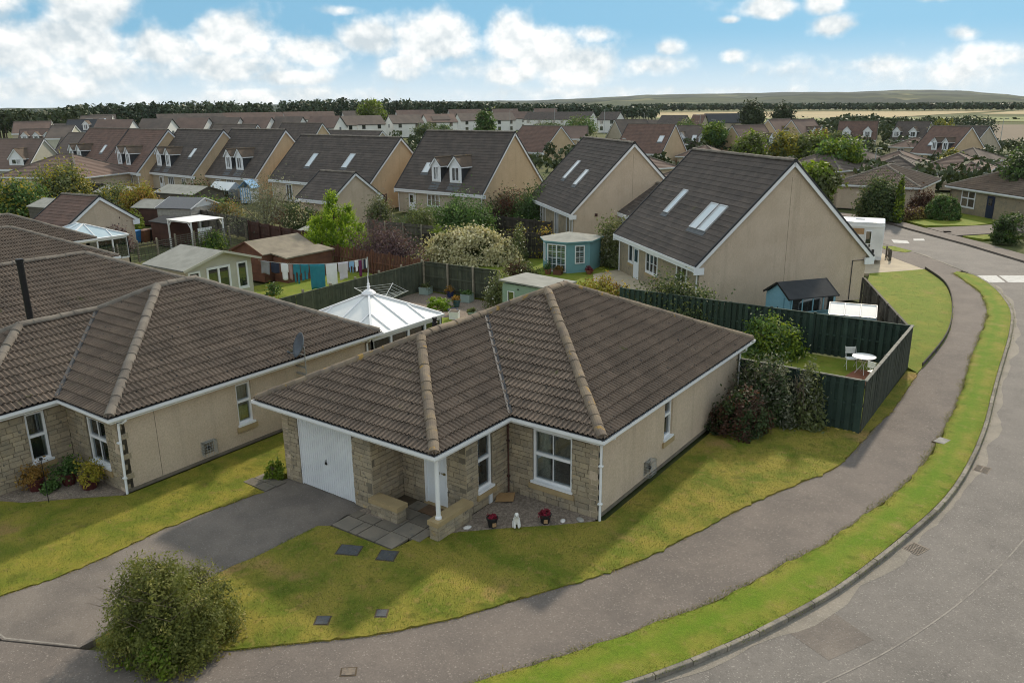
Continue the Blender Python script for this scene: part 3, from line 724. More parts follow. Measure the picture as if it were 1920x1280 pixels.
struct(sheet('gravel_bed', [(-12.6, 15.3), (-8.5, 16.3), (-7.1, 18.1), (-1.3, 18.3), (-1.3, 21.7), (-12.7, 21.7)], .012, 'gravel'))
struct(sheet('lawn', [(-22.5, 10.0), (-12.9, 9.0), (-13.2, 21.7), (-19, 24), (-22.5, 22.5)], .015, 'lawn_back'))
struct(sheet('lawn', [(-14, 22.3), (1.5, 22.3), (4.5, 25.4), (-5.6, 33.6), (-8, 36), (-20, 34), (-24, 26)], .02, 'lawn_back'))
struct(sheet('patio', [(-6.6, 31.4), (-5.9, 34.2), (-3.6, 32.0), (-.3, 28.8), (-1.6, 27.7), (-3.6, 28.6), (-5.6, 29.7)], .034, 'paving_pale'))
struct(sheet('driveway', [(8.35, 41.3), (9.8, 43.0), (10.85, 44.68), (8.65, 47.5), (7.0, 49.8), (2, 45.5), (4.8, 41)], .006, 'paving_pale'))
struct(sheet('verge', [(6.3, 52.6), (7.4, 53.0), (8.9, 51.55), (8.6, 50.7), (7.2, 51.2)], .012, 'verge'))
struct(sheet('footpath', [(24, 47.15), (16.25, 51.15), (11.8, 57.15), (6.7, 63.2), (4.4, 66.2), (-13.6, 76.4), (-12.6, 78), (5.0, 67.7), (7.6, 64.4), (12.9, 58.3), (17.0, 52.7), (25, 49)], -.002, 'asphalt_path'))
struct(sheet('lawn', [(7.4, 65.8), (5.2, 68.3), (3.9, 70.4), (5.5, 75.0), (9.0, 76.3), (13.2, 72.2), (10.9, 68.0)], .02, 'lawn_back'))
struct(sheet('driveway', [(7.75, 64.5), (11.0, 67.9), (14.2, 72.0), (17, 70), (13.6, 64.8), (10.5, 61.2)], .004, 'asphalt_path'))
struct(sheet('lawn', [(11.0, 61.0), (13.9, 64.6), (15.2, 63.2), (12.6, 60.2)], .02, 'lawn_back'))

# kerb stones, one by one
def build_kerb():
    rg = random.Random(3); b = MB(); c = .02
    pr = [(0, -.3), (.125, -.3), (.125, -.012), (.11, .006), (.012, .006), (0, -.004)]
    for x in (0, 1): b.v += [(x, y, z) for y, z in pr]
    n = len(pr)
    for i in range(n): b.f.append((i, (i + 1) % n, n + (i + 1) % n, n + i)); b.m.append(0)
    b.f += [tuple(range(n))[::-1], tuple(range(n, 2 * n))]; b.m += [0, 0]
    me = b.mesh('kerb_stone', 'kerb')
    root = bpy.data.objects.new('kerb', None); link(root); struct(root)
    d = 0; P = [Vector((x, y, 0)) for x, y in KERB]; acc = [0]
    for i in range(1, len(P)): acc.append(acc[-1] + (P[i] - P[i - 1]).length)
    def at_len(s):
        for i in range(1, len(P)):
            if acc[i] >= s: return P[i - 1].lerp(P[i], (s - acc[i - 1]) / (acc[i] - acc[i - 1]))
        return P[-1]
    s = 8.0
    while s < acc[-1] - 14:
        L = .915 if s < 62 else 1.83
        a, e = at_len(s), at_len(s + L); u = (e - a); ln = u.length
        place('kerb_stone', me, root, (a.x, a.y, .0 + rg.uniform(-.006, .006)), math.atan2(u.y, u.x) + rg.uniform(-.006, .006), (ln - .022, 1, 1)); s += L
    # the silted channel beside the kerb
    ch = []; 
    for i in range(0, 160):
        s = 9 + i * .42
        if s > acc[-1] - 20: break
        a, e = at_len(s), at_len(s + .2); u = (e - a).normalized(); nrm = Vector((u.y, -u.x, 0)); w = .10 + .30 * abs(math.sin(i * .37)) * abs(math.sin(i * .11 + 1)) + rg.uniform(0, .06)
        ch.append((a, a + nrm * w))
    V = []; F = []
    for a, e in ch: V += [(a.x, a.y, -.106), (e.x, e.y, -.106)]
    for i in range(len(ch) - 1): F.append((2 * i, 2 * i + 1, 2 * i + 3, 2 * i + 2))
    struct(link(bpy.data.objects.new('road_channel', npmesh('road_channel', V, F, 'silt'))))
build_kerb()
struct(sheet('road_patch', [(15.2, 1.9), (16.3, 1.4), (16.9, 2.6), (15.75, 3.2)], -.1068, 'asphalt_drive', .001))
# timber edging of the next lawn
def lawn_edging():
    t = thing('lawn_edging', 'low weathered timber edging curving round the lawn beside the footpath', 'edging', (0, 0, 0))
    pts = [(p[0] - .03, p[1]) for p in IN2_S[1:]]
    for a, c in zip(pts[:-1], pts[1:]):
        b = MB(); b.beam((a[0], a[1], .07), (c[0], c[1], .07), .045, .22); b.build('board', 'wood_dark', t)
lawn_edging()
# road paint
def paint(name, quads, ms, z=-.104):
    b = MB()
    for q in quads: b.poly([(x, y, z) for x, y in q])
    o = b.build(name, ms); return struct(o)
paint('road_marking', [[(13.9, 44.9), (14.8, 42.9), (15.6, 43.6), (14.9, 45.6)], [(15.05, 45.65), (15.75, 43.65), (17.2, 44.5), (16.4, 46.5)], [(16.6, 46.5), (17.3, 44.6), (19.5, 45.6), (18.8, 47.6)]], 'paint_road')
paint('road_marking', [[(6.4, 57.0), (6.9, 55.4), (8.0, 55.7), (7.6, 57.0)]], 'paint_road'); paint('road_marking', [[(7.8, 58.3), (8.0, 57.3), (8.75, 57.8), (8.5, 58.7)]], 'paint_road')
paint('road_marking', [[(9.2, 63.2), (9.4, 62.5), (10.0, 62.8), (9.7, 63.5)]], 'paint_road', .004)
ln = smooth_path([(16.2, .3), (17.2, 2.4), (18.1, 4.9), (18.8, 7.6), (19.3, 10.2)], 8)
paint('road_line', [[a, c, (c[0] + .032, c[1] - .012), (a[0] + .032, a[1] - .012)] for i, (a, c) in enumerate(zip(ln[:-1], ln[1:]))], 'line_old')
paint('driveway_seam', [[(.2, -8.03), (1.9, -7.98), (3.4, -7.23), (3.38, -7.19), (1.88, -7.94), (.2, -7.99)]], 'line_old', -.001)

# ------------------------------------------------------------------ the hipped bungalows in front
def bungalow(root, G, T, z0=2.5, near=300, ridge='tile_ridge', skip=lambda p: False):
    """G = gutter plan x0, xa, xr, y0, yb, yr: a wide wing in front on the left, the main body behind"""
    x0, xa, xr, y0, yb, yr = G; e = .05; wm = root.matrix_basis.copy()
    xl, X1, X2, Y0, Y1, Y2 = x0 + e, xa - e, xr - e, y0 + e, yb + e, yr - e
    h1 = (X1 - xl) / 2; h2 = (X2 - xl) / 2
    Z = lambda h: z0 + T * h
    A1 = (xl + h1, Y0 + h1, Z(h1)); VT = (xl + h1, Y1 + h1, Z(h1)); A2 = (xl + h2, Y1 + h2, Z(h2)); A3 = (xl + h2, Y2 - h2, Z(h2))
    p = lambda x, y: (x, y, z0)
    faces = [[p(xl, Y0), p(X1, Y0), A1], [p(X1, Y0), p(X1, Y1), VT, A1], [p(X1, Y1), p(X2, Y1), A2, VT], [p(X2, Y1), p(X2, Y2), A3, A2]]
    b = MB()
    for f in faces: b.poly([(q[0], q[1], q[2] - .012) for q in f], 0)
    b.poly([p(X2, Y2), p(xl, Y2), A3], 1); b.poly([p(xl, Y2), p(xl, Y0), A1, VT], 1); b.poly([p(xl, Y2), VT, A2, A3], 1)
    roof = b.build('roof', ['felt_deck', 'tile'], root)
    rolled_roof(roof, faces, wm, near, skip)
    up = lambda q, d=.075: (q[0], q[1], q[2] + d)
    for a, c in ((p(X1 - .06, Y0 + .06), A1), (p(X2 - .06, Y1 + .06), A2), (p(X2 - .06, Y2 - .06), A3), (p(xl + .06, Y0 + .06), A1), (A1, VT), (VT, A2), (A2, A3)):
        ridge_run(roof, up(a), up(c), ridge)
    v = MB(); a = Vector(p(X1, Y1)); c = Vector(VT); n = 14
    s = Vector((1, 1, 0)).normalized() * .062
    for i in range(n):
        q0, q1 = a.lerp(c, i / n), a.lerp(c, (i + 1) / n); u = Vector((0, 0, .118)); lo = Vector((0, 0, .090))
        v.poly([q0 - s + u, q0 + lo, q1 + lo, q1 - s + u]); v.poly([q0 + lo, q0 + s + u, q1 + s + u, q1 + lo])
    v.build('valley', 'slate_dark', roof)
    g = MB(); path = [(x0, y0), (xa, y0), (xa, yb), (xr, yb), (xr, yr), (x0, yr)]
    sweep(g, [(-.13, 2.31), (-.015, 2.375), (0, 2.40), (0, 2.487), (-.014, 2.487), (-.014, 2.41), (-.10, 2.41), (-.10, 2.49), (-.13, 2.49)], path)
    g.build('gutter', 'upvc', root)
    f = MB(); sweep(f, [(-.122, 2.29), (-.122, 2.44), (-.144, 2.44), (-.144, 2.29)], path); sweep(f, [(-.146, 2.30), (-.146, 2.315), (-.80, 2.315), (-.80, 2.30)], path)
    f.build('fascia', 'upvc', root)
    # moss collecting along the eaves
    m = MB(); rg = random.Random(5)
    for (ax, ay), (bx, by) in zip(path, path[1:] + path[:1]):
        L = math.hypot(bx - ax, by - ay); d = ((bx - ax) / L, (by - ay) / L); nn = (-d[1], d[0])
        for k in range(int(L / .055)):
            s_ = k * .055 + rg.uniform(0, .04); w = rg.uniform(.008, .022); x, y = ax + d[0] * s_ + nn[0] * rg.uniform(.035, .07), ay + d[1] * s_ + nn[1] * rg.uniform(.035, .07); z = 2.492 + rg.uniform(0, .018)
            m.poly([(x - w, y - w, z), (x + w, y - w * .5, z), (x, y + w, z + .01)])
    mo = m.build('moss', 'felt_dark', roof); mo['kind'] = 'stuff'
    return roof
def vent_cage(parent, P, rz, s=.42):
    b = MB(); n = 5
    for i in range(n + 1):
        u = i * s / n
        for q in ((u, -.20, 0, u, -.20, s), (0, -.20, u, s, -.20, u), (u, 0, s, u, -.20, s), (0, -u / s * .20, s, s, -u / s * .20, s), (0, -u / s * .2, 0, 0, -u / s * .2, s), (s, -u / s * .2, 0, s, -u / s * .2, s), (0, 0, u, 0, -.2, u), (s, 0, u, s, -.2, u)):
            b.beam(q[:3], q[3:], .006, .006)
    o = b.build('flue_guard', 'lamp_grey', parent, P, rz)
    t = MB(); t.tube([(s / 2, 0, s / 2), (s / 2, -.12, s / 2)], .055, 10); t.build('flue_terminal', 'black_plastic', o)
    k = MB(); k.box(.02, -.004, .02, s - .02, .0, s - .02); k.build('stain', 'mortar', o)
def main_bungalow():
    r = thing('bungalow', 'brown tiled bungalow with white garage door and stone front in the foreground', 'house')
    bungalow(r, (0, 7.129, 10.06, 0, 3.174, 14.28), .466)
    H = 2.31
    gw = stone_wall(r, (.75, .45, 0), 0, 3.67, H, [(.68, 2.93, 0, 2.12)], seed=2)
    stone_wall(r, (4.42, .45, 0), PI / 2, 1.2, H, seed=3)
    stone_wall(r, (4.42, 1.65, 0), 0, 2.33, H, [(.80, 1.64, 0, 2.08)], seed=4)
    stone_wall(r, (6.75, 1.65, 0), PI / 2, 1.9, H, [(.52, 1.16, .52, 2.17)], seed=5)
    stone_wall(r, (6.75, 3.55, 0), 0, 2.93, H, [(.84, 2.12, .57, 2.17)], seed=6)
    sw = plain_wall(r, (9.68, 3.55, 0), PI / 2, 10.35, H, [(4.05, 4.62, .85, 2.06)])
    for i in range(7):
        place('quoin', STONE_ME, sw, (.0, -.012, .08 + i * .31), 0, (.20 if i % 2 else .10, .05, .16))
    b = MB(); b.box(0, -.03, 0, 10.35, .0, .10); b.build('plinth', 'mortar', sw)
    plain_wall(r, (9.68, 13.9, 0), PI, 8.93, H); plain_wall(r, (.75, 13.9, 0), -PI / 2, 13.45, H)
    b = MB(); b.box(4.3, .3, 2.27, 7.0, 3.6, 2.29); b.build('porch_ceiling', 'upvc', r)
    # garage door: vertical ribs, frame, handle
    d = MB(); n = 24; w = 2.19; i0 = 0
    for i in range(n):
        x0 = i * w / n; x1 = x0 + w / n
        d.box(x0, .0, 0, x0 + (x1 - x0) * .62, .03, 2.08); d.box(x0 + (x1 - x0) * .62, .010, 0, x1, .03, 2.08)
    gd = d.build('garage_door', 'garage_white', r, (1.46, .50, .015))
    f = MB(); f.box(-.075, -.03, 0, -.004, .05, 2.10); f.box(w + .004, -.03, 0, w + .06, .05, 2.10); f.box(-.075, -.03, 2.085, w + .06, .05, 2.16); f.build('frame', 'upvc', gd)
    k = MB(); k.lathe(0, 0, [(.045, 0), (.05, .012), (.03, .03)], 12); ho = k.build('handle', 'black', gd, (1.06, -.003, .92)); ho.rotation_euler = (PI / 2, 0, 0)
    k = MB(); k.box(1.048, -.03, .98, 1.072, 0, 1.03); k.build('lock', 'steel', gd)
    # front door
    d = MB(); d.box(.06, .07, .03, .78, .11, 2.02); fd = d.build('front_door', 'door_white', r, (5.22, 1.65, 0))
    f = MB(); f.box(0, .02, 0, .06, .13, 2.08); f.box(.78, .02, 0, .84, .13, 2.08); f.box(.06, .02, 2.02, .78, .13, 2.08); f.build('frame', 'upvc', fd)
    k = MB(); k.box(.36, .055, .98, .52, .07, 1.06); k.build('letter_plate', 'brass', fd)
    k = MB(); k.box(.68, .02, 1.02, .74, .07, 1.07); k.tube([(.71, .03, 1.05), (.60, .03, 1.05)], .012, 6); k.build('handle', 'brass', fd)
    for z in (.25, 1.2):
        k = MB(); k.box(.15, .062, z, .69, .07, z + .55); k.build('panel', 'door_white', fd)
    for z in (0,): 
        k = MB(); k.box(.0, -.06, 0, .84, .10, .045); k.build('threshold', 'sill_stone', fd)
    window(r, (6.75, 2.17, .55), PI / 2, .64, 1.60, 1, (.55, .45), glass='glass', stone_sill=True, room=[(.10, .62, 'curtain')], bars=0)
    window(r, (7.59, 3.55, .60), 0, 1.28, 1.55, 1, (.53, .47), glass='glass', stone_sill=True, bars=1, room=[(-.05, .36, 'curtain')])
    window(r, (9.68, 7.60, .87), PI / 2, .57, 1.18, 1, (.62, .38), glass='glass_dark', stone_sill=True)
    vent_cage(r, (9.68, 6.30, .16), PI / 2, .45)
    # porch: coped bench wall and the dwarf wall that carries the post
    def dwarf(x0, y0, x1, y1, h, name):
        w = MB(); w.box(x0, y0, 0, x1, y1, h - .13); o = w.build(name, 'mortar', r)
        for fx, fy, rz, L in ((x0, y0, 0, x1 - x0), (x1, y0, PI / 2, y1 - y0)):
            rg = random.Random(x0); z = 0
            while z < h - .14:
                hh = min(.14, h - .13 - z); x = 0
                while x < L - .02:
                    l = min(rg.uniform(.24, .42), L - x)
                    if L - x - l < .1: l = L - x
                    cs = Vector((math.cos(rz), math.sin(rz), 0)); place('stone_block', STONE_ME, o, (fx + cs.x * (x + .004) + (0.016 if rz else 0), fy + cs.y * (x + .004) - (0 if rz else .016), z + .004), rz, (l - .008, .05, hh - .008)); x += l
                z += .14
        c = MB(); c.box(x0 - .03, y0 - .05, h - .128, x1 + .05, y1 + .03, h); c.build('coping', 'sill_stone', o); return o
    dwarf(4.45, .30, 5.44, .64, .50, 'porch_bench'); dwarf(6.64, .24, 6.92, 1.62, .55, 'dwarf_wall')
    k = MB(); k.lathe(6.80, .42, [(.085, .55), (.085, .60), (.062, .64), (.062, 2.22), (.075, 2.26), (.075, 2.30)], 14); k.build('porch_post', 'upvc', r, smooth=False)
    downpipe(r, [(9.98, 3.30, 2.40), (9.86, 3.42, 2.28), (9.80, 3.50, 2.20), (9.80, 3.50, .02)])
    downpipe(r, [(9.98, 3.9, 2.40), (9.97, 3.9, 2.30), (9.80, 3.9, 2.22), (9.74, 3.9, 2.16)], .034)
    downpipe(r, [(9.98, 13.6, 2.42), (9.97, 13.6, 2.2), (9.76, 13.62, 2.1), (9.76, 13.62, .02)])
    downpipe(r, [(6.80, 3.49, 2.30), (6.80, 3.49, .02)], .022, 'wood_brown')
    b = MB(); b.box(6.75, 2.60, .0, 6.80, 2.72, .36); b.build('meter_pipe_cover', 'upvc_grey', r)
    f = MB(); f.lathe(.30, 7.9, [(.085, 2.55), (.085, 2.85), (.105, 2.86), (.105, 3.12), (.08, 3.14), (.08, 3.24), (.095, 3.25), (.095, 3.30)], 12); f.build('flue', 'black', r)
main_bungalow()
def left_bungalow():
    ox, oy = -12.0, -6.4
    r = thing('bungalow', 'neighbouring brown tiled bungalow at the left edge with roughcast side wall and satellite dish', 'house', (ox, oy, 0))
    L = lambda x, y, z=0: (x - ox, y - oy, z)
    bungalow(r, (-11.3 - ox, -4.806 - ox, -1.956 - ox, -5.85 - oy, -3.265 - oy, 7.5 - oy), .50, ridge='tile_ridge_grey', skip=lambda p: p.x < -9.5)
    H = 2.31
    stone_wall(r, L(-5.2, -5.5), PI / 2, 2.62, H, [(1.44, 2.0, .64, 2.19)], seed=12)
    stone_wall(r, L(-5.2, -2.88), 0, 2.86, H, [(1.08, 2.20, .60, 2.05)], seed=13)
    sw = plain_wall(r, L(-2.34, -2.88), PI / 2, 10.0, H, [(3.98, 4.56, .76, 2.16)])
    for i in range(7): place('quoin', STONE_ME, sw, (0, -.012, .08 + i * .31), 0, (.32 if i % 2 else .16, .05, .17))
    b = MB(); b.box(0, -.03, 0, 10.0, 0, .10); b.build('plinth', 'mortar', sw)
    b = MB(); b.box(1.16, -.004, 0, 1.175, 0, H); b.build('movement_joint', 'mortar', sw)
    plain_wall(r, L(-2.34, 7.12), PI, 8.6, H); plain_wall(r, L(-10.9, 7.12), -PI / 2, 12.6, H); plain_wall(r, L(-10.9, -5.5), 0, 5.7, H)
    window(r, L(-5.2, -4.06, .66), PI / 2, .56, 1.52, 1, (.52, .48), glass='glass', stone_sill=True, room=[(.5, .55, 'curtain')])
    window(r, L(-4.12, -2.88, .62), 0, 1.12, 1.42, 1, (.56, .44), glass='glass', stone_sill=True, bars=1, room=[(.1, 1.1, 'curtain')])
    window(r, L(-2.34, 1.10, .78), PI / 2, .58, 1.37, 1, (.55, .45), glass='glass', stone_sill=True, room=[(.0, .58, 'curtain')])
    vent_cage(r, L(-2.34, -.35, .22), PI / 2, .45)
    downpipe(r, [L(-2.04, -2.72, 2.40), L(-2.05, -2.72, 2.28), L(-2.12, -2.78, 2.22), L(-2.22, -2.86, 2.2), L(-2.25, -2.90, .02)])
    downpipe(r, [L(-2.04, 6.9, 2.4), L(-2.1, 6.9, 2.25), L(-2.26, 6.9, 2.15), L(-2.26, 6.9, .02)])
    f = MB(); f.lathe(0, 0, [(.17, 0), (.13, .10), (.10, .12), (.10, 2.05), (.12, 2.06), (.12, 2.14)], 14); f.build('flue', 'black', r, L(-8.25, -2.15, 4.05))
    fl = MB(); fl.box(-.24, -.24, -.03, .24, .24, .03); fl.build('flashing', 'lead', r, L(-8.25, -2.15, 4.06))
left_bungalow()
def sat_dish():
    t = thing('satellite_dish', 'dark grey satellite dish on a pole at the eaves of the left bungalow', 'satellite dish', (-1.86, 3.55, 0))
    b = MB(); n = 18; R0 = .42
    prof = [(R0 * k / 5, .16 * (k / 5) ** 2) for k in range(6)]
    i0 = 0
    for r, z in prof:
        for j in range(n): b.v.append((r * math.cos(2 * PI * j / n), 1.05 * r * math.sin(2 * PI * j / n), z))
    for k in range(5):
        for j in range(n): b.f.append((k * n + j, k * n + (j + 1) % n, (k + 1) * n + (j + 1) % n, (k + 1) * n + j)); b.m.append(0)
    d = b.build('reflector', 'dish', t, (0, 0, 2.95), smooth=True)
    d.rotation_euler = Vector((-.35, -.85, .35)).to_track_quat('Z', 'Y').to_euler()
    so = d.modifiers.new('thick', 'SOLIDIFY'); so.thickness = .012
    p = MB(); p.tube([(0, .06, 1.7), (0, .06, 2.9)], .022, 8); p.box(-.48, .03, 1.85, 0, .09, 1.92); p.box(-.48, .03, 2.12, 0, .09, 2.17); p.build('pole', 'steel', t)
    a = MB(); a.tube([(0, .02, 2.62), (-.16, -.42, 2.78)], .012, 6); a.build('arm', 'steel', t)
    l = MB(); l.tube([(-.16, -.42, 2.78), (-.19, -.50, 2.84)], .035, 8); l.build('receiver', 'dish', t)
sat_dish()

# ------------------------------------------------------------------ gable-ended houses
def gable_house(label, A, ang, L, Wd, he, hr, wall='roughcast', tile='tile_flat', wins=(), skys=(), dormers=(), detail=2, front='', group=None, z=0.0, ridge='tile_ridge_grey', pipes=True, gwins=(), back_dormers=(), verge='dark_trim', name='house', porch=(), gleft=False, cat='house'):
    """local x along the eave in view, y back, gable at both ends; A = left end of the eave"""
    r = thing(name, label, cat, (A[0], A[1], z), ang, group)
    oh = .35 if detail else .2; hw = Wd / 2; sl = (hr - he) / hw; cs = 1 / math.sqrt(1 + sl * sl)
    zt = lambda y: he + sl * min(y, Wd - y)
    # walls: gable prism
    b = MB(); x0, x1, y0, y1 = .12, L - .12, oh, Wd - oh; ze = he - .10; za = hr - .16; ztop = zt(oh) - .12
    f = [(x0, y0, 0), (x1, y0, 0), (x1, y1, 0), (x0, y1, 0)]
    b.poly([(x0, y0, 0), (x1, y0, 0), (x1, y0, ztop), (x0, y0, ztop)], 1 if front else 0)
    b.poly([(x1, y0, 0), (x1, y1, 0), (x1, y1, ztop), (x1, hw, za), (x1, y0, ztop)]); b.poly([(x1, y1, 0), (x0, y1, 0), (x0, y1, ztop), (x1, y1, ztop)]); b.poly([(x0, y1, 0), (x0, y0, 0), (x0, y0, ztop), (x0, hw, za), (x0, y1, ztop)])
    w = b.build('wall', [wall, front or wall], r)
    if detail >= 3:
        for i in range(7):
            place('quoin', STONE_ME, w, (x1 - .013, y0, .10 + i * .32), PI / 2, (.42 if i % 2 else .24, .05, .19))
    # roof
    k = MB()
    for s in (0, 1):
        ya, yb = (0, hw) if s == 0 else (Wd, hw); xa, xb = (0, L) if s == 0 else (L, 0)
        k.poly([(xa, ya, he + .01), (xb, ya, he + .01), (xb, yb, hr + .01), (xa, yb, hr + .01)], 0 if detail and s == 0 else 1); k.poly([(xa, ya, he - .06), (xa, yb, hr - .06), (xb, yb, hr - .06), (xb, ya, he - .06)], 2)
    roof = k.build('roof', ['felt_deck', tile, 'upvc'], r)
    if detail:
        flat_roof_rows(roof, [(-.02, 0, he + .02), (L + .02, 0, he + .02), (L + .02, hw, hr + .02), (-.02, hw, hr + .02)], tile, singly=detail >= 2, simple=detail < 2, gauge=.34 if detail > 1 else .36)
    if detail >= 2: ridge_run(roof, (0, hw, hr + .05), (L, hw, hr + .05), ridge, .46)
    else:
        k = MB(); k.beam((-.02, hw, hr + .03), (L + .02, hw, hr + .03), .24, .14); k.build('ridge', ridge, roof)
    # bargeboards with the dark verge above them
    for ex in ((L + .03, 1), (-.03, -1)):
        g = MB()
        for s in (0, 1):
            ya = -.02 if s == 0 else Wd + .02
            g.beam((ex[0], ya, he - .13), (ex[0], hw, hr - .11), .05, .22, 0, (0, 0, 1)); g.beam((ex[0] + ex[1] * .005, ya, he + .03), (ex[0] + ex[1] * .005, hw, hr + .05), .085, .09, 1)
        if detail: g.box(ex[0] - .06, -.06, he - .42, ex[0] + .03, .52, he - .06, 0); g.box(ex[0] - .06, Wd - .52, he - .42, ex[0] + .03, Wd + .06, he - .06, 0)
        g.build('bargeboard', ['upvc', verge], r)
    for ya, yb in ((-.07, .07), (Wd - .07, Wd + .07)):
        e = MB(); e.box(-.05, ya, he - .12, L + .05, yb, he + .0, 0); e.box(-.04, min(ya, yb) + (.05 if ya < 1 else -.02), he - .30, L + .04, yb + (.0 if ya < 1 else -.06), he - .12, 0)
        if ya < 1: e.box(-.04, .06, he - .32, L + .04, oh, he - .30, 0)
        e.build('gutter', 'upvc', r)
    if pipes and detail:
        for x in (.22, L - .3):
            p = MB(); p.tube([(x, -.02, he - .1), (x, .1, he - .34), (x, oh - .05, he - .45), (x, oh - .05, .05)], .045, 7); p.build('downpipe', 'upvc', r)
    for wd in wins:
        x, zz, ww, hh = wd[:4]; kind = wd[4] if len(wd) > 4 else 'w'
        if kind == 'd':
            d = MB(); d.box(x, oh - .02, .05, x + ww, oh + .02, hh); do = d.build('door', 'door_white', r); g = MB(); g.box(x + ww * .2, oh - .03, hh * .55, x + ww * .8, oh - .022, hh * .92); g.build('pane', 'glass_dark', do)
        elif kind == 'p':
            window(r, (x, oh, .1), 0, ww, hh, 2, (1,), sill=False, glass='glass_dark', inset=-.05, name='patio_door', fr=.09)
        elif kind == 'v':   # small waste-pipe stack
            p = MB(); p.tube([(x + ww, oh - .04, zz), (x, oh - .06, zz - .05), (x, oh - .06, .1)], .055, 7); p.build('soil_pipe', 'upvc', r)
        else: window(r, (x, oh, zz), 0, ww, hh, wd[5] if len(wd) > 5 else 2, (1,), fr=.085, glass='glass_dark', inset=-.05, barz=wd[6] if len(wd) > 6 else (), stone_sill=detail >= 3)
    for y, zz, ww, hh in gwins: window(r, (x1, y, zz), PI / 2, ww, hh, 1, (1,), fr=.08, glass='glass_dark', inset=-.05)
    V = Vector((0, cs, sl * cs)); N = Vector((0, -sl * cs, cs))
    for i, (x, v, ww, ll) in enumerate(skys):
        O = Vector((x, 0, he)) + V * v + N * .03; M = basis((1, 0, 0), V, O)
        g = MB(); fr = .06
        g.box(-fr, -fr, 0, ww + fr, 0, .09); g.box(-fr, ll, 0, ww + fr, ll + fr, .09); g.box(-fr, 0, 0, 0, ll, .09); g.box(ww, 0, 0, ww + fr, ll, .09)
        sk = place('skylight', g.mesh('skylight', 'alloy'), r, M=M)
        g = MB(); g.box(0, 0, .03, ww, ll, .055); g.build('pane', 'roof_light', sk)
        g = MB(); g.box(-.16, -.34, .0, ww + .16, -fr - .002, .022); g.build('flashing', 'lead', sk)
    for dm in dormers: dormer(r, dm[0], dm[1], he, sl, y0=dm[2] if len(dm) > 2 else .75, detail=detail, tile='tile_dormer' if tile != 'tile_far' else tile, hh=dm[3] if len(dm) > 3 else 1.75)
    return r
def dormer(r, xc, w, he, sl, y0=.75, detail=2, tile='tile_dormer', hh=1.75):
    """gabled dormer: white front and casement, dark cheeks, little pitched roof running back into the slope"""
    zb = he + sl * y0 - .05; ze = zb + hh; rise = w * .55; yb = (ze - he) / sl; yr = (ze + rise - he) / sl; h = w / 2
    b = MB()
    b.poly([(xc - h, y0, zb), (xc + h, y0, zb), (xc + h, y0, ze), (xc, y0, ze + rise), (xc - h, y0, ze)], 0)
    b.poly([(xc + h, y0, zb), (xc + h, yb, ze), (xc + h, y0, ze)], 1); b.poly([(xc - h, y0, zb), (xc - h, y0, ze), (xc - h, yb, ze)], 1)
    d = b.build('dormer', ['upvc', 'slate_dark'], r)
    o = .16; q = MB()
    for s in (-1, 1):
        q.poly([(xc + s * (h + o), y0 - .14, ze - .10), (xc, y0 - .14, ze + rise + .06), (xc, yr + .1, ze + rise + .06), (xc + s * (h + o), yb - .05, ze - .10)][::s], 0)
        q.poly([(xc + s * (h + o), y0 - .14, ze - .20), (xc, y0 - .14, ze + rise - .04), (xc, yr + .1, ze + rise - .04), (xc + s * (h + o), yb - .05, ze - .20)][::-s], 1)
        q.beam((xc + s * (h + o), y0 - .15, ze - .17), (xc, y0 - .15, ze + rise - .01), .04, .14, 1); q.beam((xc + s * (h + o + .02), y0 - .12, ze - .15), (xc + s * (h + o + .02), yb - .05, ze - .15), .05, .09, 1)
        q.beam((xc + s * (h + o), y0 - .155, ze - .07), (xc, y0 - .155, ze + rise + .09), .05, .05, 2)
    q.beam((xc, y0 - .12, ze + rise + .08), (xc, yr + .05, ze + rise + .08), .18, .10, 3)
    q.build('dormer_roof', [tile, 'upvc', 'dark_trim', 'tile_ridge'], d)
    window(d, (xc - h * .62, y0, zb + .28), 0, h * 1.24, hh - .42, 2, (1,), fr=.075, glass='glass_dark', inset=-.05, sill=True)
    if detail > 1:
        g = MB(); a = (he + sl * (y0 - .75)); g.poly([(xc - h, y0 - .01, zb + .08), (xc - h, y0 - .65, zb - .65 * sl + .11), (xc + h, y0 - .65, zb - .65 * sl + .11), (xc + h, y0 - .01, zb + .08)]); g.build('apron', 'lead', d)
EA = math.atan2(-.65, .76)
RH = gable_house('large gabled house with bare roughcast gable and paired skylights beyond the green fence', (-6.16, 33.35), EA, 11.78, 10.75, 2.45, 7.75, detail=3, front='stone',
            wins=[(2.6, 0, .85, 2.05, 'd'), (1.75, .95, .75, 1.15, 'w', 1), (4.6, .85, 1.75, 1.2, 'w', 3, (.5,)), (8.9, 0, 1.35, 2.05, 'p')], skys=[(3.7, 2.6, .55, 1.75), (8.0, 2.15, .75, 1.75), (9.05, 2.15, .75, 1.75)])
def gable_trim(r, L, Wd, band=True, vents=()):
    x = L - .12
    j = MB(); j.box(x, Wd / 2 - .008, 0, x + .003, Wd / 2 + .008, 6.9); j.build('movement_joint', 'mortar', r)
    if band:
        for i in range(11):
            for k in range(2): place('quoin', STONE_ME, r, (x - .012, Wd - 1.15 + k * .40 + (0 if i % 2 else .0), .02 + i * .205), PI / 2, (.39, .05, .195))
        p = MB(); p.tube([(x + .03, Wd - 1.2, 2.26), (x + .03, Wd - 1.2, .05)], .022, 6); p.tube([(x + .03, Wd - 1.2, 2.26), (x + .03, Wd - .5, 2.26)], .018, 6); p.build('wire_pipe', 'dark_trim', r)
    for y, z in vents: v = MB(); v.box(x, y - .11, z - .11, x + .05, y + .11, z + .11); v.build('vent', 'wood_brown', r)
gable_trim(RH, 11.78, 10.75)
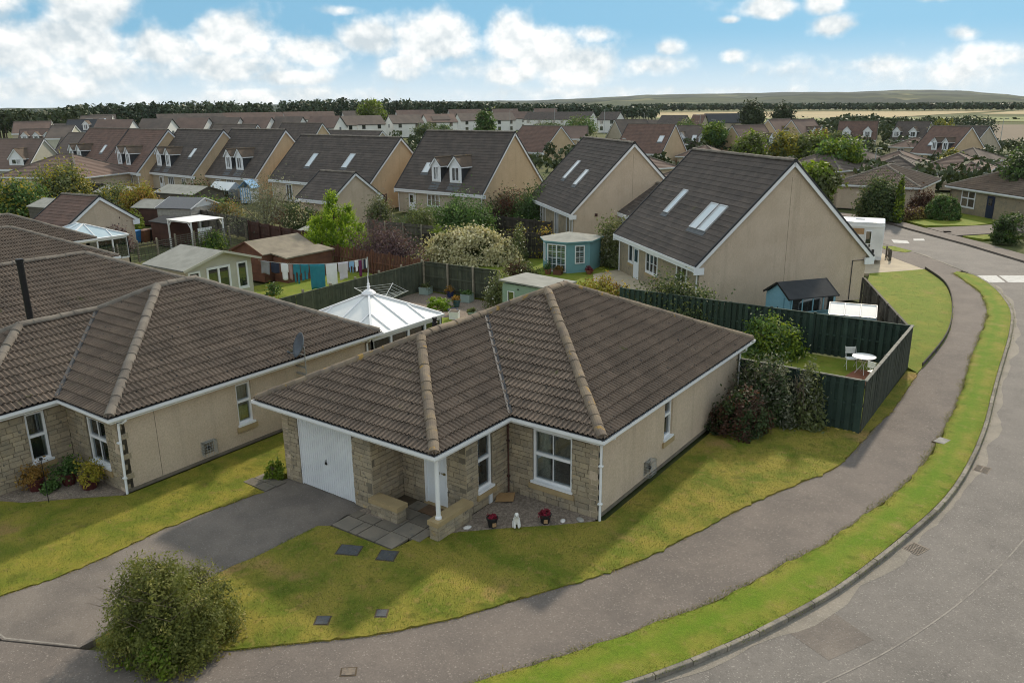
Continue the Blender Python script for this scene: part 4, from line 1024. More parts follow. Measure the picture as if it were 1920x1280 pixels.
H2 = gable_house('gabled house turned away behind the teal summerhouse with two skylights in its slope', (-23.03, 48.01), EA, 12.15, 10.4, 2.45, 7.75, detail=2, front='stone',
            wins=[(2.6, 0, 1.5, 2.1, 'p'), (7.0, 0, .95, 2.1, 'p'), (10.2, .5, 1.0, 1.6, 'w', 1)], skys=[(4.0, 2.9, .62, 1.9), (7.6, 2.6, .7, 1.5)])
gable_trim(H2, 12.15, 10.4, False, [(2.2, 2.3), (4.3, 1.6)])
gable_house('low tiled link wing with white door between the two angled gable houses', (-13.1, 44.8), EA, 7.4, 6.5, 2.45, 4.6, detail=2, wins=[(2.0, 0, .8, 2.05, 'd')], name='outbuilding', pipes=False, cat='outbuilding')
gable_house('brown roofed house with two white gabled dormers in the middle of the picture', (-40.35, 48.3), -.060, 12.1, 10.2, 2.45, 8.1, wall='roughcast_tan', front='roughcast_grey', detail=2,
            wins=[(1.7, 0, .85, 2.0, 'd'), (2.75, 2.2, .9, 0, 'v'), (4.4, .9, 1.75, 1.2, 'w', 3, (.5,)), (9.3, 1.9, .2, .2, 'w', 1)], skys=[(2.75, 2.2, .75, 1.15)], dormers=[(5.4, 1.25), (8.05, 1.6)])
gable_house('long roofed house with two bright skylights behind the small gabled garage', (-61.4, 48.7), -.10, 18.4, 10.2, 2.45, 7.4, wall='roughcast_tan', front='roughcast', detail=2, wins=[(3.0, .3, 1.2, 1.9, 'p'), (6.6, .9, 1.0, 1.1)], skys=[(5.4, 2.3, .75, 1.9), (12.1, 2.5, .8, 1.9)])
rowh = [((-74.64, 48.49), -.059, 11.6, 'tile_flat', 8.0, 'fourth and nearest of the four dormered houses in the left row', [(4.1, 2.4, .6, 1.2)], [(5.3, 1.35), (7.7, 1.55)]),
        ((-85.9, 47.7), -.10, 12.0, 'tile_flat', 7.9, 'third of the four dormered houses in the left row, dark slope', [(8.3, 2.9, .6, 1.3)], [(2.3, 1.35), (4.8, 1.35)]),
        ((-97.2, 47.0), -.10, 11.9, 'tile_flat_red', 7.9, 'second of the four dormered houses in the left row, reddish roof', [], [(5.6, 1.35), (8.2, 1.35)]),
        ((-108.6, 47.3), -.03, 11.9, 'tile_flat_red', 7.9, 'first and farthest of the four dormered houses in the left row, reddish roof', [(8.6, 2.9, .6, 1.3)], [(2.2, 1.3), (4.6, 1.3)])]
for A, an, L, tl, hr, lb, sk, dm in rowh:
    gable_house(lb, A, an, L, 10.2, 2.45, hr, wall='roughcast_tan', front='roughcast_grey', tile=tl, detail=2 if A[0] > -90 else 1, group='dormered houses in the left row', skys=sk, dormers=dm,
                wins=[(2.6, 0, .9, 2.0, 'd'), (3.9, 2.2, -1.0, 0, 'v'), (5.1, .9, 1.6, 1.2, 'w', 3), (8.8, .9, 1.1, 1.1, 'w', 2)])
gable_house('small gabled garage standing in front of the long house with skylights', (-42.4, 36.9), -.06, 5.1, 6.4, 2.4, 4.75, detail=2, wall='roughcast', tile='tile_flat', pipes=True, name='garage', cat='garage')
gable_house('small gabled garage with brown roof left of the bright yellow tree', (-47.4, 15.0), .10, 4.7, 6.2, 2.2, 4.25, detail=2, wall='roughcast', tile='tile_flat_red', name='garage', cat='garage')

# ------------------------------------------------------------------ hipped houses
def hip_house(label, P, ang, L, Wd, he, T, wall='roughcast', tile='tile_far', wins=(), doors=(), detail=1, group=None, z=0.0, ridge='tile_ridge_grey', swins=(), rolled=0, ms_door='door_white', hip_right=True):
    """local x 0..L along the eave in view, y 0..Wd back"""
    r = thing('bungalow', label, 'house', (P[0], P[1], z), ang, group); oh = .38
    for pt, rz, ln in (((oh, oh, 0), 0, L - 2 * oh), ((L - oh, oh, 0), PI / 2, Wd - 2 * oh), ((L - oh, Wd - oh, 0), PI, L - 2 * oh), ((oh, Wd - oh, 0), -PI / 2, Wd - 2 * oh)):
        plain_wall(r, pt, rz, ln, he - .18, ms=wall)
    h = min(L, Wd) / 2; za = he + T * h
    a, b_ = ((h, h, za), (L - h, h, za)) if L >= Wd else ((h, h, za), (h, Wd - h, za))
    p = lambda x, y: (x, y, he)
    faces = [[p(0, 0), p(L, 0), b_, a], [p(L, 0), p(L, Wd), b_], [p(L, Wd), p(0, Wd), a, b_], [p(0, Wd), p(0, 0), a]] if L >= Wd else [[p(0, 0), p(L, 0), a], [p(L, 0), p(L, Wd), b_, a], [p(L, Wd), p(0, Wd), b_], [p(0, Wd), p(0, 0), a, b_]]
    k = MB()
    for i, f in enumerate(faces): k.poly(f, 0 if (rolled and i in (0, 1)) else 1)
    roof = k.build('roof', ['felt_deck', tile], r)
    if rolled:
        M = Matrix.Translation((P[0], P[1], z)) @ Matrix.Rotation(ang, 4, 'Z'); rolled_roof(roof, faces[:2], M, rolled)
    else:
        for f in faces: flat_roof_rows(roof, f, tile, singly=False, simple=True, gauge=.36, lip=.045)
    if detail >= 2:
        for q, s in ((p(.05, .05), a), (p(L - .05, .05), b_ if L >= Wd else a), (p(L - .05, Wd - .05), b_), (p(.05, Wd - .05), a if L >= Wd else b_), (a, b_)): 
            if (Vector(q) - Vector(s)).length > .5: ridge_run(roof, (q[0], q[1], q[2] + .06), (s[0], s[1], s[2] + .06), ridge, .45)
    else:
        g = MB()
        for q, s in ((p(0, 0), a), (p(L, 0), b_ if L >= Wd else a), (p(L, Wd), b_), (p(0, Wd), a if L >= Wd else b_), (a, b_)):
            if (Vector(q) - Vector(s)).length > .5: g.beam((q[0], q[1], q[2] + .05), (s[0], s[1], s[2] + .05), .2, .12)
        g.build('ridge', ridge, roof)
    g = MB(); sweep(g, [(-.12, he - .24), (0, he - .12), (0, he + .01), (-.03, he + .01), (-.03, he - .08), (-.12, he - .08)], [(-.03, -.03), (L + .03, -.03), (L + .03, Wd + .03), (-.03, Wd + .03)]); g.build('gutter', 'upvc', r)
    for x, zz, ww, hh, cols in wins: window(r, (x, oh, zz), 0, ww, hh, cols, (.55, .45), fr=.085, glass='glass_dark', inset=-.05)
    for x, ww in doors:
        d = MB(); d.box(x, oh - .04, .03, x + ww, oh + .02, 2.05); do = d.build('door', ms_door, r); g = MB(); g.box(x + ww * .25, oh - .055, 1.2, x + ww * .75, oh - .042, 1.85); g.build('pane', 'glass_dark', do)
    for y, zz, ww, hh in swins: window(r, (L - oh, y, zz), PI / 2, ww, hh, 1, (1,), fr=.085, glass='glass_dark', inset=-.05)
    return r
hip_house('brown hipped roof just behind the left bungalow, nearest of the three back roofs', (-22.1, -4.0), 0, 8.4, 12.8, 2.45, .466, rolled=200, detail=2)
hip_house('brown hipped roof at the left edge, middle of the three back roofs', (-34.65, -2.0), 0, 8.0, 12.85, 2.45, .466, rolled=120, detail=2)
hip_house('brown hipped roof at the left edge, farthest of the three back roofs', (-42.2, 3.0), 0, 7.4, 10.8, 2.40, .466, rolled=60, detail=2)
hip_house('hipped bungalow with weeping tree in front across the road', (-3.2, 74.4), -.01, 8.6, 10.7, 2.45, .40, detail=2, rolled=120, wins=[(4.6, .55, .9, 1.65, 1), (5.8, .55, .9, 1.65, 1)])
hip_house('stone bungalow with navy front door at the right edge', (6.9, 78.2), -.83, 13.0, 9.5, 2.45, .466, wall='stone', detail=2, rolled=120, wins=[(2.2, .65, 2.0, 1.6, 2)], doors=[(5.9, 1.0)], ms_door='door_navy')
for P, an, L, Wd, lb, tl, z in [((-.6, 105.6), .0, 8.5, 10, 'brown hipped roof right behind the weeping-tree bungalow', 'tile_far_red', -.6), ((-24.6, 147.5), -.5, 9, 9, 'hipped roof left of the round grey tree in the distance', 'tile_far', -2.3), ((-14.8, 138.3), -.2, 9, 10, 'hipped roof right of the round grey tree in the distance', 'tile_far_red', -2.3),
                            ((-14.0, 72.0), .0, 9.2, 13, 'hipped roof seen over the ridge of the large gabled house', 'tile_far', 0), ((4.2, 144.0), -.6, 12, 10, 'dark low bungalow at the far right edge', 'tile_flat', -2.3), ((11.5, 98.0), -.8, 10, 8.5, 'brown hipped roof behind the navy-door bungalow', 'tile_far_red', -1.3),
                            ((-6.2, 103), .05, 6.8, 9, 'dark roof beside the lime green tree', 'tile_flat', -.5), ((-96.5, 33.0), .35, 13, 11, 'hipped brown roof at the left edge below the white gablet house', 'tile_far_red', 0), ((-40, 82), -.4, 10, 11, 'reddish hipped roof between the two dormerless gables', 'tile_far_red', 0),
                            ((-22.0, 70.0), -.55, 10, 9.5, 'brown hipped roof above the link wing', 'tile_far_red', 0), ((-18.5, 104), -.3, 10, 9, 'hipped roof behind the yellow-green street trees', 'tile_far', -.8)]:
    hip_house(lb, P, an, L, Wd, 2.45, .466, tile=tl, z=z, wins=[(2, .8, 1.4, 1.3, 2)])

# houses farther off
far = [  # label, A, ang, L, W, he, hr, z, wall, tile, dormers, skys
    ('brown gabled house with tan gable above the near ridge', (-58.6, 128.8), -0.06, 10.5, 10.5, 2.45, 7.8, -1.03, 'roughcast_tan', 'tile_flat_red', [], [(8.5, 3, .9, 1.4)]),
    ('grey roofed house with two dormers beside the tan gable', (-62.4, 160.1), 0.1, 10.5, 9.5, 2.45, 7.6, -2.0, 'roughcast_grey', 'tile_far', [(3.4, 1.8, 1.0), (8.4, 1.8, 1.0)], [(5.6, 2.5, .9, 1.6)]),
    ('tan gabled house, left of the three dormered roofs in line', (-44.4, 164.5), 1.28, 11.6, 9.5, 2.45, 7.8, -2.15, 'roughcast_tan', 'tile_far_red', [(4.2, 1.7), (9.2, 1.7)], []),
    ('tan gabled house, middle of the three dormered roofs in line', (-49.1, 202.9), 1.35, 11.1, 9.5, 2.45, 7.8, -1.6, 'roughcast_tan', 'tile_far_red', [(4.2, 1.7), (8.4, 1.7)], []),
    ('tan gabled house, right of the three dormered roofs in line', (-43.8, 205.4), 1.33, 11.1, 9.5, 2.45, 7.8, -1.7, 'roughcast_tan', 'tile_far_red', [(4.6, 1.7), (8.2, 1.7)], []),
    ('dark brown roof with two wide dormers at the field edge', (-44.6, 237.7), 0.18, 10.7, 9.5, 2.45, 7.6, -2.7, 'roughcast_grey', 'tile_flat_red', [(2.6, 2.2), (8.2, 2.2)], []),
    ('dark roof with two wide dormers left of the big tan gable', (-32, 246.7), -0.19, 9.4, 9.5, 2.45, 7.6, -2.9, 'roughcast_grey', 'tile_flat', [(1.6, 2.1), (6.2, 2.1)], []),
    ('large tan gable with twin narrow dormers on the far right', (-14, 178.1), -0.63, 10.0, 10.4, 2.45, 7.9, -2.5, 'roughcast_tan', 'tile_flat_red', [(5.4, 1.4), (8.2, 1.5)], [(3.0, 2.3, .9, 1.5)]),
    ('grey gabled house half hidden behind the large tan gable', (-12.7, 204), -0.57, 9, 9.5, 2.45, 7.2, -2.4, 'roughcast_grey', 'tile_flat', [], []),
    ('tan gable with brown roof in the gap between the two nearer gables', (-84.5, 128), -0.25, 12, 10.5, 2.45, 7.5, -1.2, 'roughcast_tan', 'tile_flat_red', [], [(1.2, 2, .8, 1.6)]),
    ('reddish roofed house behind the gap between the nearer gables', (-94, 161), 0.5, 9, 9.5, 2.45, 5.4, -0.2, 'roughcast_tan', 'tile_far_red', [], []),
    ('brown roofed house with grey gable left of the tan gabled house', (-90, 192), 1.05, 10.5, 10, 2.45, 7.6, -1.4, 'roughcast_grey', 'tile_far', [], []),
    ('brown roofed house with grey gable seen behind the fourth dormered house', (-104.2, 81.1), -0.1, 12.1, 9.0, 2.45, 7.9, 0, 'roughcast_tan', 'tile_flat', [], []),
    ('low grey roof with small gable behind the long skylight house', (-111.7, 99.5), -0.09, 16.7, 8.0, 2.45, 6.0, 0, 'roughcast_grey', 'tile_flat', [], []),
    ('flat brown ridge roof behind the third and fourth dormered houses', (-120, 77.8), -0.05, 13.9, 9, 2.45, 7.9, -0.2, 'roughcast_grey', 'tile_far', [], []),
    ('wide brown roof with a white gablet window at the left edge', (-130.8, 41.9), 0.47, 11.9, 10, 2.45, 7.0, -0.9, 'paint_cream', 'tile_far_red', [(9.8, 2.6, .6, 1.2)], []),
    ('dark roof beyond the first dormered house', (-129.1, 54.7), -0.07, 11.8, 9, 2.45, 7.0, -0.2, 'roughcast_grey', 'tile_far', [], []),
    ('tan gable above the left row, facing the street', (-236, 101.5), 0.34, 10, 11, 3.2, 7.6, -1.0, 'roughcast_tan', 'tile_far', [], []),
    ('grey gable below the tan gable in the left background', (-152, 66), 0.58, 8, 10, 2.6, 6.8, -1.6, 'roughcast_grey', 'tile_far', [], []),
    ('pale house with long brown roof near the wood', (-214, 86), 0.95, 9, 9, 5.0, 8.0, -0.3, 'roughcast_grey', 'tile_far_red', [], []),
    ('dormered terrace of grey houses in the left background', (-199, 80.5), 0.9, 8, 9, 2.6, 6.4, -0.4, 'roughcast_grey', 'tile_far_red', [(1.6, 1.4), (4.2, 1.4), (6.6, 1.4)], []),
    ('cream house with grey slope beside the dormered terrace', (-188, 82), 0.7, 5.5, 10, 4.4, 7.3, -0.4, 'paint_cream', 'tile_far', [], []),
    ('slate grey roofed house with small dormer in the left background', (-226.8, 105.6), 0.79, 10, 10, 4.4, 7.9, -0.1, 'render_white', 'slate_dark', [(6, 1.6)], []),
    ('long pale roof with glinting panels under the wood', (-290, 142), 0.89, 11, 11, 5.0, 8.3, 0, 'render_white', 'tile_far', [], [(2, 1.5, 2.4, 2.5), (6.5, 1.5, 2.4, 2.5)]),
]
for lb, A, an, L, Wd, he, hr, z, wl, tl, dm, sk in far:
    dist = math.hypot(A[0] - CAM.x, A[1] - CAM.y)
    gable_house(lb, A, an, L, Wd, he, hr, wall=wl, tile=tl, detail=1 if dist < 190 else 0, z=z, dormers=dm, skys=sk, group='houses in the background', wins=[(1, .8, 1.3, 1.2), (L - 2.6, .8, 1.3, 1.2)], pipes=False)

for i, (P, an, L, Wd, z) in enumerate([((-66, 150), -.2, 9, 9, -.6), ((-47, 132), .1, 9, 8.5, -1.6), ((-36, 122), -.1, 10, 9, -1.6), ((-56, 182), .2, 10, 9, -1.8), ((-33, 172), -.1, 9, 9, -2.2), ((-22, 196), .0, 10, 9, -2.3), ((-6, 156), -.4, 9, 9, -2.3), ((4, 172), -.5, 10, 9, -2.3)]):
    hip_house('low brown hipped roof among the far estate trees, %s from the left' % ['first', 'second', 'third', 'fourth', 'fifth', 'sixth', 'seventh', 'eighth'][i], P, an, L, Wd, 2.45, .45, tile='tile_far_red' if i % 2 else 'tile_far', z=z, wins=[(2, .8, 1.4, 1.3, 2)], group='low hipped roofs in the far estate')

# ------------------------------------------------------------------ foliage
def leaf_cards(C, Nrm, size, rg, asp=.55, fold=True):
    n = len(C); t = rg.normal(size=(n, 3)); t -= (t * Nrm).sum(1, keepdims=True) * Nrm; t /= np.linalg.norm(t, axis=1, keepdims=True) + 1e-9
    s = np.cross(Nrm, t); sz = size[:, None]
    V = np.stack([C - t * sz, C + s * sz * asp, C + t * sz, C - s * sz * asp], 1).reshape(-1, 3)
    F = np.arange(n * 4).reshape(n, 4); return V, F
def crown_points(n, rx, ry, rz, clumps, rg, shape='dome', spread=.20, hollow=.35):
    d = rg.normal(size=(clumps, 3)); d /= np.linalg.norm(d, axis=1, keepdims=True)
    r = hollow + (1 - hollow) * rg.random(clumps) ** .45; r *= rg.uniform(.86, 1.06, clumps)
    lob = rg.normal(size=(9, 3)); lob /= np.linalg.norm(lob, axis=1, keepdims=True); lob[:, 2] = np.abs(lob[:, 2]); r *= 1.0 if shape == 'box' or hollow >= .85 else .86 + .30 * np.clip((d @ lob.T), 0, 1).__pow__(6).sum(1).clip(0, 1.1)
    c = d * r[:, None]
    if shape == 'dome': c[:, 2] = np.abs(c[:, 2]) * 1.0 - .0
    if shape == 'cone': c[:, 2] = rg.random(clumps) ** 1.3 * 2 - 1; k = np.sqrt(np.clip((1 - c[:, 2]) / 2, .02, 1)) * .9 * rg.uniform(.6, 1.05, clumps); a = rg.random(clumps) * 2 * PI; c[:, 0] = np.cos(a) * k; c[:, 1] = np.sin(a) * k
    if shape == 'box': c = np.sign(d) * np.abs(d) ** .35 * r[:, None]; c /= np.maximum(1, np.abs(c).max(1, keepdims=True))
    w = rg.random(clumps) + .4; idx = rg.choice(clumps, n, p=w / w.sum())
    P = c[idx] + rg.normal(size=(n, 3)) * spread * (.6 + .8 * rg.random(clumps))[idx][:, None]
    crn = rg.random(clumps)[idx]
    return P * np.array([rx, ry, rz]) * .88, c[idx] * np.array([1 / rx, 1 / ry, 1 / rz]), crn
def crown_mesh(name, n, r, clumps, seed, ms, leaf=.08, shape='dome', spread=.2, hollow=.35, zc=0, asp=.55, zmin=.03, lo=None):
    rg = np.random.default_rng(seed); P, Nr, crn = crown_points(n, *r, clumps, rg, shape, spread, hollow)
    P[:, 2] += zc; low = P[:, 2] < zmin; P[low, 2] = zmin + rg.random(low.sum()) * .25 * r[2]
    Nr = Nr / (np.linalg.norm(Nr, axis=1, keepdims=True) + 1e-9) + rg.normal(size=(n, 3)) * .75; Nr[:, 2] += .25; Nr /= np.linalg.norm(Nr, axis=1, keepdims=True)
    V, F = leaf_cards(P, Nr, leaf * rg.uniform(.6, 1.3, n), rg, asp)
    rnd = np.repeat(np.clip(crn * .55 + rg.random(n) * .45, 0, 1), 4)
    return npmesh(name, V, F, ms, rnd=rnd)
def stems(b, x, y, h, r, n, rg, spread, mi=0, forks=2, base=.0):
    for k in range(n):
        a = rg.uniform(0, 2 * PI); L = h * rg.uniform(.75, 1.05); sp = spread * rg.uniform(.3, 1)
        p0 = Vector((x + math.cos(a) * base, y + math.sin(a) * base, -.02)); p2 = Vector((x + math.cos(a) * sp, y + math.sin(a) * sp, L)); p1 = p0.lerp(p2, .45) + Vector((rg.uniform(-.1, .1) * spread, rg.uniform(-.1, .1) * spread, .06 * h))
        b.tube([p0, p1, p2], [r, r * .6, r * .15], 5, mi)
        for q in range(forks):
            t = rg.uniform(.35, .8); s0 = p1.lerp(p2, t); a2 = a + rg.uniform(-1.4, 1.4); s1 = s0 + Vector((math.cos(a2), math.sin(a2), rg.uniform(.3, 1.1))) * spread * .42
            b.tube([s0, s1], [r * .4, r * .12], 4, mi)
def shrub(label, x, y, r, ms, name='shrub', cat='shrub', n=2600, leaf=.09, clumps=60, seed=1, shape='dome', zc=0.0, spread=.18, stem_n=6, stem_h=.85, z=0.0, group=None, hollow=.35, extra=None, asp=.55, stem_r=.03, bark='twig', rz=0.0):
    t = thing(name, label, cat, (x, y, z), rz, group)
    place('crown', crown_mesh('crown', n, r, clumps, seed, ms, leaf, shape, spread, hollow, zc, asp), t)
    if stem_n:
        b = MB(); rg = random.Random(seed); hh = zc + r[2] * stem_h
        stems(b, 0, 0, hh, stem_r, stem_n, rg, min(r[0], r[1]) * .85, base=min(.12, r[0] * .2)); b.build('stems', bark, t)
    for e in extra or ():
        nm, m2, n2, lf2, kw = e; place(nm, crown_mesh(nm, n2, kw.get('r', r), kw.get('clumps', clumps), seed + 77, m2, lf2, kw.get('shape', shape), kw.get('spread', spread), kw.get('hollow', .8), kw.get('zc', zc), kw.get('asp', .6)), t, kw.get('off', (0, 0, 0)))
    return t
def tree(label, x, y, h, r, ms, trunk_h, name='tree', n=2200, leaf=.2, clumps=70, seed=1, shape='ball', z=0.0, group=None, spread=.17, tr=.14, bark='bark', hollow=.3, cat='tree', extra=None):
    t = thing(name, label, cat, (x, y, z), 0, group); rzv = (h - trunk_h) / 2; zc = trunk_h + rzv
    if shape == 'dome': rzv, zc = (h - trunk_h), trunk_h
    place('crown', crown_mesh('crown', n, (r[0], r[1], rzv), clumps, seed, ms, leaf, shape, spread, hollow, zc, zmin=trunk_h * .8), t)
    b = MB(); rg = random.Random(seed); b.tube([(0, 0, -.1), (rg.uniform(-.05, .05), rg.uniform(-.05, .05), trunk_h), (rg.uniform(-.1, .1), rg.uniform(-.1, .1), zc + rzv * .55)], [tr, tr * .75, tr * .2], 7)
    for k in range(7):
        a = rg.uniform(0, 2 * PI); z0 = rg.uniform(trunk_h * .8, zc); b.tube([(0, 0, z0), (math.cos(a) * r[0] * .4, math.sin(a) * r[1] * .4, z0 + rzv * .35), (math.cos(a) * r[0] * .75, math.sin(a) * r[1] * .75, z0 + rzv * .75)], [tr * .4, tr * .25, tr * .06], 5)
    b.build('trunk', bark, t)
    for e in extra or ():
        nm, m2, n2, lf2 = e; place(nm, crown_mesh(nm, n2, (r[0], r[1], rzv), clumps, seed + 5, m2, lf2, shape, spread, .75, zc), t)
    return t

# grass blades over the near turf, one mass per lawn
def grass_on(name, pts, z, dens, ms, seed, hgt=(.014, .036), near=None, w=.006):
    rg = np.random.default_rng(seed); P = np.array(pts); x0, y0 = P.min(0); x1, y1 = P.max(0); n = int((x1 - x0) * (y1 - y0) * dens)
    X = rg.uniform(x0, x1, n); Y = rg.uniform(y0, y1, n); ins = np.zeros(n, bool); j = len(P) - 1
    for i in range(len(P)):
        c = ((P[i, 1] > Y) != (P[j, 1] > Y)) & (X < (P[j, 0] - P[i, 0]) * (Y - P[i, 1]) / (P[j, 1] - P[i, 1] + 1e-12) + P[i, 0]); ins ^= c; j = i
    X, Y = X[ins], Y[ins]
    if near:
        d = np.hypot(X - CAM.x, Y - CAM.y); keep = rg.random(len(X)) < np.clip(near / d, 0, 1) ** 2; X, Y = X[keep], Y[keep]
    n = len(X); h = rg.uniform(hgt[0], hgt[1], n); a = rg.uniform(0, 2 * PI, n); ln = rg.uniform(.2, .9, n) * h; a2 = rg.uniform(0, 2 * PI, n); ww = w * rg.uniform(.7, 1.6, n)
    B = np.stack([X, Y, np.full(n, z - .004)], 1); D = np.stack([np.cos(a) * ww, np.sin(a) * ww, np.zeros(n)], 1); T = B + np.stack([np.cos(a2) * ln, np.sin(a2) * ln, h], 1)
    V = np.stack([B - D, B + D, T], 1).reshape(-1, 3); F = np.arange(n * 3).reshape(n, 3)
    o = bpy.data.objects.new(name, npmesh(name, V, F, ms, rnd=np.repeat(rg.random(n), 3))); link(o); return o
for i, (pts, z, ms, dn) in enumerate([(lawn_main + IN_S[::-1] + [(4.9, -6.45)], .022, 'lf_grass', 520), (lawn_main + IN_S[::-1] + [(4.9, -6.45)], .022, 'lf_drygrass', 260), (OUT_S + [(p[0] - .12, p[1]) for p in reversed(ki)], .012, 'lf_grass', 620), (OUT_S + [(p[0] - .12, p[1]) for p in reversed(ki)], .012, 'lf_drygrass', 240),
                              ([(-9, -9), (-5, -4.4), (-2.2, -3), (-2.2, 7), (.5, 7), (.7, .7), (.9, -.8), (.5, -3.5), (.3, -7.4), (-4, -8.9)], .02, 'lf_grass', 420), ([(14, 22), (10.1, 31.2), (8.3, 41), (10.8, 44.6)] + IN2_S[::-1], .03, 'lf_grass', 160)]):
    o = grass_on('grass', pts, z, dn, ms, 100 + i, near=26, w=.007); o['kind'] = 'stuff'; o['label'] = ['short green turf of the front lawn', 'dry straw-coloured blades in the front lawn', 'green turf of the roadside verge', 'dry blades in the roadside verge', 'green turf of the left lawn', 'green turf of the lawn behind the fence'][i]; o['category'] = 'grass'
# tufts that lean over the edges of the path and kerb
def fringe(path, seed, dens=70, z=.0, side=.04, ms='lf_grass', label='ragged grass along the path edge'):
    rg = np.random.default_rng(seed); P = np.array(path); L = np.hypot(*(P[1:] - P[:-1]).T); cum = np.r_[0, np.cumsum(L)]; n = int(cum[-1] * dens); s = rg.uniform(0, cum[-1], n); i = np.clip(np.searchsorted(cum, s) - 1, 0, len(L) - 1); t = (s - cum[i]) / L[i]
    Q = P[i] + (P[i + 1] - P[i]) * t[:, None]; clump = np.sin(s * 2.3) * np.sin(s * .71 + 1) * .5 + .5; Q += rg.normal(size=(n, 2)) * (side * (.4 + clump))[:, None]
    h = rg.uniform(.015, .045, n) * (.5 + clump); a = rg.uniform(0, 2 * PI, n); a2 = rg.uniform(0, 2 * PI, n); ww = .008
    B = np.c_[Q, np.full(n, z)]; D = np.c_[np.cos(a) * ww, np.sin(a) * ww, np.zeros(n)]; T = B + np.c_[np.cos(a2) * h * .9, np.sin(a2) * h * .9, h * .8]
    o = bpy.data.objects.new('grass_fringe', npmesh('grass_fringe', np.stack([B - D, B + D, T], 1).reshape(-1, 3), np.arange(n * 3).reshape(n, 3), ms, rnd=np.repeat(rg.random(n), 3))); link(o); tag(o, label, 'grass', kind='stuff')
fringe(IN_S, 1, 150, .005, .05, 'lf_drygrass', 'dry ragged grass along the inner edge of the footpath'); fringe(OUT_S, 2, 220, .0, .07, 'lf_grass', 'green ragged grass along the outer edge of the footpath'); fringe(OUT_S, 5, 120, .0, .09, 'lf_drygrass', 'dry grass creeping over the outer edge of the footpath'); fringe([p for p in KERB if p[1] < 46], 3, 60, .0, .05, 'lf_grass', 'grass leaning over the kerb stones')
fringe([(.82, -.8), (.62, -2.1), (.45, -3.5), (.55, -5), (.46, -6.2), (.16, -7.35)], 4, 160, .0, .05, 'lf_drygrass', 'dry grass along the driveway edge'); fringe([(3.5, -6.9), (3.5, -5.2), (3.54, -3.45), (3.66, -2.9), (3.75, -.98)], 6, 160, .0, .05, 'lf_grass', 'green grass along the right driveway edge')

# ------------------------------------------------------------------ in front of the bungalow
def slabs():
    root = bpy.data.objects.new('paved_path', None); link(root); struct(root)
    b = MB(); b.box(0, 0, -.05, 1, 1, 1); me = None
    c = .012; m = MB(); m.v = [(0, 0, -.06), (1, 0, -.06), (1, 1, -.06), (0, 1, -.06), (0, 0, .0), (1, 0, .0), (1, 1, .0), (0, 1, .0)]
    m.f = [(4, 5, 6, 7), (0, 1, 5, 4), (1, 2, 6, 5), (2, 3, 7, 6), (3, 0, 4, 7)]; m.m = [0] * 5; me = m.mesh('paving_slab', 'paving'); rg = random.Random(4)
    S_ = [(4.02, -.74, .62, .60), (4.66, -.74, .28, .60), (4.96, -.72, .62, .60), (5.60, -.72, .60, .62), (4.02, -.12, .30, .34), (4.34, -.12, .60, .34), (4.96, -.10, .62, .36), (5.60, -.08, .62, .62), (5.50, .28, .08, .36), (5.60, .56, .62, .55), (6.24, -.08, .32, .62), (6.24, .56, .32, .55), (5.50, 1.13, .50, .46), (6.02, 1.13, .54, .46), (4.96, .66, .62, .45), (4.46, .68, .48, .45), (5.0, 1.13, .48, .46)]
    for x, y, w, d in S_: place('paving_slab', me, root, (x + .006, y + .006, .030 + rg.uniform(-.004, .004)), rg.uniform(-.006, .006), (w - .012, d - .012, 1))
    for x, y, w, d in ((-.10, -.50, .52, .34), (.44, -.50, .50, .34), (-.05, -.14, .5, .34), (.47, -.14, .5, .34)): place('paving_slab', me, root, (x, y, .030), .02, (w, d, 1))
slabs()
def pebbles(name, label, poly, n, seed, z=.012, ms='pebble', size=(.012, .03)):
    rg = np.random.default_rng(seed); P = np.array(poly); X = rg.uniform(P[:, 0].min(), P[:, 0].max(), n * 3); Y = rg.uniform(P[:, 1].min(), P[:, 1].max(), n * 3); ins = np.zeros(len(X), bool); j = len(P) - 1
    for i in range(len(P)):
        ins ^= ((P[i, 1] > Y) != (P[j, 1] > Y)) & (X < (P[j, 0] - P[i, 0]) * (Y - P[i, 1]) / (P[j, 1] - P[i, 1] + 1e-12) + P[i, 0]); j = i
    X, Y = X[ins][:n], Y[ins][:n]; n = len(X); base = np.array([(1, 0, 0), (0, 1, 0), (-1, 0, 0), (0, -1, 0), (0, 0, .7)]); s = rg.uniform(*size, n); a = rg.uniform(0, 2 * PI, n)
    V = np.zeros((n, 5, 3)); ca, sa = np.cos(a), np.sin(a); V[:, :, 0] = (base[None, :, 0] * ca[:, None] - base[None, :, 1] * sa[:, None] * .7) * s[:, None] + X[:, None]; V[:, :, 1] = (base[None, :, 0] * sa[:, None] + base[None, :, 1] * ca[:, None] * .7) * s[:, None] + Y[:, None]; V[:, :, 2] = base[None, :, 2] * s[:, None] + z
    F = (np.array([(0, 1, 4), (1, 2, 4), (2, 3, 4), (3, 0, 4)])[None] + (np.arange(n) * 5)[:, None, None]).reshape(-1, 3)
    o = bpy.data.objects.new(name, npmesh(name, V.reshape(-1, 3), F, ms)); link(o); o['kind'] = 'stuff'; o['label'] = label; o['category'] = 'gravel'
gb = [(6.95, .78), (7.05, .92), (8.1, 1.92), (8.9, 2.62), (9.62, 3.34), (9.66, 3.53), (6.8, 3.53), (6.78, 1.7), (6.95, 1.6)]
struct(sheet('gravel_bed', gb, .016, 'gravel')); pebbles('gravel', 'pinkish gravel under the front windows', gb, 8000, 5, .018, size=(.016, .042))
g2 = [(4.18, .22), (5.5, .28), (5.5, .30), (4.42, .44), (4.2, .44)]
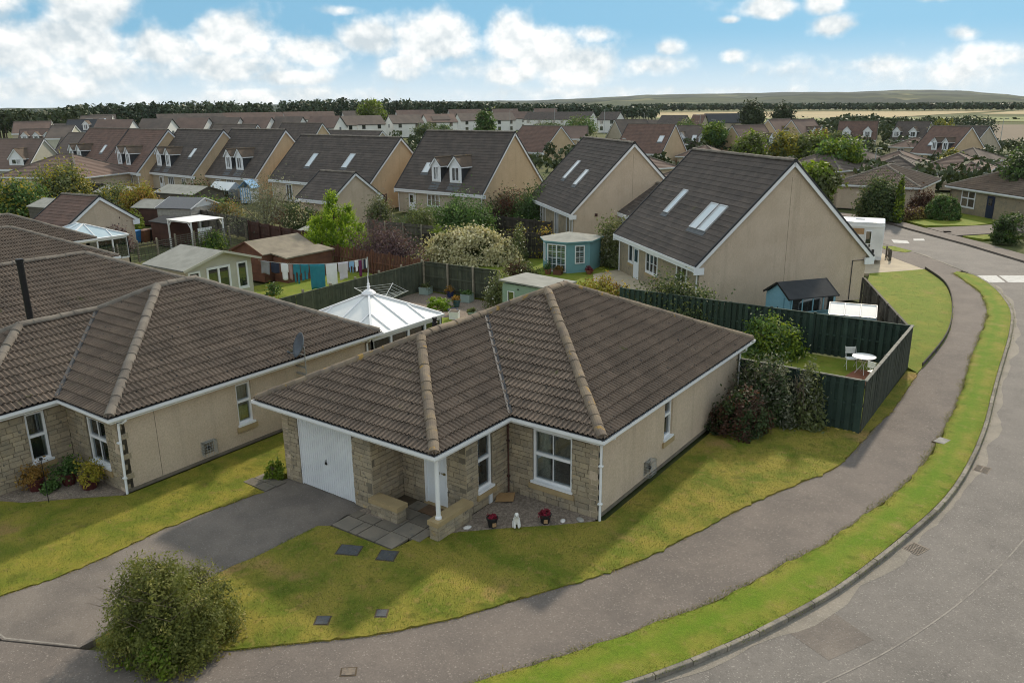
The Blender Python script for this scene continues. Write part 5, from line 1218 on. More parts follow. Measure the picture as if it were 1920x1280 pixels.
struct(sheet('gravel_bed', [(4.05, .22), (5.52, .26), (5.52, .64), (4.42, .70), (4.05, .44)], .010, 'gravel')); pebbles('gravel', 'dark gravel in front of the porch bench', [(4.05, .22), (5.5, .27), (5.5, .30), (4.44, .30), (4.4, .44), (4.1, .44)], 900, 6, .012, size=(.015, .035))
struct(sheet('gravel_bed', [(4.42, .64), (5.5, .66), (5.0, 1.65), (4.42, 1.65)], .018, 'soil'))
struct(sheet('gravel_bed', [(-5.2, -5.4), (-4.2, -4.9), (-3.2, -3.9), (-2.3, -3.05), (-2.3, -2.88), (-5.2, -2.88)], .030, 'gravel')); pebbles('gravel', 'gravel strip with pots under the left bungalow windows', [(-5.1, -5.3), (-4.2, -4.8), (-3.2, -3.8), (-2.4, -3.0), (-5.1, -2.95)], 2500, 8, .032)
def pot(label, x, y, r, h, ms, plant=None, name='plant_pot', z=.02, seed=1, square=False, plaque=False, group=None, cat='plant pot', prad=None, ph=.3, leaf=.035, n=500):
    t = thing(name, label, cat, (x, y, z), random.Random(seed).uniform(0, .5), group); b = MB()
    if square: b.box(-r, -r, 0, r, r, h, 0); b.box(-r - .015, -r - .015, h - .05, r + .015, r + .015, h, 0); b.box(-r + .03, -r + .03, h, r - .03, r - .03, h + .004, 1)
    else: b.lathe(0, 0, [(r * .66, 0), (r * .7, .02), (r * .97, h * .86), (r * 1.08, h * .87), (r * 1.08, h), (r * .94, h), (r * .92, h * .93), (.01, h * .93)], 16, 0, [0, 0, 0, 0, 0, 0, 1])
    b.build('pot', [ms, 'soil'], t, smooth=False)
    if plaque: 
        k = MB(); k.box(-.05, -r * .95 - .012, h * .25, .05, -r * .72, h * .62); k.build('plaque', 'tan_plaque', t, rz=.55)
    if plant: place('foliage', crown_mesh('foliage', n, (prad or r * 1.2, prad or r * 1.2, ph), 22, seed, plant, leaf, 'dome', .2, .3, h * .9), t)
    return t
pot('black pot with red flowers left of the white dog ornament', 7.62, 1.62, .15, .28, 'pot_black', 'fl_red', plaque=True, group='black pots with red flowers', seed=2, ph=.12, prad=.13, leaf=.025)
pot('black pot with red flowers right of the white dog ornament', 8.66, 2.58, .16, .28, 'pot_black', 'fl_red', plaque=True, group='black pots with red flowers', seed=3, ph=.16, prad=.16, leaf=.028)
def dog():
    t = thing('dog_ornament', 'small white sitting dog ornament on the gravel between two pots', 'ornament', (8.14, 1.98, .02), .72)
    me = bpy.data.meshes.new('dog_body')
    vs_ = [(0, 0, .12), (0, -.05, .24), (0, -.08, .33), (0, -.10, .40), (0, -.17, .385), (.055, -.10, .14), (.055, -.13, .02), (-.055, -.10, .14), (-.055, -.13, .02), (.07, .03, .08), (.085, -.08, .02), (-.07, .03, .08), (-.085, -.08, .02), (.04, -.085, .455), (-.04, -.085, .455), (0, .09, .06), (.055, -.06, .24), (-.055, -.06, .24)]
    ed = [(0, 1), (1, 2), (2, 3), (3, 4), (1, 16), (16, 5), (5, 6), (1, 17), (17, 7), (7, 8), (0, 9), (9, 10), (0, 11), (11, 12), (3, 13), (3, 14), (0, 15)]
    me.from_pydata(vs_, ed, []); me.materials.append(MATS['statue']); o = place('body', me, t); o.modifiers.new('skin', 'SKIN'); sd = me.skin_vertices[0].data
    for i, r in enumerate([.105, .095, .06, .07, .035, .038, .03, .038, .03, .06, .032, .06, .032, .016, .016, .03, .045, .045]): sd[i].radius = (r, r)
    sd[0].use_root = True; o.modifiers.new('sub', 'SUBSURF').levels = 2; o.modifiers['sub'].render_levels = 2
    b = MB(); b.lathe(.0, .12, [(.06, 0), (.09, .10), (.09, .16), (.03, .24)], 10); b.build('green_pot', 'wood_green', t)
    for s in (-1, 1):
        e = MB(); e.lathe(s * .028, -.162, [(.008, .405), (.010, .413), (.004, .42)], 8); e.build('eye', 'black', t)
    e = MB(); e.lathe(0, -.203, [(.010, .375), (.013, .385), (.006, .395)], 8); e.build('nose', 'black', t)
dog()
def stone(label, x, y, r, seed, ms='boulder_white'):
    rg = random.Random(seed); b = MB(); n = 10
    for k, (rr, z) in enumerate(((.8, 0), (1, .25), (.95, .45), (.6, .62), (.15, .68))):
        for j in range(n): a = 2 * PI * j / n; q = r * rr * (1 + .12 * math.sin(a * 2 + seed) + rg.uniform(-.05, .05)); b.v.append((q * math.cos(a) * 1.15, q * math.sin(a) * .9, z * r))
    for k in range(4):
        for j in range(n): b.f.append((k * n + j, k * n + (j + 1) % n, (k + 1) * n + (j + 1) % n, (k + 1) * n + j)); b.m.append(0)
    b.f.append(tuple(range(4 * n, 5 * n))); b.m.append(0)
    o = b.build('boulder', ms, None, (x, y, .015), seed, True); tag(o, label, 'stone', 'white boulders along the gravel')
stone('pale round boulder at the left end of the gravel near the porch wall', 7.12, 1.18, .10, 1); stone('white boulder on the gravel right of the two pots', 9.0, 2.92, .085, 2); stone('grey lilac boulder on the gravel near the downpipe', 9.36, 3.22, .11, 3, 'post_concrete')
b = MB(); b.box(-.26, -.20, 0, .26, .20, .025); o = b.build('plank', 'plank', None, (7.02, 3.02, .10), .45); o.rotation_euler = (.16, -.12, .45); tag(o, 'tan board lying on the gravel under the narrow window', 'board')
b = MB(); b.box(-.36, -.23, 0, .36, .23, .018); tag(b.build('doormat', 'doormat', None, (5.80, 1.34, .036), .0), 'brown doormat at the white front door', 'doormat')
def cover(label, x, y, w, d, rz, ms='iron', z=.024, name='inspection_cover', slots=0, cat='drain cover'):
    t = thing(name, label, cat, (x, y, z), rz); b = MB(); b.box(-w / 2 - .035, -d / 2 - .035, -.03, w / 2 + .035, d / 2 + .035, .0); b.build('frame', 'soil' if not slots else 'iron_rust', t)
    k = MB()
    if slots:
        k.box(-w / 2, -d / 2, -.02, w / 2, d / 2, .002, 1); n = slots
        for i in range(n): x0 = -w / 2 + (i + .3) * w / n; k.box(x0, -d / 2, .002, x0 + w / n * .45, d / 2, .012)
        k.box(-w / 2, -.012, .003, w / 2, .012, .0125)
        k.build('grating', [ms, 'black'], t)
    else: k.box(-w / 2, -d / 2, 0, w / 2, d / 2, .010); k.build('lid', ms, t)
cover('large slate grey inspection cover in the lawn nearest the driveway', 5.35, -1.36, .54, .42, .45); cover('slate grey inspection cover at the lawn corner of the slab path', 6.32, -1.0, .42, .42, .45)
cover('small grey water cover in the lawn, left of the pair', 7.0, -3.70, .27, .27, .6); cover('small grey water cover in the lawn, right of the pair', 7.88, -2.78, .22, .24, .6); cover('rusty small cover let into the footpath at the bottom', 8.66, -4.5, .26, .20, .7, 'iron_rust', -.008)
cover('rusty road gully grating nearer the camera', 16.93, 7.0, .46, .36, 1.2, 'iron_rust', -.100, 'road_gully', 8); cover('rusty road gully grating farther up the kerb', 17.72, 13.1, .46, .36, 1.45, 'iron_rust', -.100, 'road_gully', 8); cover('worn concrete cover in the grass verge', 16.4, 14.45, .5, .34, 1.3, 'post_concrete', .02)
# the big front bush: dense twiggy crown, bright young growth low on its right
shrub('large round twiggy bush at the end of the driveway', 4.80, -5.95, (1.55, 1.36, 1.76), 'lf_bush', name='bush', cat='bush', n=46000, leaf=.038, clumps=420, seed=3, spread=.075, stem_n=60, stem_h=.80, hollow=.55, stem_r=.014, asp=.42,
      extra=[('young_growth', 'lf_lime', 1500, .045, {'r': (.75, .62, .85), 'clumps': 34, 'spread': .13, 'hollow': .7, 'zc': .02, 'off': (.62, -.62, 0)}), ('dry_skirt', 'lf_drygrass', 1500, .04, {'r': (1.5, 1.3, .12), 'clumps': 60, 'spread': .12, 'hollow': .8, 'zc': 0.0})])
shrub('small lime green bush beside the garage pillar', .42, .28, (.30, .30, .55), 'lf_lime', name='bush', cat='bush', n=900, leaf=.05, clumps=24, seed=6, stem_n=3)
pot('maroon pot with orange-brown shrub, leftmost under the left bungalow window', -4.70, -4.30, .24, .38, 'pot_maroon', 'lf_orange', z=.03, seed=11, group='maroon pots by the left bungalow', prad=.42, ph=.62, leaf=.04, n=1100)
pot('maroon pot with green shrub, middle one in the left bungalow corner', -4.28, -3.55, .24, .38, 'pot_maroon', 'lf_green', z=.03, seed=12, group='maroon pots by the left bungalow', prad=.42, ph=.55, leaf=.045, n=900)
pot('maroon pot with yellow shrub, rightmost in the left bungalow corner', -3.50, -3.34, .28, .38, 'pot_maroon', 'lf_yellow', z=.03, seed=13, group='maroon pots by the left bungalow', prad=.46, ph=.60, leaf=.04, n=1100)
shrub('low green plant between the maroon pots', -4.35, -4.05, (.36, .3, .34), 'lf_green', name='plant', cat='plant', n=700, leaf=.05, clumps=20, seed=14, stem_n=0)
b = MB(); b.tube([(0, 0, 0), (-.03, .02, 1.32)], [.012, .010], 6); b.box(-.06, -.02, 1.30, .02, .05, 1.36); tag(b.build('garden_stake', 'black', None, (-3.62, -4.46, .02)), 'thin black garden stake standing in the left lawn', 'stake')

# ------------------------------------------------------------------ fences
def fence(label, p0, p1, h, ms='wood_green', bw=.15, gap=.0, style='board', post=1.83, post_ms=None, post_h=.12, z=0.0, cap=None, rails=(.3, .95, 1.6), side=1, post_w=.10, cap_ms='cap_pale', name='fence', board_t=.022, lean=.004):
    L = math.hypot(p1[0] - p0[0], p1[1] - p0[1]); t = thing(name, label, 'fence', (p0[0], p0[1], z), math.atan2(p1[1] - p0[1], p1[0] - p0[0])); rg = random.Random(int(L * 100))
    pit = bw + gap; n = int(L / pit); bd = MB(); bd.box(0, 0, .04, bw - .006, board_t, h); me = bd.mesh('board', ms)
    for i in range(n):
        y = .03 * side
        if style == 'hitmiss': y = .026 if i % 2 else -.026 - board_t
        o = place('board', me, t, (i * pit, y + rg.uniform(-.004, .004), rg.uniform(-.012, .008))); o.rotation_euler = (rg.uniform(-.008, .008), rg.uniform(-lean, lean), 0)
        if style == 'picket': o.scale = (1, 1, rg.uniform(.93, 1.0))
    for zr in rails:
        if zr < h: k = MB(); k.box(0, -.024, zr * h / 1.8 - .035, L, .024, zr * h / 1.8 + .035); k.build('rail', ms, t)
    m = max(1, round(L / post)); pm = MB(); pm.box(-post_w / 2, -post_w / 2, -.1, post_w / 2, post_w / 2, h + post_h); pme = pm.mesh('post', post_ms or ms)
    for i in range(m + 1): o = place('post', pme, t, (L * i / m, -.062 * side if style == 'board' else 0, rg.uniform(-.02, .02))); o.rotation_euler = (rg.uniform(-.01, .01), rg.uniform(-.01, .01), 0)
    if cap:
        x = 0
        while x < L - .01:
            l = min(1.83, L - x); k = MB(); k.box(x, -cap / 2, h, x + l - .01, cap / 2, h + .035); k.build('capping', cap_ms, t); x += l
    return t
fence('dark green slatted fence behind the small lawn with the white table', (.6, 21.75), (13.86, 21.95), 1.80, style='hitmiss', bw=.17, gap=-.025, cap=.10, cap_ms='wood_green', post_h=.06)
fence('dark green slatted fence in front of the small lawn, facing the street', (9.75, 13.66), (13.98, 13.60), 1.86, style='hitmiss', bw=.17, gap=-.025, cap=.09, post_h=.04)
fence('weathered dark boarded fence along the footpath', (14.03, 13.62), (13.98, 21.95), 1.84, ms='wood_moss', style='board', bw=.12, side=-1, cap=.11, post_h=.0)
fence('brown timber fence beside the blue shed running up to the gable', (13.86, 22.0), (10.0, 31.2), 1.72, ms='wood_grey', style='board', bw=.14, side=-1, cap=.10, post_h=.05, cap_ms='wood_grey')
fence('olive boarded fence with pale posts left of the conservatory garden', (-12.15, 8.6), (-12.72, 21.7), 1.75, ms='wood_olive', bw=.145, side=-1, post=1.85, post_ms='post_pale', post_h=.16, cap=.07, cap_ms='wood_olive')
fence('olive boarded fence with pale posts at the back of the conservatory garden', (-12.7, 21.8), (-7.2, 22.0), 1.78, ms='wood_olive', bw=.145, side=1, post=1.8, post_ms='post_pale', post_h=.06, cap=.07, cap_ms='wood_olive')
fence('dark hedge-topped fence left of the teal summerhouse', (-14.9, 33.0), (-11.9, 34.4), 1.9, ms='wood_dark', bw=.15, side=1)
fence('old dark board fence behind the white flowering hedge', (-20.6, 30.6), (-15.0, 33.0), 1.7, ms='wood_dark', bw=.15, side=1)
fence('short grey picket fence behind the main roof by the orange shrub', (-2.4, 25.9), (.7, 24.3), 1.05, ms='wood_grey', bw=.09, gap=.07, style='picket', rails=(.4, 1.4), post=1.5)
fence('red-brown fence between the conifer and the washing', (-24.2, 24.0), (-13.6, 23.2), 1.55, ms='wood_red', bw=.10, gap=.05, style='picket', side=1)
fence('grey fence across the middle gardens behind the purple shrub', (-29.0, 33.2), (-17.5, 33.6), 1.75, ms='wood_grey', bw=.15, side=1, post_ms='post_pale', post_h=.05)
fence('dark brown fence behind the sheds', (-36.6, 27.2), (-26.6, 25.6), 1.8, ms='wood_brown', bw=.15, side=1)
fence('red-brown fence under the small gabled garage', (-44.2, 35.4), (-33.6, 34.8), 1.7, ms='wood_red', bw=.15, side=1)
fence('pale grey fence behind the white pergola', (-50.0, 30.5), (-36.7, 28.2), 1.7, ms='wood_grey', bw=.15, side=1)
fence('long brown fence below the left row of houses', (-96, 38.5), (-62, 39.6), 1.75, ms='wood_dark', bw=.18, side=1, post=2.4)
fence('red timber fence in front of the first dormered house', (-101, 41.5), (-88, 41.0), 1.6, ms='wood_red', bw=.2, side=1, post=2.4)
fence('dark gate and fence between the skylight house and the dormer house', (-43.2, 47.0), (-40.2, 46.9), 1.9, ms='wood_brown', bw=.15, side=1)
fence('dark fence behind the round green shrub', (-28.0, 42.0), (-15.5, 40.2), 1.7, ms='wood_dark', bw=.16, side=1)
fence('brown fence beside the small gabled garage on the left', (-55, 18), (-48.5, 15.8), 1.5, ms='wood_brown', bw=.16, side=1)
fence('low grey fence stub beside the motorhome', (7.9, 47.9), (8.4, 46.6), .7, ms='wood_grey', bw=.15, side=1, rails=(.4, 1.3))
def trellis(label, p0, p1, h):
    L = math.hypot(p1[0] - p0[0], p1[1] - p0[1]); t = thing('trellis_fence', label, 'fence', (p0[0], p0[1], 0), math.atan2(p1[1] - p0[1], p1[0] - p0[0]))
    b = MB(); b.box(0, 0, 0, L, .02, .045); me = b.mesh('slat', 'wood_grey')
    for i in range(int(h / .15)): place('slat', me, t, (0, 0, .12 + i * .15))
    pm = MB(); pm.box(-.05, -.05, 0, .05, .05, h + .15); pme = pm.mesh('post', 'post_pale'); n = max(1, round(L / 1.7))
    for i in range(n + 1): place('post', pme, t, (L * i / n, .05, 0))
    vm = MB(); vm.box(-.012, .022, .1, .012, .04, h); vme = vm.mesh('upright', 'wood_grey')
    for i in range(int(L / .3)): place('upright', vme, t, (.15 + i * .3, 0, 0))
trellis('open slatted fence in front of the wheelie bins', (-35.8, 12.6), (-36.5, 20.5), 1.45); trellis('open slatted fence behind the cream summerhouse', (-36.5, 20.5), (-36.8, 27.0), 1.5)

# ------------------------------------------------------------------ garden buildings
def conservatory(label, x0, y0, x1, y1, he, za, ridge_len=0.0, roofm='polycarb', bars=3, wall=.0, finial=True, rz=0.0):
    t = thing('conservatory', label, 'conservatory', (x0, y0, 0), rz); w, d = x1 - x0, y1 - y0; cx, cy_c = w / 2, d / 2; A = Vector((cx - ridge_len / 2, cy_c, za)); B = Vector((cx + ridge_len / 2, cy_c, za))
    cor = [Vector((0, 0, he)), Vector((w, 0, he)), Vector((w, d, he)), Vector((0, d, he))]; tops = [A, B, B, A]
    g = MB()
    for i in range(4):
        j = (i + 1) % 4; f = [cor[i], cor[j], tops[j], tops[i]] if (tops[i] - tops[j]).length > .01 else [cor[i], cor[j], tops[i]]; g.poly(f)
    roof = g.build('roof', roofm, t)
    for i in range(4):
        j = (i + 1) % 4; k = MB(); k.beam(cor[i] + Vector((0, 0, .03)), tops[i] + Vector((0, 0, .03)), .09, .07); k.build('hip_bar', 'upvc', roof)
        for q in range(1, bars + 1):
            u = q / (bars + 1); p = cor[i].lerp(cor[j], u); e = tops[i].lerp(tops[j], u) if ridge_len else tops[i]
            # bars run square to the eave up to the hip
            dv = (tops[i] + tops[j]) / 2 - (cor[i] + cor[j]) / 2; s = min(1, 2 * min(u, 1 - u)) if not ridge_len else min(1, min(u, 1 - u) * (cor[i] - cor[j]).length / max(.1, ((cor[i] - cor[j]).length - ridge_len * (1 if i % 2 == 0 else 0)) / 2))
            k = MB(); k.beam(p + Vector((0, 0, .025)), p + dv * s + Vector((0, 0, .025)), .045, .05); k.build('glazing_bar', 'upvc', roof)
    if finial:
        f = MB(); f.lathe(cx, cy_c, [(.28, za - .06), (.30, za), (.20, za + .10), (.07, za + .16), (.05, za + .22), (.085, za + .27), (.045, za + .32), (.06, za + .38), (.03, za + .44), (.012, za + .70), (.003, za + .85)], 14); f.build('finial', 'upvc', roof)
    e = MB(); sweep(e, [(-.03, he - .14), (.08, he - .11), (.10, he + .0), (-.03, he + .02)], [(0, 0), (w, 0), (w, d), (0, d)]); e.build('gutter', 'upvc', t)
    for P, rzz, L in (((0, 0), 0, w), ((w, 0), PI / 2, d), ((w, d), PI, w), ((0, d), -PI / 2, d)):
        n = max(2, round(L / 1.0)); window(t, (P[0], P[1], .55), rzz, L, he - .68, n, (1,), fr=.10, sill=False, glass='glass', inset=.0, depth=.07)
        b = MB(); b.box(0, 0, 0, L, .12, .55); b.build('dwarf_wall', 'roughcast', t, (P[0], P[1], 0), rzz)
    return t
conservatory('white conservatory with pyramid roof and spike finial behind the left bungalow', -6.7, 7.3, -2.40, 11.40, 2.30, 3.32)
conservatory('white conservatory with blue glass roof beside the wheelie bins', -40.2, 12.2, -36.1, 16.6, 2.2, 3.05, 1.0, 'polycarb_blue', 3, finial=False)
def plank_walls(t, w, d, h, ms, gable=None, step=.14, name='cladding_board'):
    """shiplap: one board per course on the two faces in view, plain core"""
    c = MB(); c.box(.02, .02, 0, w - .02, d - .02, h); c.build('wall', ms, t)
    n = int(h / step); me = {}
    for L, P, rz in ((w, (0, 0, 0), 0), (d, (w, 0, 0), PI / 2), (d, (0, d, 0), -PI / 2)):
        b = MB(); b.poly([(0, 0, 0), (L, 0, 0), (L, .014, step), (0, .014, step)]); b.poly([(0, .02, 0), (L, .02, 0), (L, 0, 0), (0, 0, 0)]); m = b.mesh(name, ms)
        for i in range(n): place(name, m, t, (P[0], P[1], i * step), rz)
def gable_roof(t, w, d, he, hr, ms, along='x', oh=.12, th=.05, ridge_at=.5, trim=None):
    b = MB()
    if along == 'x':
        ym = d * ridge_at
        for ya, s in ((-oh, 1), (d + oh, -1)):
            sl = (hr - he) / (ym if s > 0 else d - ym); za = he - oh * sl
            q = [(-oh, ya, za), (w + oh, ya, za), (w + oh, ym, hr), (-oh, ym, hr)]; b.poly(q[::s]); b.poly([(p[0], p[1], p[2] - th) for p in q][::-s]); b.poly([(-oh, ya, za - th), (w + oh, ya, za - th), (w + oh, ya, za), (-oh, ya, za)][::s])
            for x in (-oh, w + oh): b.poly([(x, ya, za - th), (x, ym, hr - th), (x, ym, hr), (x, ya, za)])
    r = b.build('roof', ms, t)
    if trim:
        k = MB()
        for x in (-oh - .01, w + oh + .01):
            for ya in (-oh, d + oh): sl = (hr - he) / (d * (ridge_at if ya < 0 else 1 - ridge_at)); k.beam((x, ya, he - oh * sl - .04), (x, d * ridge_at, hr - .04), .03, .10)
        k.build('bargeboard', trim, r)
    for x in (.0, w): g = MB(); g.poly([(x, 0, he - .02), (x, d, he - .02), (x, d * ridge_at, hr - .05)]); g.build('gable', ms if not trim else trim, t)
    return r
def gar_summer():
    t = thing('summerhouse', 'cream summerhouse with wide felt roof and white double doors behind the left bungalow', 'summerhouse', (-20.75, 11.25, 0), PI / 2)
    w, d = 4.3, 3.5; plank_walls(t, w, d, 2.25, 'paint_cream', step=.16)
    # gable faces the camera: ridge runs back
    b = MB(); xm = 2.2; hr, he, oh = 2.98, 2.30, .30
    for xa, s in ((-oh - .1, 1), (w + oh + .1, -1)):
        q = [(xa, -.45, he - .08), (xm, -.45, hr), (xm, d + .2, hr), (xa, d + .2, he - .08)]; b.poly(q[::-s]); b.poly([(p[0], p[1], p[2] - .06) for p in q][::s]); b.beam((xa, -.46, he - .12), (xm, -.46, hr - .04), .03, .13, 1)
    b.build('roof', ['felt_grey', 'paint_cream'], t)
    g = MB(); g.poly([(0, .0, 2.2), (w, .0, 2.2), (w, 0, he), (xm, 0, hr - .08), (0, 0, he)]); g.build('gable', 'paint_cream', t)
    window(t, (1.25, 0, .12), 0, 1.55, 1.95, 2, (1,), fr=.12, sill=False, glass='glass_dark', inset=-.05, name='double_door')
    window(t, (.1, 0, .75), 0, .75, 1.25, 1, (1,), fr=.10, glass='glass_dark', inset=-.05); window(t, (3.25, 0, .55), 0, .72, 1.55, 1, (1,), fr=.10, glass='glass_dark', inset=-.05)
gar_summer()
def teal_corner():
    t = thing('summerhouse', 'teal corner summerhouse with white glazed double doors', 'summerhouse', (-9.0, 32.4, 0)); o = Vector((9.0, -32.4))
    pl = [Vector(p) + o for p in ((-10.75, 31.75), (-9.72, 30.63), (-8.2, 30.72), (-7.25, 32.05), (-7.6, 34.1), (-10.3, 34.3))]; n = len(pl)
    b = MB(); b.poly([(p.x, p.y, 2.1) for p in pl])
    for i in range(n): a, c = pl[i], pl[(i + 1) % n]; b.poly([(a.x, a.y, 0), (c.x, c.y, 0), (c.x, c.y, 2.1), (a.x, a.y, 2.1)])
    b.build('wall', 'paint_teal', t)
    for i in (0, 1, 2):
        a, c = pl[i], pl[(i + 1) % n]; L = (c - a).length; rz = math.atan2((c - a).y, (c - a).x); m = MB(); m.poly([(0, -.012, 0), (L, -.012, 0), (L, -.002, .13), (0, -.002, .13)]); m.poly([(0, 0, 0), (L, 0, 0), (L, -.012, 0), (0, -.012, 0)]); me = m.mesh('cladding_board', 'paint_teal')
        for q in range(16): place('cladding_board', me, t, (a.x, a.y, q * .13), rz)
        if i == 1: window(t, (a.x + (c - a).x * .04, a.y + (c - a).y * .04, .08), rz, L * .92, 1.82, 2, (1,), fr=.07, sill=False, glass='glass_dark', inset=-.06, bars=1, barz=(.27, .5, .73), name='double_door')
        else: u = .34 if i == 2 else .3; window(t, (a.x + (c - a).x * u, a.y + (c - a).y * u, .62), rz, L * .42, 1.2, 1, (1,), fr=.06, sill=False, glass='glass_dark', inset=-.06, bars=1, barz=(.35, .66))
    r = MB(); ctr = sum(pl, Vector((0, 0))) / n; ex = [(p - ctr) * 1.12 + ctr for p in pl]; ap = (ctr.x + .1, ctr.y + .4, 2.42)
    for i in range(n): a, c = ex[i], ex[(i + 1) % n]; r.poly([(a.x, a.y, 2.10), (c.x, c.y, 2.10), ap]); r.poly([(a.x, a.y, 2.02), (c.x, c.y, 2.02), (c.x, c.y, 2.10), (a.x, a.y, 2.10)], 1)
    r.build('roof', ['felt_grey', 'paint_teal'], t)
teal_corner()
def sage_shed():
    t = thing('shed', 'sage green shed with flat grey roof just behind the main roof', 'shed', (-4.75, 18.9, 0)); plank_walls(t, 2.9, 2.2, 1.95, 'paint_sage')
    b = MB(); q = [(-.12, -.15, 2.16), (3.05, -.15, 2.06), (3.05, 2.35, 1.98), (-.12, 2.35, 2.10)]; b.poly(q); lo = [(p[0], p[1], p[2] - .07) for p in q]; b.poly(lo[::-1])
    for i in range(4): j = (i + 1) % 4; b.poly([lo[i], lo[j], q[j], q[i]])
    b.build('roof', 'felt_grey', t); window(t, (.35, 0, 1.05), 0, .42, .55, 1, (1,), fr=.03, sill=False, glass='glass_dark', inset=-.05)
    k = MB(); k.box(.95, -.03, 1.72, 1.05, -.0, 1.77); k.build('vent', 'black', t)
sage_shed()
def blue_shed():
    a = math.atan2(2.1, 1.58); t = thing('shed', 'sky blue shed with black felt roof and four windows behind the green fence', 'shed', (8.12, 24.75, 0), a)
    w, d = 2.63, 1.93; plank_walls(t, w, d, 1.66, 'paint_blue'); gable_roof(t, w, d, 1.70, 2.28, 'felt_dark', 'x', .10, trim='black')
    g = MB(); g.poly([(-.004, d, 1.55), (-.004, 0, 1.55), (-.004, d / 2, 2.2)]); g.build('gable_boards', 'paint_blue', t)
    for i in range(4):
        g = MB(); g.box(.14 + i * .60, -.03, .95, .14 + i * .60 + .52, -.016, 1.58); g.build('pane', 'glass_dark', t)
    k = MB()
    for i in range(5): k.box(.07 + i * .60, -.04, .92, .13 + i * .60, -.012, 1.62)
    k.box(.07, -.04, .88, 2.55, -.012, .94); k.build('window_frame', 'paint_blue', t)
    k = MB(); k.box(-.035, .85, .95, -.02, .93, 1.05); k.build('lock', 'black', t); k = MB(); k.box(-.022, .45, .05, -.012, 1.35, 1.6); k.build('door', 'paint_blue', t)
blue_shed()
def cold_frame():
    t = thing('cold_frame', 'long aluminium cold frame with three bright glass lids beside the blue shed', 'cold frame', (9.85, 25.15, 0), .22); w, d = 2.08, .95
    for i in range(3):
        x0 = i * w / 3; b = MB(); b.poly([(x0 + .03, 0, 1.05), (x0 + w / 3 - .03, 0, 1.05), (x0 + w / 3 - .03, d, 1.42), (x0 + .03, d, 1.42)]); b.build('lid', 'polycarb', t)
        g = MB(); g.box(x0 + .03, -.002, .45, x0 + w / 3 - .03, .006, 1.02); g.build('pane', 'polycarb_blue', t)
    f = MB()
    for i in range(4): x = i * w / 3; f.box(x - .02, -.02, 0, x + .02, .02, 1.05); f.box(x - .02, d - .02, 0, x + .02, d + .02, 1.42); f.beam((x, 0, 1.05), (x, d, 1.42), .045, .05)
    for z in (.05, .42, .74, 1.04): f.box(0, -.018, z - .018, w, .018, z + .018)
    f.box(0, d - .018, 1.40, w, d + .018, 1.44); f.box(0, d - .02, 0, w, d, 1.4); f.build('frame', 'alloy', t)
cold_frame()
# bistro set
struct(sheet('patio', [(12.05, 18.75), (13.75, 18.6), (13.85, 20.75), (12.3, 20.6)], .032, 'terracotta'))
def bistro():
    t = thing('bistro_table', 'round white metal garden table inside the fence corner', 'table', (12.62, 20.15, .032)); b = MB(); b.lathe(0, 0, [(.44, .70), (.46, .705), (.46, .725), (.44, .73), (.01, .73)], 28); b.build('tabletop', 'white_paint', t)
    for a in range(4):
        an = a * PI / 2 + .4; l = MB(); l.tube([(math.cos(an) * .30, math.sin(an) * .30, 0), (math.cos(an) * .05, math.sin(an) * .05, .36), (math.cos(an + .5) * .25, math.sin(an + .5) * .25, .70)], .012, 6); l.build('leg', 'white_paint', t)
def bchair(label, x, y, rz):
    t = thing('garden_chair', label, 'chair', (x, y, .025), rz, 'white folding garden chairs'); b = MB()
    for i in range(5): b.box(-.20, -.20 + i * .082, .43, .20, -.132 + i * .082, .45)
    b.build('seat', 'white_paint', t); k = MB()
    for i in range(3): k.box(-.19, .205, .60 + i * .095, .19, .222, .685 + i * .095)
    k.build('backrest', 'white_paint', t)
    for s in (-1, 1):
        l = MB(); l.tube([(s * .205, -.22, 0), (s * .205, .0, .43), (s * .205, .215, .90)], .011, 6); l.build('leg', 'white_paint', t); l = MB(); l.tube([(s * .19, .20, 0), (s * .19, -.17, .44)], .011, 6); l.build('leg', 'white_paint', t)
bistro(); bchair('white folding chair behind the round garden table with its back showing', 12.05, 20.55, .55); bchair('white folding chair half hidden by the fence in front of the round table', 13.25, 19.25, 2.6)
def rotary():
    t = thing('rotary_dryer', 'white rotary clothes dryer with raised arms behind the pyramid conservatory', 'clothes dryer', (-8.64, 14.1, .02)); b = MB(); b.tube([(0, 0, 0), (0, 0, 1.55)], .022, 8); b.build('mast', 'steel', t)
    for k in range(4):
        a = k * PI / 2 + .35; e = Vector((math.cos(a) * 1.45, math.sin(a) * 1.45, 2.05)); l = MB(); l.tube([(0, 0, 1.35), e], .016, 6); l.tube([(0, 0, 1.0), e * .5 + Vector((0, 0, .69))], .01, 5); l.build('arm', 'white_paint', t)
    l = MB()
    for f in (.45, .58, .71, .84, .97):
        ps = [Vector((math.cos(k * PI / 2 + .35) * 1.45 * f, math.sin(k * PI / 2 + .35) * 1.45 * f, 1.35 + .7 * f)) for k in range(4)]
        for k in range(4): l.tube([ps[k], ps[(k + 1) % 4]], .006, 4, cap=False)
    l.build('line', 'white_paint', t)
rotary()
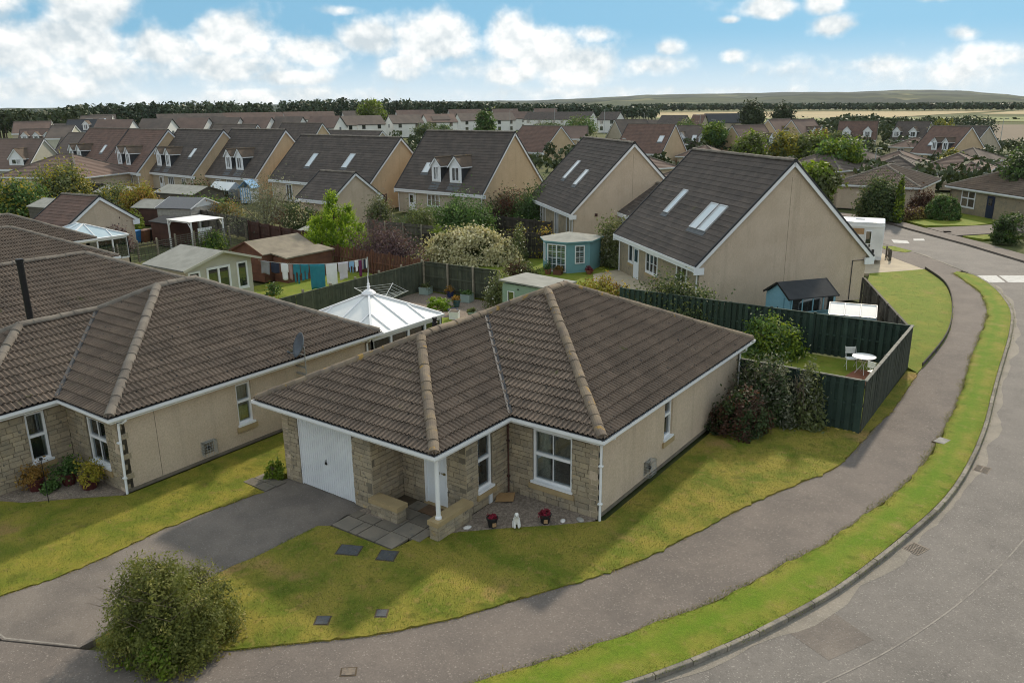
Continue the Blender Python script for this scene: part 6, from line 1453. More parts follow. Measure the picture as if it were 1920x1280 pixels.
# brown sheds beside the washing
def shed(label, x, y, rz, w, d, he, hr, wall, roof, along='x', trim=None, door=False, oh=.12, win=None, name='shed'):
    t = thing(name, label, 'shed', (x, y, 0), rz); plank_walls(t, w, d, he, wall); gable_roof(t, w, d, he, hr, roof, 'x', oh, trim=trim or wall)
    if door: k = MB(); k.box(w * .3, -.03, .05, w * .3 + .75, -.0, he - .15); k.build('door', wall, t)
    if win: window(t, (win[0], 0, win[1]), 0, win[2], win[3], 1, (1,), fr=.05, sill=False, glass='glass_dark', inset=-.05)
    return t
shed('brown shed with weathered felt roof behind the washing line', -22.9, 18.0, PI / 2, 4.1, 3.2, 1.85, 2.50, 'wood_red', 'felt_brown')
def low_shed():
    t = thing('shed', 'low red-brown store with sagging flat roof directly behind the washing', 'shed', (-21.4, 18.6, 0), PI / 2 - .02); plank_walls(t, 3.7, 1.3, 1.6, 'wood_red'); b = MB()
    q = [(-.1, -.15, 1.66), (3.85, -.15, 1.70), (3.85, 1.45, 1.86), (-.1, 1.45, 1.84)]; b.poly(q); lo = [(p[0], p[1], p[2] - .08) for p in q]; b.poly(lo[::-1])
    for i in range(4): j = (i + 1) % 4; b.poly([lo[i], lo[j], q[j], q[i]])
    b.build('roof', 'felt_brown', t)
low_shed()
shed('small grey shed with pale flat roof left of the bright conifer', -29.6, 26.6, .1, 2.6, 2.0, 1.75, 1.95, 'post_concrete', 'felt_grey')
shed('dark brown store beside the white pergola', -43.3, 22.6, .0, 2.6, 2.6, 1.9, 2.2, 'wood_brown', 'felt_dark')
shed('grey shed with dark glazed roof beside the yellow tree', -50.6, 27.6, .35, 3.6, 4.2, 2.0, 2.75, 'post_concrete', 'solar', trim='upvc')
shed('low shed with grey felt roof under the yellow tree', -55.5, 28.0, .3, 4.0, 3.2, 1.7, 2.3, 'wood_brown', 'felt_grey'); shed('pale roofed shed behind the left garage', -64.6, 22.6, .15, 5.0, 3.6, 1.8, 2.4, 'wood_grey', 'felt_grey'); shed('grey shed roof behind the yellow tree', -66.0, 36.6, .1, 6.5, 4.0, 1.8, 2.5, 'wood_grey', 'felt_grey')
shed('small shed with pale roof at the left edge', -78.5, 24.0, .1, 4, 3, 1.7, 2.3, 'wood_grey', 'felt_grey'); shed('low shed roof below the long brown fence', -72.5, 33.2, .1, 6.0, 3.6, 1.8, 2.4, 'wood_grey', 'felt_grey')
def greenhouse():
    t = thing('greenhouse', 'small glass greenhouse below the fourth dormered house', 'greenhouse', (-66.2, 43.6, 0), .1); w, d = 3.4, 2.2; b = MB(); b.box(0, 0, 0, w, d, 1.5); b.build('pane', 'glass_sky', t); gable_roof(t, w, d, 1.5, 2.3, 'polycarb', trim='alloy', oh=.05); f = MB()
    for i in range(6): f.box(i * w / 5 - .02, -.03, 0, i * w / 5 + .02, .0, 1.5)
    f.build('frame', 'alloy', t)
greenhouse()
def playhouse():
    t = thing('playhouse', 'blue and white striped playhouse beside the fourth dormered house', 'playhouse', (-61.6, 44.6, 0), .4); w, d = 1.5, 1.6; b = MB(); b.box(0, 0, 0, w, d, 1.75); b.build('wall', 'white_paint', t)
    for i in range(5): k = MB(); k.box(i * .3 + .02, -.03, 0, i * .3 + .15, -.002, 1.75); k.build('stripe', 'cloth_sky', t)
    r = MB(); r.beam((-.2, d / 2, 1.7), (w / 2, d / 2, 2.6), d + .3, .06); r.beam((w + .2, d / 2, 1.7), (w / 2, d / 2, 2.6), d + .3, .06); r.build('roof', 'cloth_sky', t)
playhouse()
def pergola():
    t = thing('pergola', 'white lean-to pergola with flat corrugated roof over a tidy terrace', 'pergola', (-40.1, 22.2, 0), 0); w, d = 3.2, 2.9; b = MB(); n = 22
    for i in range(n): x0 = i * w / n; b.poly([(x0, -.15, 2.30), (x0 + w / n / 2, -.15, 2.335), (x0 + w / n / 2, d, 2.335), (x0, d, 2.30)]); b.poly([(x0 + w / n / 2, -.15, 2.335), (x0 + w / n, -.15, 2.30), (x0 + w / n, d, 2.30), (x0 + w / n / 2, d, 2.335)])
    b.build('roof', 'white_paint', t)
    for x, y in ((.06, .0), (w - .06, .0), (w - .06, d - .1), (.06, d - .1)):
        p = MB(); p.box(x - .05, y - .05, 0, x + .05, y + .05, 2.29); p.build('post', 'white_paint', t); k = MB(); k.beam((x, y, 1.7), (x + (.45 if x < 1 else -.45), y, 2.25), .06, .06); k.build('brace', 'white_paint', t)
    k = MB()
    for y in (0, d - .1): k.box(0, y - .03, 2.18, w, y + .03, 2.29)
    k.build('beam', 'white_paint', t)
    for i in range(9): p = MB(); p.box(w - .03, .5 + i * .14, .05, w, .5 + i * .14 + .11, 1.75); p.build('screen_board', 'white_paint', t)
pergola()
def bin_(label, x, y, ms, rz=.3):
    t = thing('wheelie_bin', label, 'bin', (x, y, 0), rz, 'wheelie bins by the left garage'); b = MB(); v = [(-.24, -.28, .06), (.24, -.28, .06), (.24, .22, .06), (-.24, .22, .06), (-.29, -.34, .98), (.29, -.34, .98), (.29, .34, 1.02), (-.29, .34, 1.02)]; b.v = v
    b.f = [(0, 3, 2, 1), (4, 5, 6, 7), (0, 1, 5, 4), (1, 2, 6, 5), (2, 3, 7, 6), (3, 0, 4, 7)]; b.m = [0] * 6; b.build('body', ms, t); l = MB(); l.beam((0, -.38, 1.02), (0, .36, 1.08), .62, .06); l.build('lid', ms, t)
    for s in (-1, 1): w = MB(); w.tube([(s * .22, .27, .1), (s * .28, .27, .1)], .1, 12); w.build('wheel', 'black', t)
    h = MB(); h.tube([(-.24, .40, 1.0), (.24, .40, 1.0)], .018, 6); h.build('handle', ms, t)
bin_('blue wheelie bin beside the white conservatory post', -44.6, 21.9, 'bin_blue'); bin_('brown wheelie bin between the blue and the black one', -44.45, 22.65, 'bin_brown'); bin_('black wheelie bin next to the brown store', -44.5, 23.45, 'bin_black')
# washing line
def washing():
    A = Vector((-20.55, 15.9, 2.02)); B = Vector((-15.6, 20.0, 1.98)); L = (B - A).length; D = (B - A).normalized()
    sag = lambda s: A + D * s + Vector((0, 0, -.30 * 4 * (s / L) * (1 - s / L)))
    t = thing('washing_line', 'washing line strung from the summerhouse to a grey pole', 'washing line', (A.x, A.y, 0)); b = MB(); b.tube([tuple(sag(L * i / 24) - Vector((A.x, A.y, 0))) for i in range(25)], .008, 4); b.build('line', 'white_paint', t)
    p = MB(); p.tube([(B.x - A.x, B.y - A.y, 0), (B.x - A.x, B.y - A.y, 2.05)], .035, 8); p.build('pole', 'lamp_grey', t)
    pg = MB(); pg.box(-.012, -.012, -.05, .012, .012, .04); pme = pg.mesh('peg', 'post_pale')
    items = [(.02, .10, .75, 'cloth_grey', 'grey garment at the left end of the washing line', 0), (.11, .19, .62, 'cloth_navy', 'dark navy top second from the left on the washing line', 0), (.20, .27, .98, 'cloth_white', 'white top hanging between the navy and the rose garments', .1), (.275, .305, .95, 'cloth_rose', 'narrow rose garment beside the teal trousers', 0), (.31, .375, 1.15, 'cloth_teal', 'teal trousers left of the teal shirt', .15), (.38, .455, .95, 'cloth_teal', 'teal shirt left of the large teal towel', .12),
             (.462, .602, 1.55, 'cloth_teal', 'large teal towel in the middle of the washing line', .02), (.61, .715, 1.32, 'cloth_white', 'large white towel right of the teal towel', .02), (.725, .82, 1.02, 'cloth_pale', 'pale lilac towel right of the white towel', .1), (.825, .875, .70, 'cloth_sky', 'light blue shorts on the washing line', .2), (.88, .915, .68, 'cloth_white', 'small white top beside the plum garment', .1), (.917, .945, 1.0, 'cloth_plum', 'plum coloured garment near the right end of the washing line', 0), (.948, .962, .6, 'cloth_grey', 'narrow grey garment right of the plum one', 0), (.964, .982, .6, 'cloth_navy', 'black sock pair at the right end of the washing line', 0), (.984, .995, .55, 'cloth_white', 'last white garment beside the line pole', 0)]
    rg = random.Random(9)
    for u0, u1, h, ms, lb, slit in items:
        P0, P1 = sag(u0 * L), sag(u1 * L); nx = max(5, int((u1 - u0) * L / .05)); nz = 9; g = MB(); nrm = Vector((D.y, -D.x, 0)); ph = rg.uniform(0, 6); wav = rg.uniform(.02, .05); sk = rg.uniform(-.06, .06)
        for k in range(nz + 1):
            for i in range(nx + 1):
                s = i / nx; f = k / nz; q = P0.lerp(P1, s * (1 - .08 * f) + .04 * f + sk * f * .3) - Vector((0, 0, h * f * (1 + .04 * math.sin(s * 5 + ph)))) + nrm * (wav * f * math.sin(s * 7 + ph) + .09 * f * f + .02 * math.sin(f * 6 + ph))
                g.v.append(tuple(q - Vector((P0.x, P0.y, 0))))
        for k in range(nz):
            for i in range(nx):
                if slit > .11 and k > nz * .4 and abs(i - nx / 2 + .5) < .6: continue
                if slit > .09 and k > nz * .55 and (i == 0 or i == nx - 1): continue
                g.f.append((k * (nx + 1) + i, k * (nx + 1) + i + 1, (k + 1) * (nx + 1) + i + 1, (k + 1) * (nx + 1) + i)); g.m.append(0)
        th = thing('laundry', lb, 'laundry', (P0.x, P0.y, 0), 0, 'laundry on the washing line'); o = g.build('cloth', ms, th, smooth=True); sd = o.modifiers.new('thick', 'SOLIDIFY'); sd.thickness = .012
        for u in (u0 + .006, u1 - .006): q = sag(u * L); place('peg', pme, th, (q.x - P0.x, q.y - P0.y, q.z))
washing()

# ------------------------------------------------------------------ shrubs and trees of the gardens
def conifer():
    t = thing('conifer', 'bright yellow-green conifer with feathery upright tips', 'conifer', (-24.6, 25.6, 0)); t.scale = (1.22, 1.22, 1.1); rg = np.random.default_rng(21); n = 560; C_, N_, S_, R_ = [], [], [], []
    pl = [(0, 0, 4.75, 1.15, 4), (.85, .3, 3.9, .95, 2.4), (-.85, .35, 3.6, .95, 2.4), (.55, -.85, 3.35, 1.0, 2.4), (-.6, -.75, 3.2, 1.0, 2.4), (1.45, -.35, 2.75, .85, 1.6), (-1.45, -.2, 2.85, .85, 1.6), (.2, 1.1, 3.3, 1, 1.6), (1.2, .9, 2.6, .8, 1), (-1.2, .95, 2.6, .8, 1), (.0, -1.4, 2.4, .85, 1.4)]
    wt = np.array([q[4] for q in pl]); wt = wt / wt.sum(); n = 1050
    for i in range(n):
        dx, dy, hh, rr, _ = pl[rg.choice(len(pl), p=wt)]; f = rg.random() ** .75; z = .35 + f * (hh - .75); a = rg.random() * 2 * PI; R = rr * (1 - f ** 1.6) * min(1, .5 + f * 2.5) + .06; r0 = R * rg.uniform(.35, .9); L = rg.uniform(.38, .72) * (1.05 - .3 * f)
        p = np.array([dx + math.cos(a) * r0, dy + math.sin(a) * r0, z]); ao = math.atan2(p[1], p[0]); d = np.array([math.cos(a) * .5 + math.cos(ao) * .25, math.sin(a) * .5 + math.sin(ao) * .25, .8 + rg.random() * .5]); d /= np.linalg.norm(d); s = np.cross(d, [0, 0, 1]); s /= np.linalg.norm(s)
        for k in range(9):
            u = k / 8; q = p + d * L * u + s * rg.normal() * .08 * (1.1 - u) + rg.normal(size=3) * .02; C_.append(q); nn = rg.normal(size=3) * .6 + np.array([math.cos(a), math.sin(a), .4]); N_.append(nn / np.linalg.norm(nn)); S_.append(.105 * (1.15 - .6 * u)); R_.append(min(1, .2 + .65 * u + .2 * rg.random()))
    C_ = np.array(C_); V, F = leaf_cards(C_, np.array(N_), np.array(S_), rg, .38); place('crown', npmesh('crown', V, F, 'lf_conifer', rnd=np.repeat(R_, 4)), t); b = MB(); b.tube([(0, 0, -.1), (.03, 0, 2.2), (0, 0, 4.6)], [.13, .08, .02], 7); b.build('trunk', 'bark', t)
conifer()
G = 'garden shrubs'
shrub('wide purple-leaved shrub beside the washing line pole', -19.6, 25.6, (2.9, 2.0, 3.4), 'lf_purple', n=12000, leaf=.075, clumps=150, seed=31, spread=.13, stem_n=16, hollow=.4, group=G)
shrub('long hedge smothered in cream flowers', -15.9, 30.2, (3.7, 1.5, 2.5), 'lf_olive', name='hedge', cat='hedge', n=6500, leaf=.09, clumps=130, seed=32, spread=.13, stem_n=10, rz=.40, extra=[('blossom', 'lf_cream', 12000, .085, {'r': (3.8, 1.6, 2.65), 'clumps': 210, 'spread': .09, 'hollow': .96, 'asp': .8})])
shrub('tall loose rose bush with pale blooms at the end of the cream hedge', -13.3, 32.3, (.9, .9, 2.7), 'lf_olive', n=1600, leaf=.08, clumps=40, seed=33, extra=[('blossom', 'fl_white', 60, .06, {'hollow': .9})], group=G)
shrub('white rose bush beside the sage shed', -6.2, 20.9, (1.15, 1.0, 2.3), 'lf_olive', n=4200, leaf=.065, clumps=70, seed=34, extra=[('blossom', 'fl_white', 150, .06, {'hollow': .92})], group=G)
shrub('round mossy green mound in the gravel garden', -9.0, 18.8, (.80, .75, .62), 'lf_conifer', n=2600, leaf=.05, clumps=60, seed=35, hollow=.75, spread=.10, stem_n=0, group=G)
shrub('dark brownish bush against the long side wall', 10.70, 11.5, (1.05, 1.0, 1.5), 'lf_dark', name='bush', cat='bush', n=6500, leaf=.055, clumps=110, seed=36, spread=.11, stem_n=14, hollow=.5, extra=[('brown_leaves', 'lf_brownred', 2800, .055, {})])
shrub('tall grey-green shrub arching over the green street fence', 10.95, 13.0, (1.3, .9, 2.45), 'lf_dark', n=6500, leaf=.065, clumps=110, seed=37, spread=.13, stem_n=22, hollow=.4, extra=[('pale_tips', 'lf_grey', 2600, .07, {'hollow': .95, 'asp': .35})], group=G)
shrub('smaller grey-green shrub beside the arching one at the fence', 12.35, 13.2, (.62, .55, 2.25), 'lf_olive', n=1900, leaf=.06, clumps=45, seed=38, spread=.15, stem_n=10, extra=[('pale_tips', 'lf_grey', 900, .065, {'hollow': .95, 'asp': .35})], group=G)
shrub('yellow-green bush inside the small fenced lawn', 8.75, 20.6, (1.45, 1.1, 1.75), 'lf_green', n=5200, leaf=.075, clumps=100, seed=39, spread=.13, extra=[('bright_leaves', 'lf_lime', 2600, .07, {'hollow': .88})], group=G)
shrub('dark hedge over the green fence in front of the patio door', 3.2, 22.5, (2.9, 1.2, 2.5), 'lf_dark', name='hedge', cat='hedge', n=8000, leaf=.08, clumps=140, seed=40, spread=.12, extra=[('fresh_tips', 'lf_olive', 3500, .08, {'hollow': .92})])
shrub('yellow and orange shrub behind the main ridge', -2.0, 24.6, (1.9, 1.0, 1.55), 'lf_yellow', n=4200, leaf=.07, clumps=80, seed=41, spread=.13, extra=[('orange_leaves', 'lf_orange', 1500, .07, {'hollow': .85})], group=G)
shrub('leafy green shrub right of the teal summerhouse', -6.6, 34.9, (1.9, 1.6, 3.2), 'lf_olive', n=6500, leaf=.09, clumps=120, seed=42, spread=.13, extra=[('pale_tips', 'lf_grey', 1800, .08, {'hollow': .95})], group=G)
shrub('low reddish shrubs left of the teal summerhouse door', -10.6, 28.9, (1.5, .8, .8), 'lf_brownred', n=2000, leaf=.06, clumps=50, seed=43, stem_n=0, extra=[('greenery', 'lf_olive', 1400, .06, {})], group=G)
shrub('large round green shrub in front of the dormer house', -23.4, 38.6, (3.0, 2.6, 3.9), 'lf_green', n=12000, leaf=.10, clumps=170, seed=44, spread=.12, group=G)
shrub('slim green shrub between the purple and the round shrub', -24.4, 34.6, (1.7, 1.5, 3.2), 'lf_olive', n=5000, leaf=.09, clumps=90, seed=45, spread=.14, group=G)
shrub('pale variegated shrub right of the conifer', -30.6, 36.2, (1.6, 1.4, 3.4), 'lf_olive', n=5000, leaf=.09, clumps=90, seed=46, spread=.14, extra=[('pale_tips', 'lf_grey', 1800, .09, {'hollow': .9})], group=G)
shrub('spreading green shrub under the dormer house door', -27.6, 38.4, (2.6, 1.8, 2.3), 'lf_green', n=6500, leaf=.09, clumps=110, seed=47, spread=.14, extra=[('pale_tips', 'lf_grey', 1500, .09, {'hollow': .9})], group=G)
shrub('lime green shrub above the cream hedge', -20.6, 32.2, (1.2, 1.0, 2.0), 'lf_lime', n=2600, leaf=.08, clumps=60, seed=48, group=G)
shrub('dark shrub by the gable of the dormer house', -25.6, 48.6, (3.0, 1.8, 3.0), 'lf_brownred', n=5000, leaf=.10, clumps=90, seed=49, spread=.15, extra=[('greenery', 'lf_dark', 3000, .1, {})], group=G)
shrub('green tree-shrub left of the turned gable house', -22.2, 47.6, (2.0, 1.7, 3.7), 'lf_green', n=5000, leaf=.10, clumps=90, seed=50, spread=.15, extra=[('greenery', 'lf_dark', 2500, .1, {})], group=G)
shrub('low hedge tinged orange left of the teal summerhouse', -13.4, 34.2, (1.9, .5, 2.1), 'lf_yellow', name='hedge', cat='hedge', n=2400, leaf=.08, clumps=60, seed=51, rz=.4, shape='box', extra=[('orange_leaves', 'lf_orange', 1200, .07, {'hollow': .9})])
tree('half bare grey tree above the brown sheds', -38.5, 30.2, 5.4, (3.6, 3.2), 'lf_grey', .8, n=5200, leaf=.085, clumps=140, seed=52, shape='dome', spread=.16, bark='twig')
shrub('dark green shrub with white blossom right of the bare tree', -35.4, 31.6, (2.0, 1.6, 2.9), 'lf_dark', n=4500, leaf=.09, clumps=80, seed=53, extra=[('blossom', 'lf_cream', 900, .08, {'hollow': .92})], group=G)
shrub('red-leaved shrub with yellow tips beside the conservatory fence', -13.0, 10.4, (.9, .8, 1.9), 'lf_orange', n=2600, leaf=.06, clumps=60, seed=54, extra=[('green_leaves', 'lf_olive', 900, .06, {})], group=G)
tree('golden yellow tree behind the left garage', -57.6, 30.2, 3.3, (2.0, 1.8), 'lf_yellow', .6, n=6500, leaf=.11, clumps=130, seed=55, shape='dome', extra=[('orange_leaves', 'lf_orange', 2600, .11)])
shrub('small lime ball bush below the golden tree', -52.6, 26.4, (.95, .9, 1.6), 'lf_lime', n=1800, leaf=.08, clumps=50, seed=56, hollow=.7, group=G)
shrub('dark purple shrub behind the blue-roofed conservatory', -42.6, 19.2, (1.7, 1.2, 2.0), 'lf_purple', n=2600, leaf=.09, clumps=60, seed=57, group=G)
shrub('dark green hedge between the left garage and golden tree', -57.5, 26.0, (3.2, 1.8, 2.4), 'lf_dark', name='hedge', cat='hedge', n=4500, leaf=.11, clumps=90, seed=58)
tree('green tree at the left edge of the gardens', -72.0, 25.2, 3.9, (3.0, 2.7), 'lf_green', .2, n=9000, leaf=.17, clumps=160, seed=59, shape='dome', extra=[('yellowing', 'lf_yellow', 1500, .16)])
tree('yellowing green tree below the first dormered house', -75.2, 31.2, 4.8, (3.6, 3.2), 'lf_olive', .2, n=10000, leaf=.17, clumps=170, seed=60, shape='dome', extra=[('yellowing', 'lf_yellow', 3000, .16)])
tree('green tree behind the left garage ridge', -63.5, 30.8, 3.2, (2.4, 2.2), 'lf_olive', .3, n=6500, leaf=.13, clumps=120, seed=61, shape='dome', extra=[('yellowing', 'lf_yellow', 1200, .12)])
shrub('fresh green bush right of the grey shed', -53.0, 33.8, (4.0, 1.8, 2.2), 'lf_green', n=5000, leaf=.11, clumps=90, seed=62, rz=.4, extra=[('bright_leaves', 'lf_lime', 1400, .11, {'hollow': .9})], group=G)
shrub('dark bushes under the fourth dormered house', -66.6, 42.6, (5.0, 1.6, 2.3), 'lf_dark', n=4500, leaf=.13, clumps=90, seed=63, extra=[('red_leaves', 'lf_brownred', 1600, .12, {})], group=G)
shrub('rusty orange shrub left of the bare tree', -47.5, 32.6, (2.2, 1.4, 2.1), 'lf_orange', n=2600, leaf=.09, clumps=60, seed=64, extra=[('greenery', 'lf_olive', 2000, .09, {})], group=G)
shrub('green shrub under the white pergola', -36.9, 23.6, (1.3, 1.4, 1.5), 'lf_green', n=2400, leaf=.09, clumps=60, seed=65, extra=[('bright_leaves', 'lf_lime', 600, .08, {})], group=G)
shrub('flowering plant by the summerhouse corner', -19.6, 16.0, (.5, .5, .9), 'lf_green', name='plant', cat='plant', n=700, leaf=.06, clumps=24, seed=66, extra=[('blossom', 'fl_white', 26, .06, {'hollow': .9})])
for i, (x, y, r, h, ms, pl, lb, sq) in enumerate([(-12.1, 21.2, .30, .42, 'planter_sage', 'lf_olive', 'square sage planter in the fence corner of the gravel garden', True), (-8.8, 21.0, .28, .45, 'planter_sage', 'lf_green', 'square sage planter on legs by the rose bush', True), (-8.55, 19.75, .22, .40, 'pot_teal', 'lf_orange', 'teal pot with orange plant in the gravel garden', False), (-10.3, 21.3, .24, .38, 'pot_blue', 'lf_orange', 'blue pot with orange plant against the back fence', False), (-7.6, 18.3, .26, .30, 'pot_blue', None, 'dark blue bowl on the gravel garden edge', False), (-6.3, 18.3, .22, .34, 'planter_sage', 'lf_olive', 'pale pot with sparse plant near the main ridge', False), (-7.0, 17.7, .24, .40, 'white_paint', None, 'white square pot on the gravel garden edge', True),
                                                      (-9.15, 29.9, .24, .34, 'terracotta', 'lf_green', 'terracotta pot with tall plant by the summerhouse doors', False), (-8.55, 30.2, .26, .32, 'wood_red', 'lf_orange', 'wooden tub with rusty plant by the summerhouse doors', True), (-6.9, 31.4, .24, .26, 'terracotta', 'lf_red', 'terracotta bowl right of the teal summerhouse', False)]):
    pot(lb, x, y, r, h, ms, pl, seed=40 + i, square=sq, ph=.5 if i == 7 else .28, leaf=.05)

# ------------------------------------------------------------------ across the road, right side
tree('dark weeping tree in front of the hipped bungalow', 3.0, 67.2, 3.7, (1.95, 1.8), 'lf_dark', .2, n=9000, leaf=.13, clumps=150, seed=70, shape='dome', hollow=.55, extra=[('fresh_tips', 'lf_olive', 2600, .13)])
tree('slim columnar conifer right of the weeping tree', 5.0, 66.4, 3.9, (.55, .55), 'lf_lime', .1, name='conifer', cat='conifer', n=1500, leaf=.12, clumps=60, seed=71, shape='cone', spread=.15, extra=[('dark_leaves', 'lf_dark', 1200, .12)])
shrub('clipped round bush on the lawn across the road', 7.9, 71.2, (1.75, 1.6, 2.35), 'lf_green', name='bush', cat='bush', n=9000, leaf=.10, clumps=260, seed=72, hollow=.90, spread=.05, extra=[('bright_leaves', 'lf_olive', 2500, .09, {'hollow': .95, 'spread': .05})])
shrub('dark copper shrub at the corner of the hipped bungalow', 5.9, 73.2, (1.7, 1.3, 2.5), 'lf_brownred', n=4500, leaf=.11, clumps=90, seed=73, group=G)
shrub('dry brown hedge along the lawn across the road', 5.7, 69.6, (3.0, .6, 1.1), 'lf_brownred', name='hedge', cat='hedge', n=3000, leaf=.09, clumps=80, seed=74, rz=1.15, extra=[('dry_leaves', 'lf_drygrass', 1800, .09, {})])
shrub('thick clipped hedge at the right edge of the picture', 15.5, 60.4, (2.6, 2.2, 2.2), 'lf_dark', name='hedge', cat='hedge', n=9000, leaf=.11, clumps=220, seed=75, shape='box', hollow=.85, spread=.06, rz=.0, extra=[('bright_leaves', 'lf_lime', 2600, .10, {'hollow': .95, 'spread': .06}), ('fresh_tips', 'lf_green', 2600, .10, {'hollow': .95, 'spread': .06})])
tree('dark leafy tree leaning in at the right edge', 14.6, 77.0, 6.6, (3.2, 3.0), 'lf_dark', 1.8, n=9000, leaf=.16, clumps=120, seed=76, extra=[('fresh_tips', 'lf_green', 3000, .15)])
for i, (x, y, h, r, ms, lb, ex) in enumerate([(-11.0, 108, 6.6, 2.9, 'lf_lime', 'bright lime green tree behind the large gable', 'lf_green'), (-2.2, 64.5, 5.2, 2.2, 'lf_olive', 'yellow-green tree beside the gable dormer', 'lf_lime'), (-19.5, 140, 7.2, 3.3, 'lf_olive', 'round grey-green tree between the two low hipped roofs', 'lf_dark'), (-30.0, 126, 7.5, 3.0, 'lf_olive', 'street tree left of the yellow pair', 'lf_lime'), (-24.5, 128, 8.0, 3.2, 'lf_yellow', 'yellow street tree in front of the three dormered roofs', 'lf_olive'), (-20.5, 128, 7.5, 3.0, 'lf_olive', 'green street tree in front of the three dormered roofs', 'lf_lime'), (-25.0, 150, 7.5, 2.6, 'lf_orange', 'orange-tinted tree beside the wide dormers', 'lf_olive'), (-14.5, 118, 5.0, 2.0, 'lf_lime', 'small lime tree right of the yellow street tree', 'lf_olive'), (2.8, 118, 4.2, 3.0, 'lf_orange', 'rusty orange shrub between the two right bungalows', 'lf_yellow'),
                                            (-9.5, 186, 9, 2.6, 'lf_yellow', 'yellow-green tree between the wide dormered roofs', 'lf_olive'), (-52, 163, 6.6, 3.0, 'lf_green', 'green tree in front of the long grey roofs', 'lf_lime'), (0.2, 132.5, 5.2, 1.8, 'lf_yellow', 'thin yellowing tree before the large tan gable', 'lf_olive')]):
    tree(lb, x, y, h, (r, r), ms, h * .22, n=3600, leaf=.24, clumps=70, seed=80 + i, z=zg(x, y), extra=[('mixed_leaves', ex, 1800, .24)], group='trees beyond the large gable')
for i, (x, y, h, r, ms, lb) in enumerate([(-81, 269, 10.6, 4.6, 'lf_wood2', 'tall broad poplar standing above the far roofs'), (-74.5, 282, 9.4, 3.8, 'lf_wood2', 'second tall poplar right of the broad one'), (-10, 235, 8.2, 5.2, 'lf_wood', 'big dark rounded tree at the field edge'), (-128, 178, 8.6, 4.4, 'lf_green', 'pointed green tree in front of the white houses'), (-139, 172, 5.2, 4, 'lf_green', 'rounded green tree left of the pointed one'), (-150, 178, 5.5, 4.5, 'lf_dark', 'dark green tree left of the rounded one'), (-107, 180, 6, 5, 'lf_dark', 'dark green tree right of the dormer house ridge'), (-104, 192, 7, 5, 'lf_green', 'green tree by the small lawn behind the ridge'), (-222, 225, 12.5, 6, 'lf_lime', 'light green rounded tree above the white row'), (-86, 128, 4.5, 2.4, 'lf_green', 'green bush against the tan gable in the gap'), (-70, 190, 6, 3.5, 'lf_green', 'green bush before the right end of the white row'), (-150, 62, 4, 3.4, 'lf_lime', 'lime bush between roofs in the left background')]):
    tree(lb, x, y, h, (r, r), ms, h * .10, n=3400, leaf=.04 * h, clumps=80, seed=120 + i, z=zg(x, y), group='trees in the background', shape='cone' if 'pointed' in lb else 'ball', extra=[('mixed_leaves', 'lf_olive' if 'wood' not in ms else 'lf_wood2', 1200, .04 * h)])

def motorhome():
    a = .2; t = thing('motorhome', 'white motorhome parked behind the large gable with brown stripe decals', 'motorhome', (3.7, 44.0, 0), a); w, d = 4.5, 2.3; b = MB(); b.box(0, 0, .45, w, d, 2.85); o = b.build('body', 'car_white', t); bv = o.modifiers.new('bevel', 'BEVEL'); bv.width = .09; bv.segments = 3
    for i, q in enumerate(([(1.2, 1.75), (2.3, 1.75), (1.95, 2.4), (1.2, 2.4)], [(2.3, 2.0), (3.25, 2.0), (3.25, 2.4), (2.25, 2.4)])): k = MB(); k.poly([(x, -.012, z) for x, z in q]); k.build('decal', 'tan_plaque' if i else 'cloth_rose', t)
    window(t, (3.35, 0, 1.35), 0, .40, .9, 1, (1,), fr=.04, sill=False, glass='glass_dark', inset=-.06); k = MB(); k.box(3.85, -.02, .75, 4.0, -.001, 1.0); k.build('hatch', 'black_plastic', t); k = MB(); k.box(3.62, -.02, 1.15, 3.70, -.001, 1.4); k.build('handle', 'black', t)
    k = MB(); k.box(1.0, .5, 2.85, 1.7, 1.2, 2.95); k.build('roof_vent', 'upvc', t); k = MB(); k.box(2.6, 1.0, 2.85, 3.2, 1.6, 2.93); k.build('roof_vent', 'upvc_grey', t); k = MB(); k.box(-.01, -.03, 2.5, w + .01, -.001, 2.64); k.build('awning', 'upvc', t); k = MB(); k.box(.0, -.02, .30, w, d, .47); k.build('skirt', 'upvc_grey', t)
    for x in (.9, 3.6):
        wh = MB(); wh.tube([(x, .0, .34), (x, .24, .34)], .34, 18); wo = wh.build('wheel', 'black', t); hb = MB(); hb.tube([(x, -.015, .34), (x, .02, .34)], .20, 14); hb.build('hub', 'alloy', wo)
motorhome()
def car(label, x, y, rz, z=0.0):
    t = thing('parked_car', label, 'car', (x, y, z), rz, 'parked cars'); b = MB(); pr = [(-2.1, .35), (-2.15, .75), (-1.9, .95), (-1.1, 1.0), (-.5, 1.42), (.9, 1.44), (1.6, 1.02), (2.05, .92), (2.1, .35)]; n = len(pr)
    for y_ in (-.85, .85): b.v += [(px, y_ * (.86 if pz > 1.1 else 1), pz) for px, pz in pr]
    for i in range(n): j = (i + 1) % n; b.f.append((i, j, n + j, n + i)); b.m.append(0)
    b.f += [tuple(range(n))[::-1], tuple(range(n, 2 * n))]; b.m += [0, 0]; b.build('body', 'car_white', t)
    for s in (-1, 1): g = MB(); g.poly([(-.95, s * .80, 1.03), (1.4, s * .80, 1.03), (.85, s * .745, 1.38), (-.45, s * .745, 1.38)][::s]); g.build('window', 'glass_dark', t)
    for x0, s in ((-1.3, -1), (-1.3, 1), (1.3, -1), (1.3, 1)): w = MB(); w.tube([(x0, s * .68, .32), (x0, s * .88, .32)], .32, 14); w.build('wheel', 'black', t)
car('white car whose roof shows over the ridge of the large gable', -40.5, 148, 1.1, -2.2); car('white car parked by the yellow street trees', -31.5, 165, .4, -2.3)
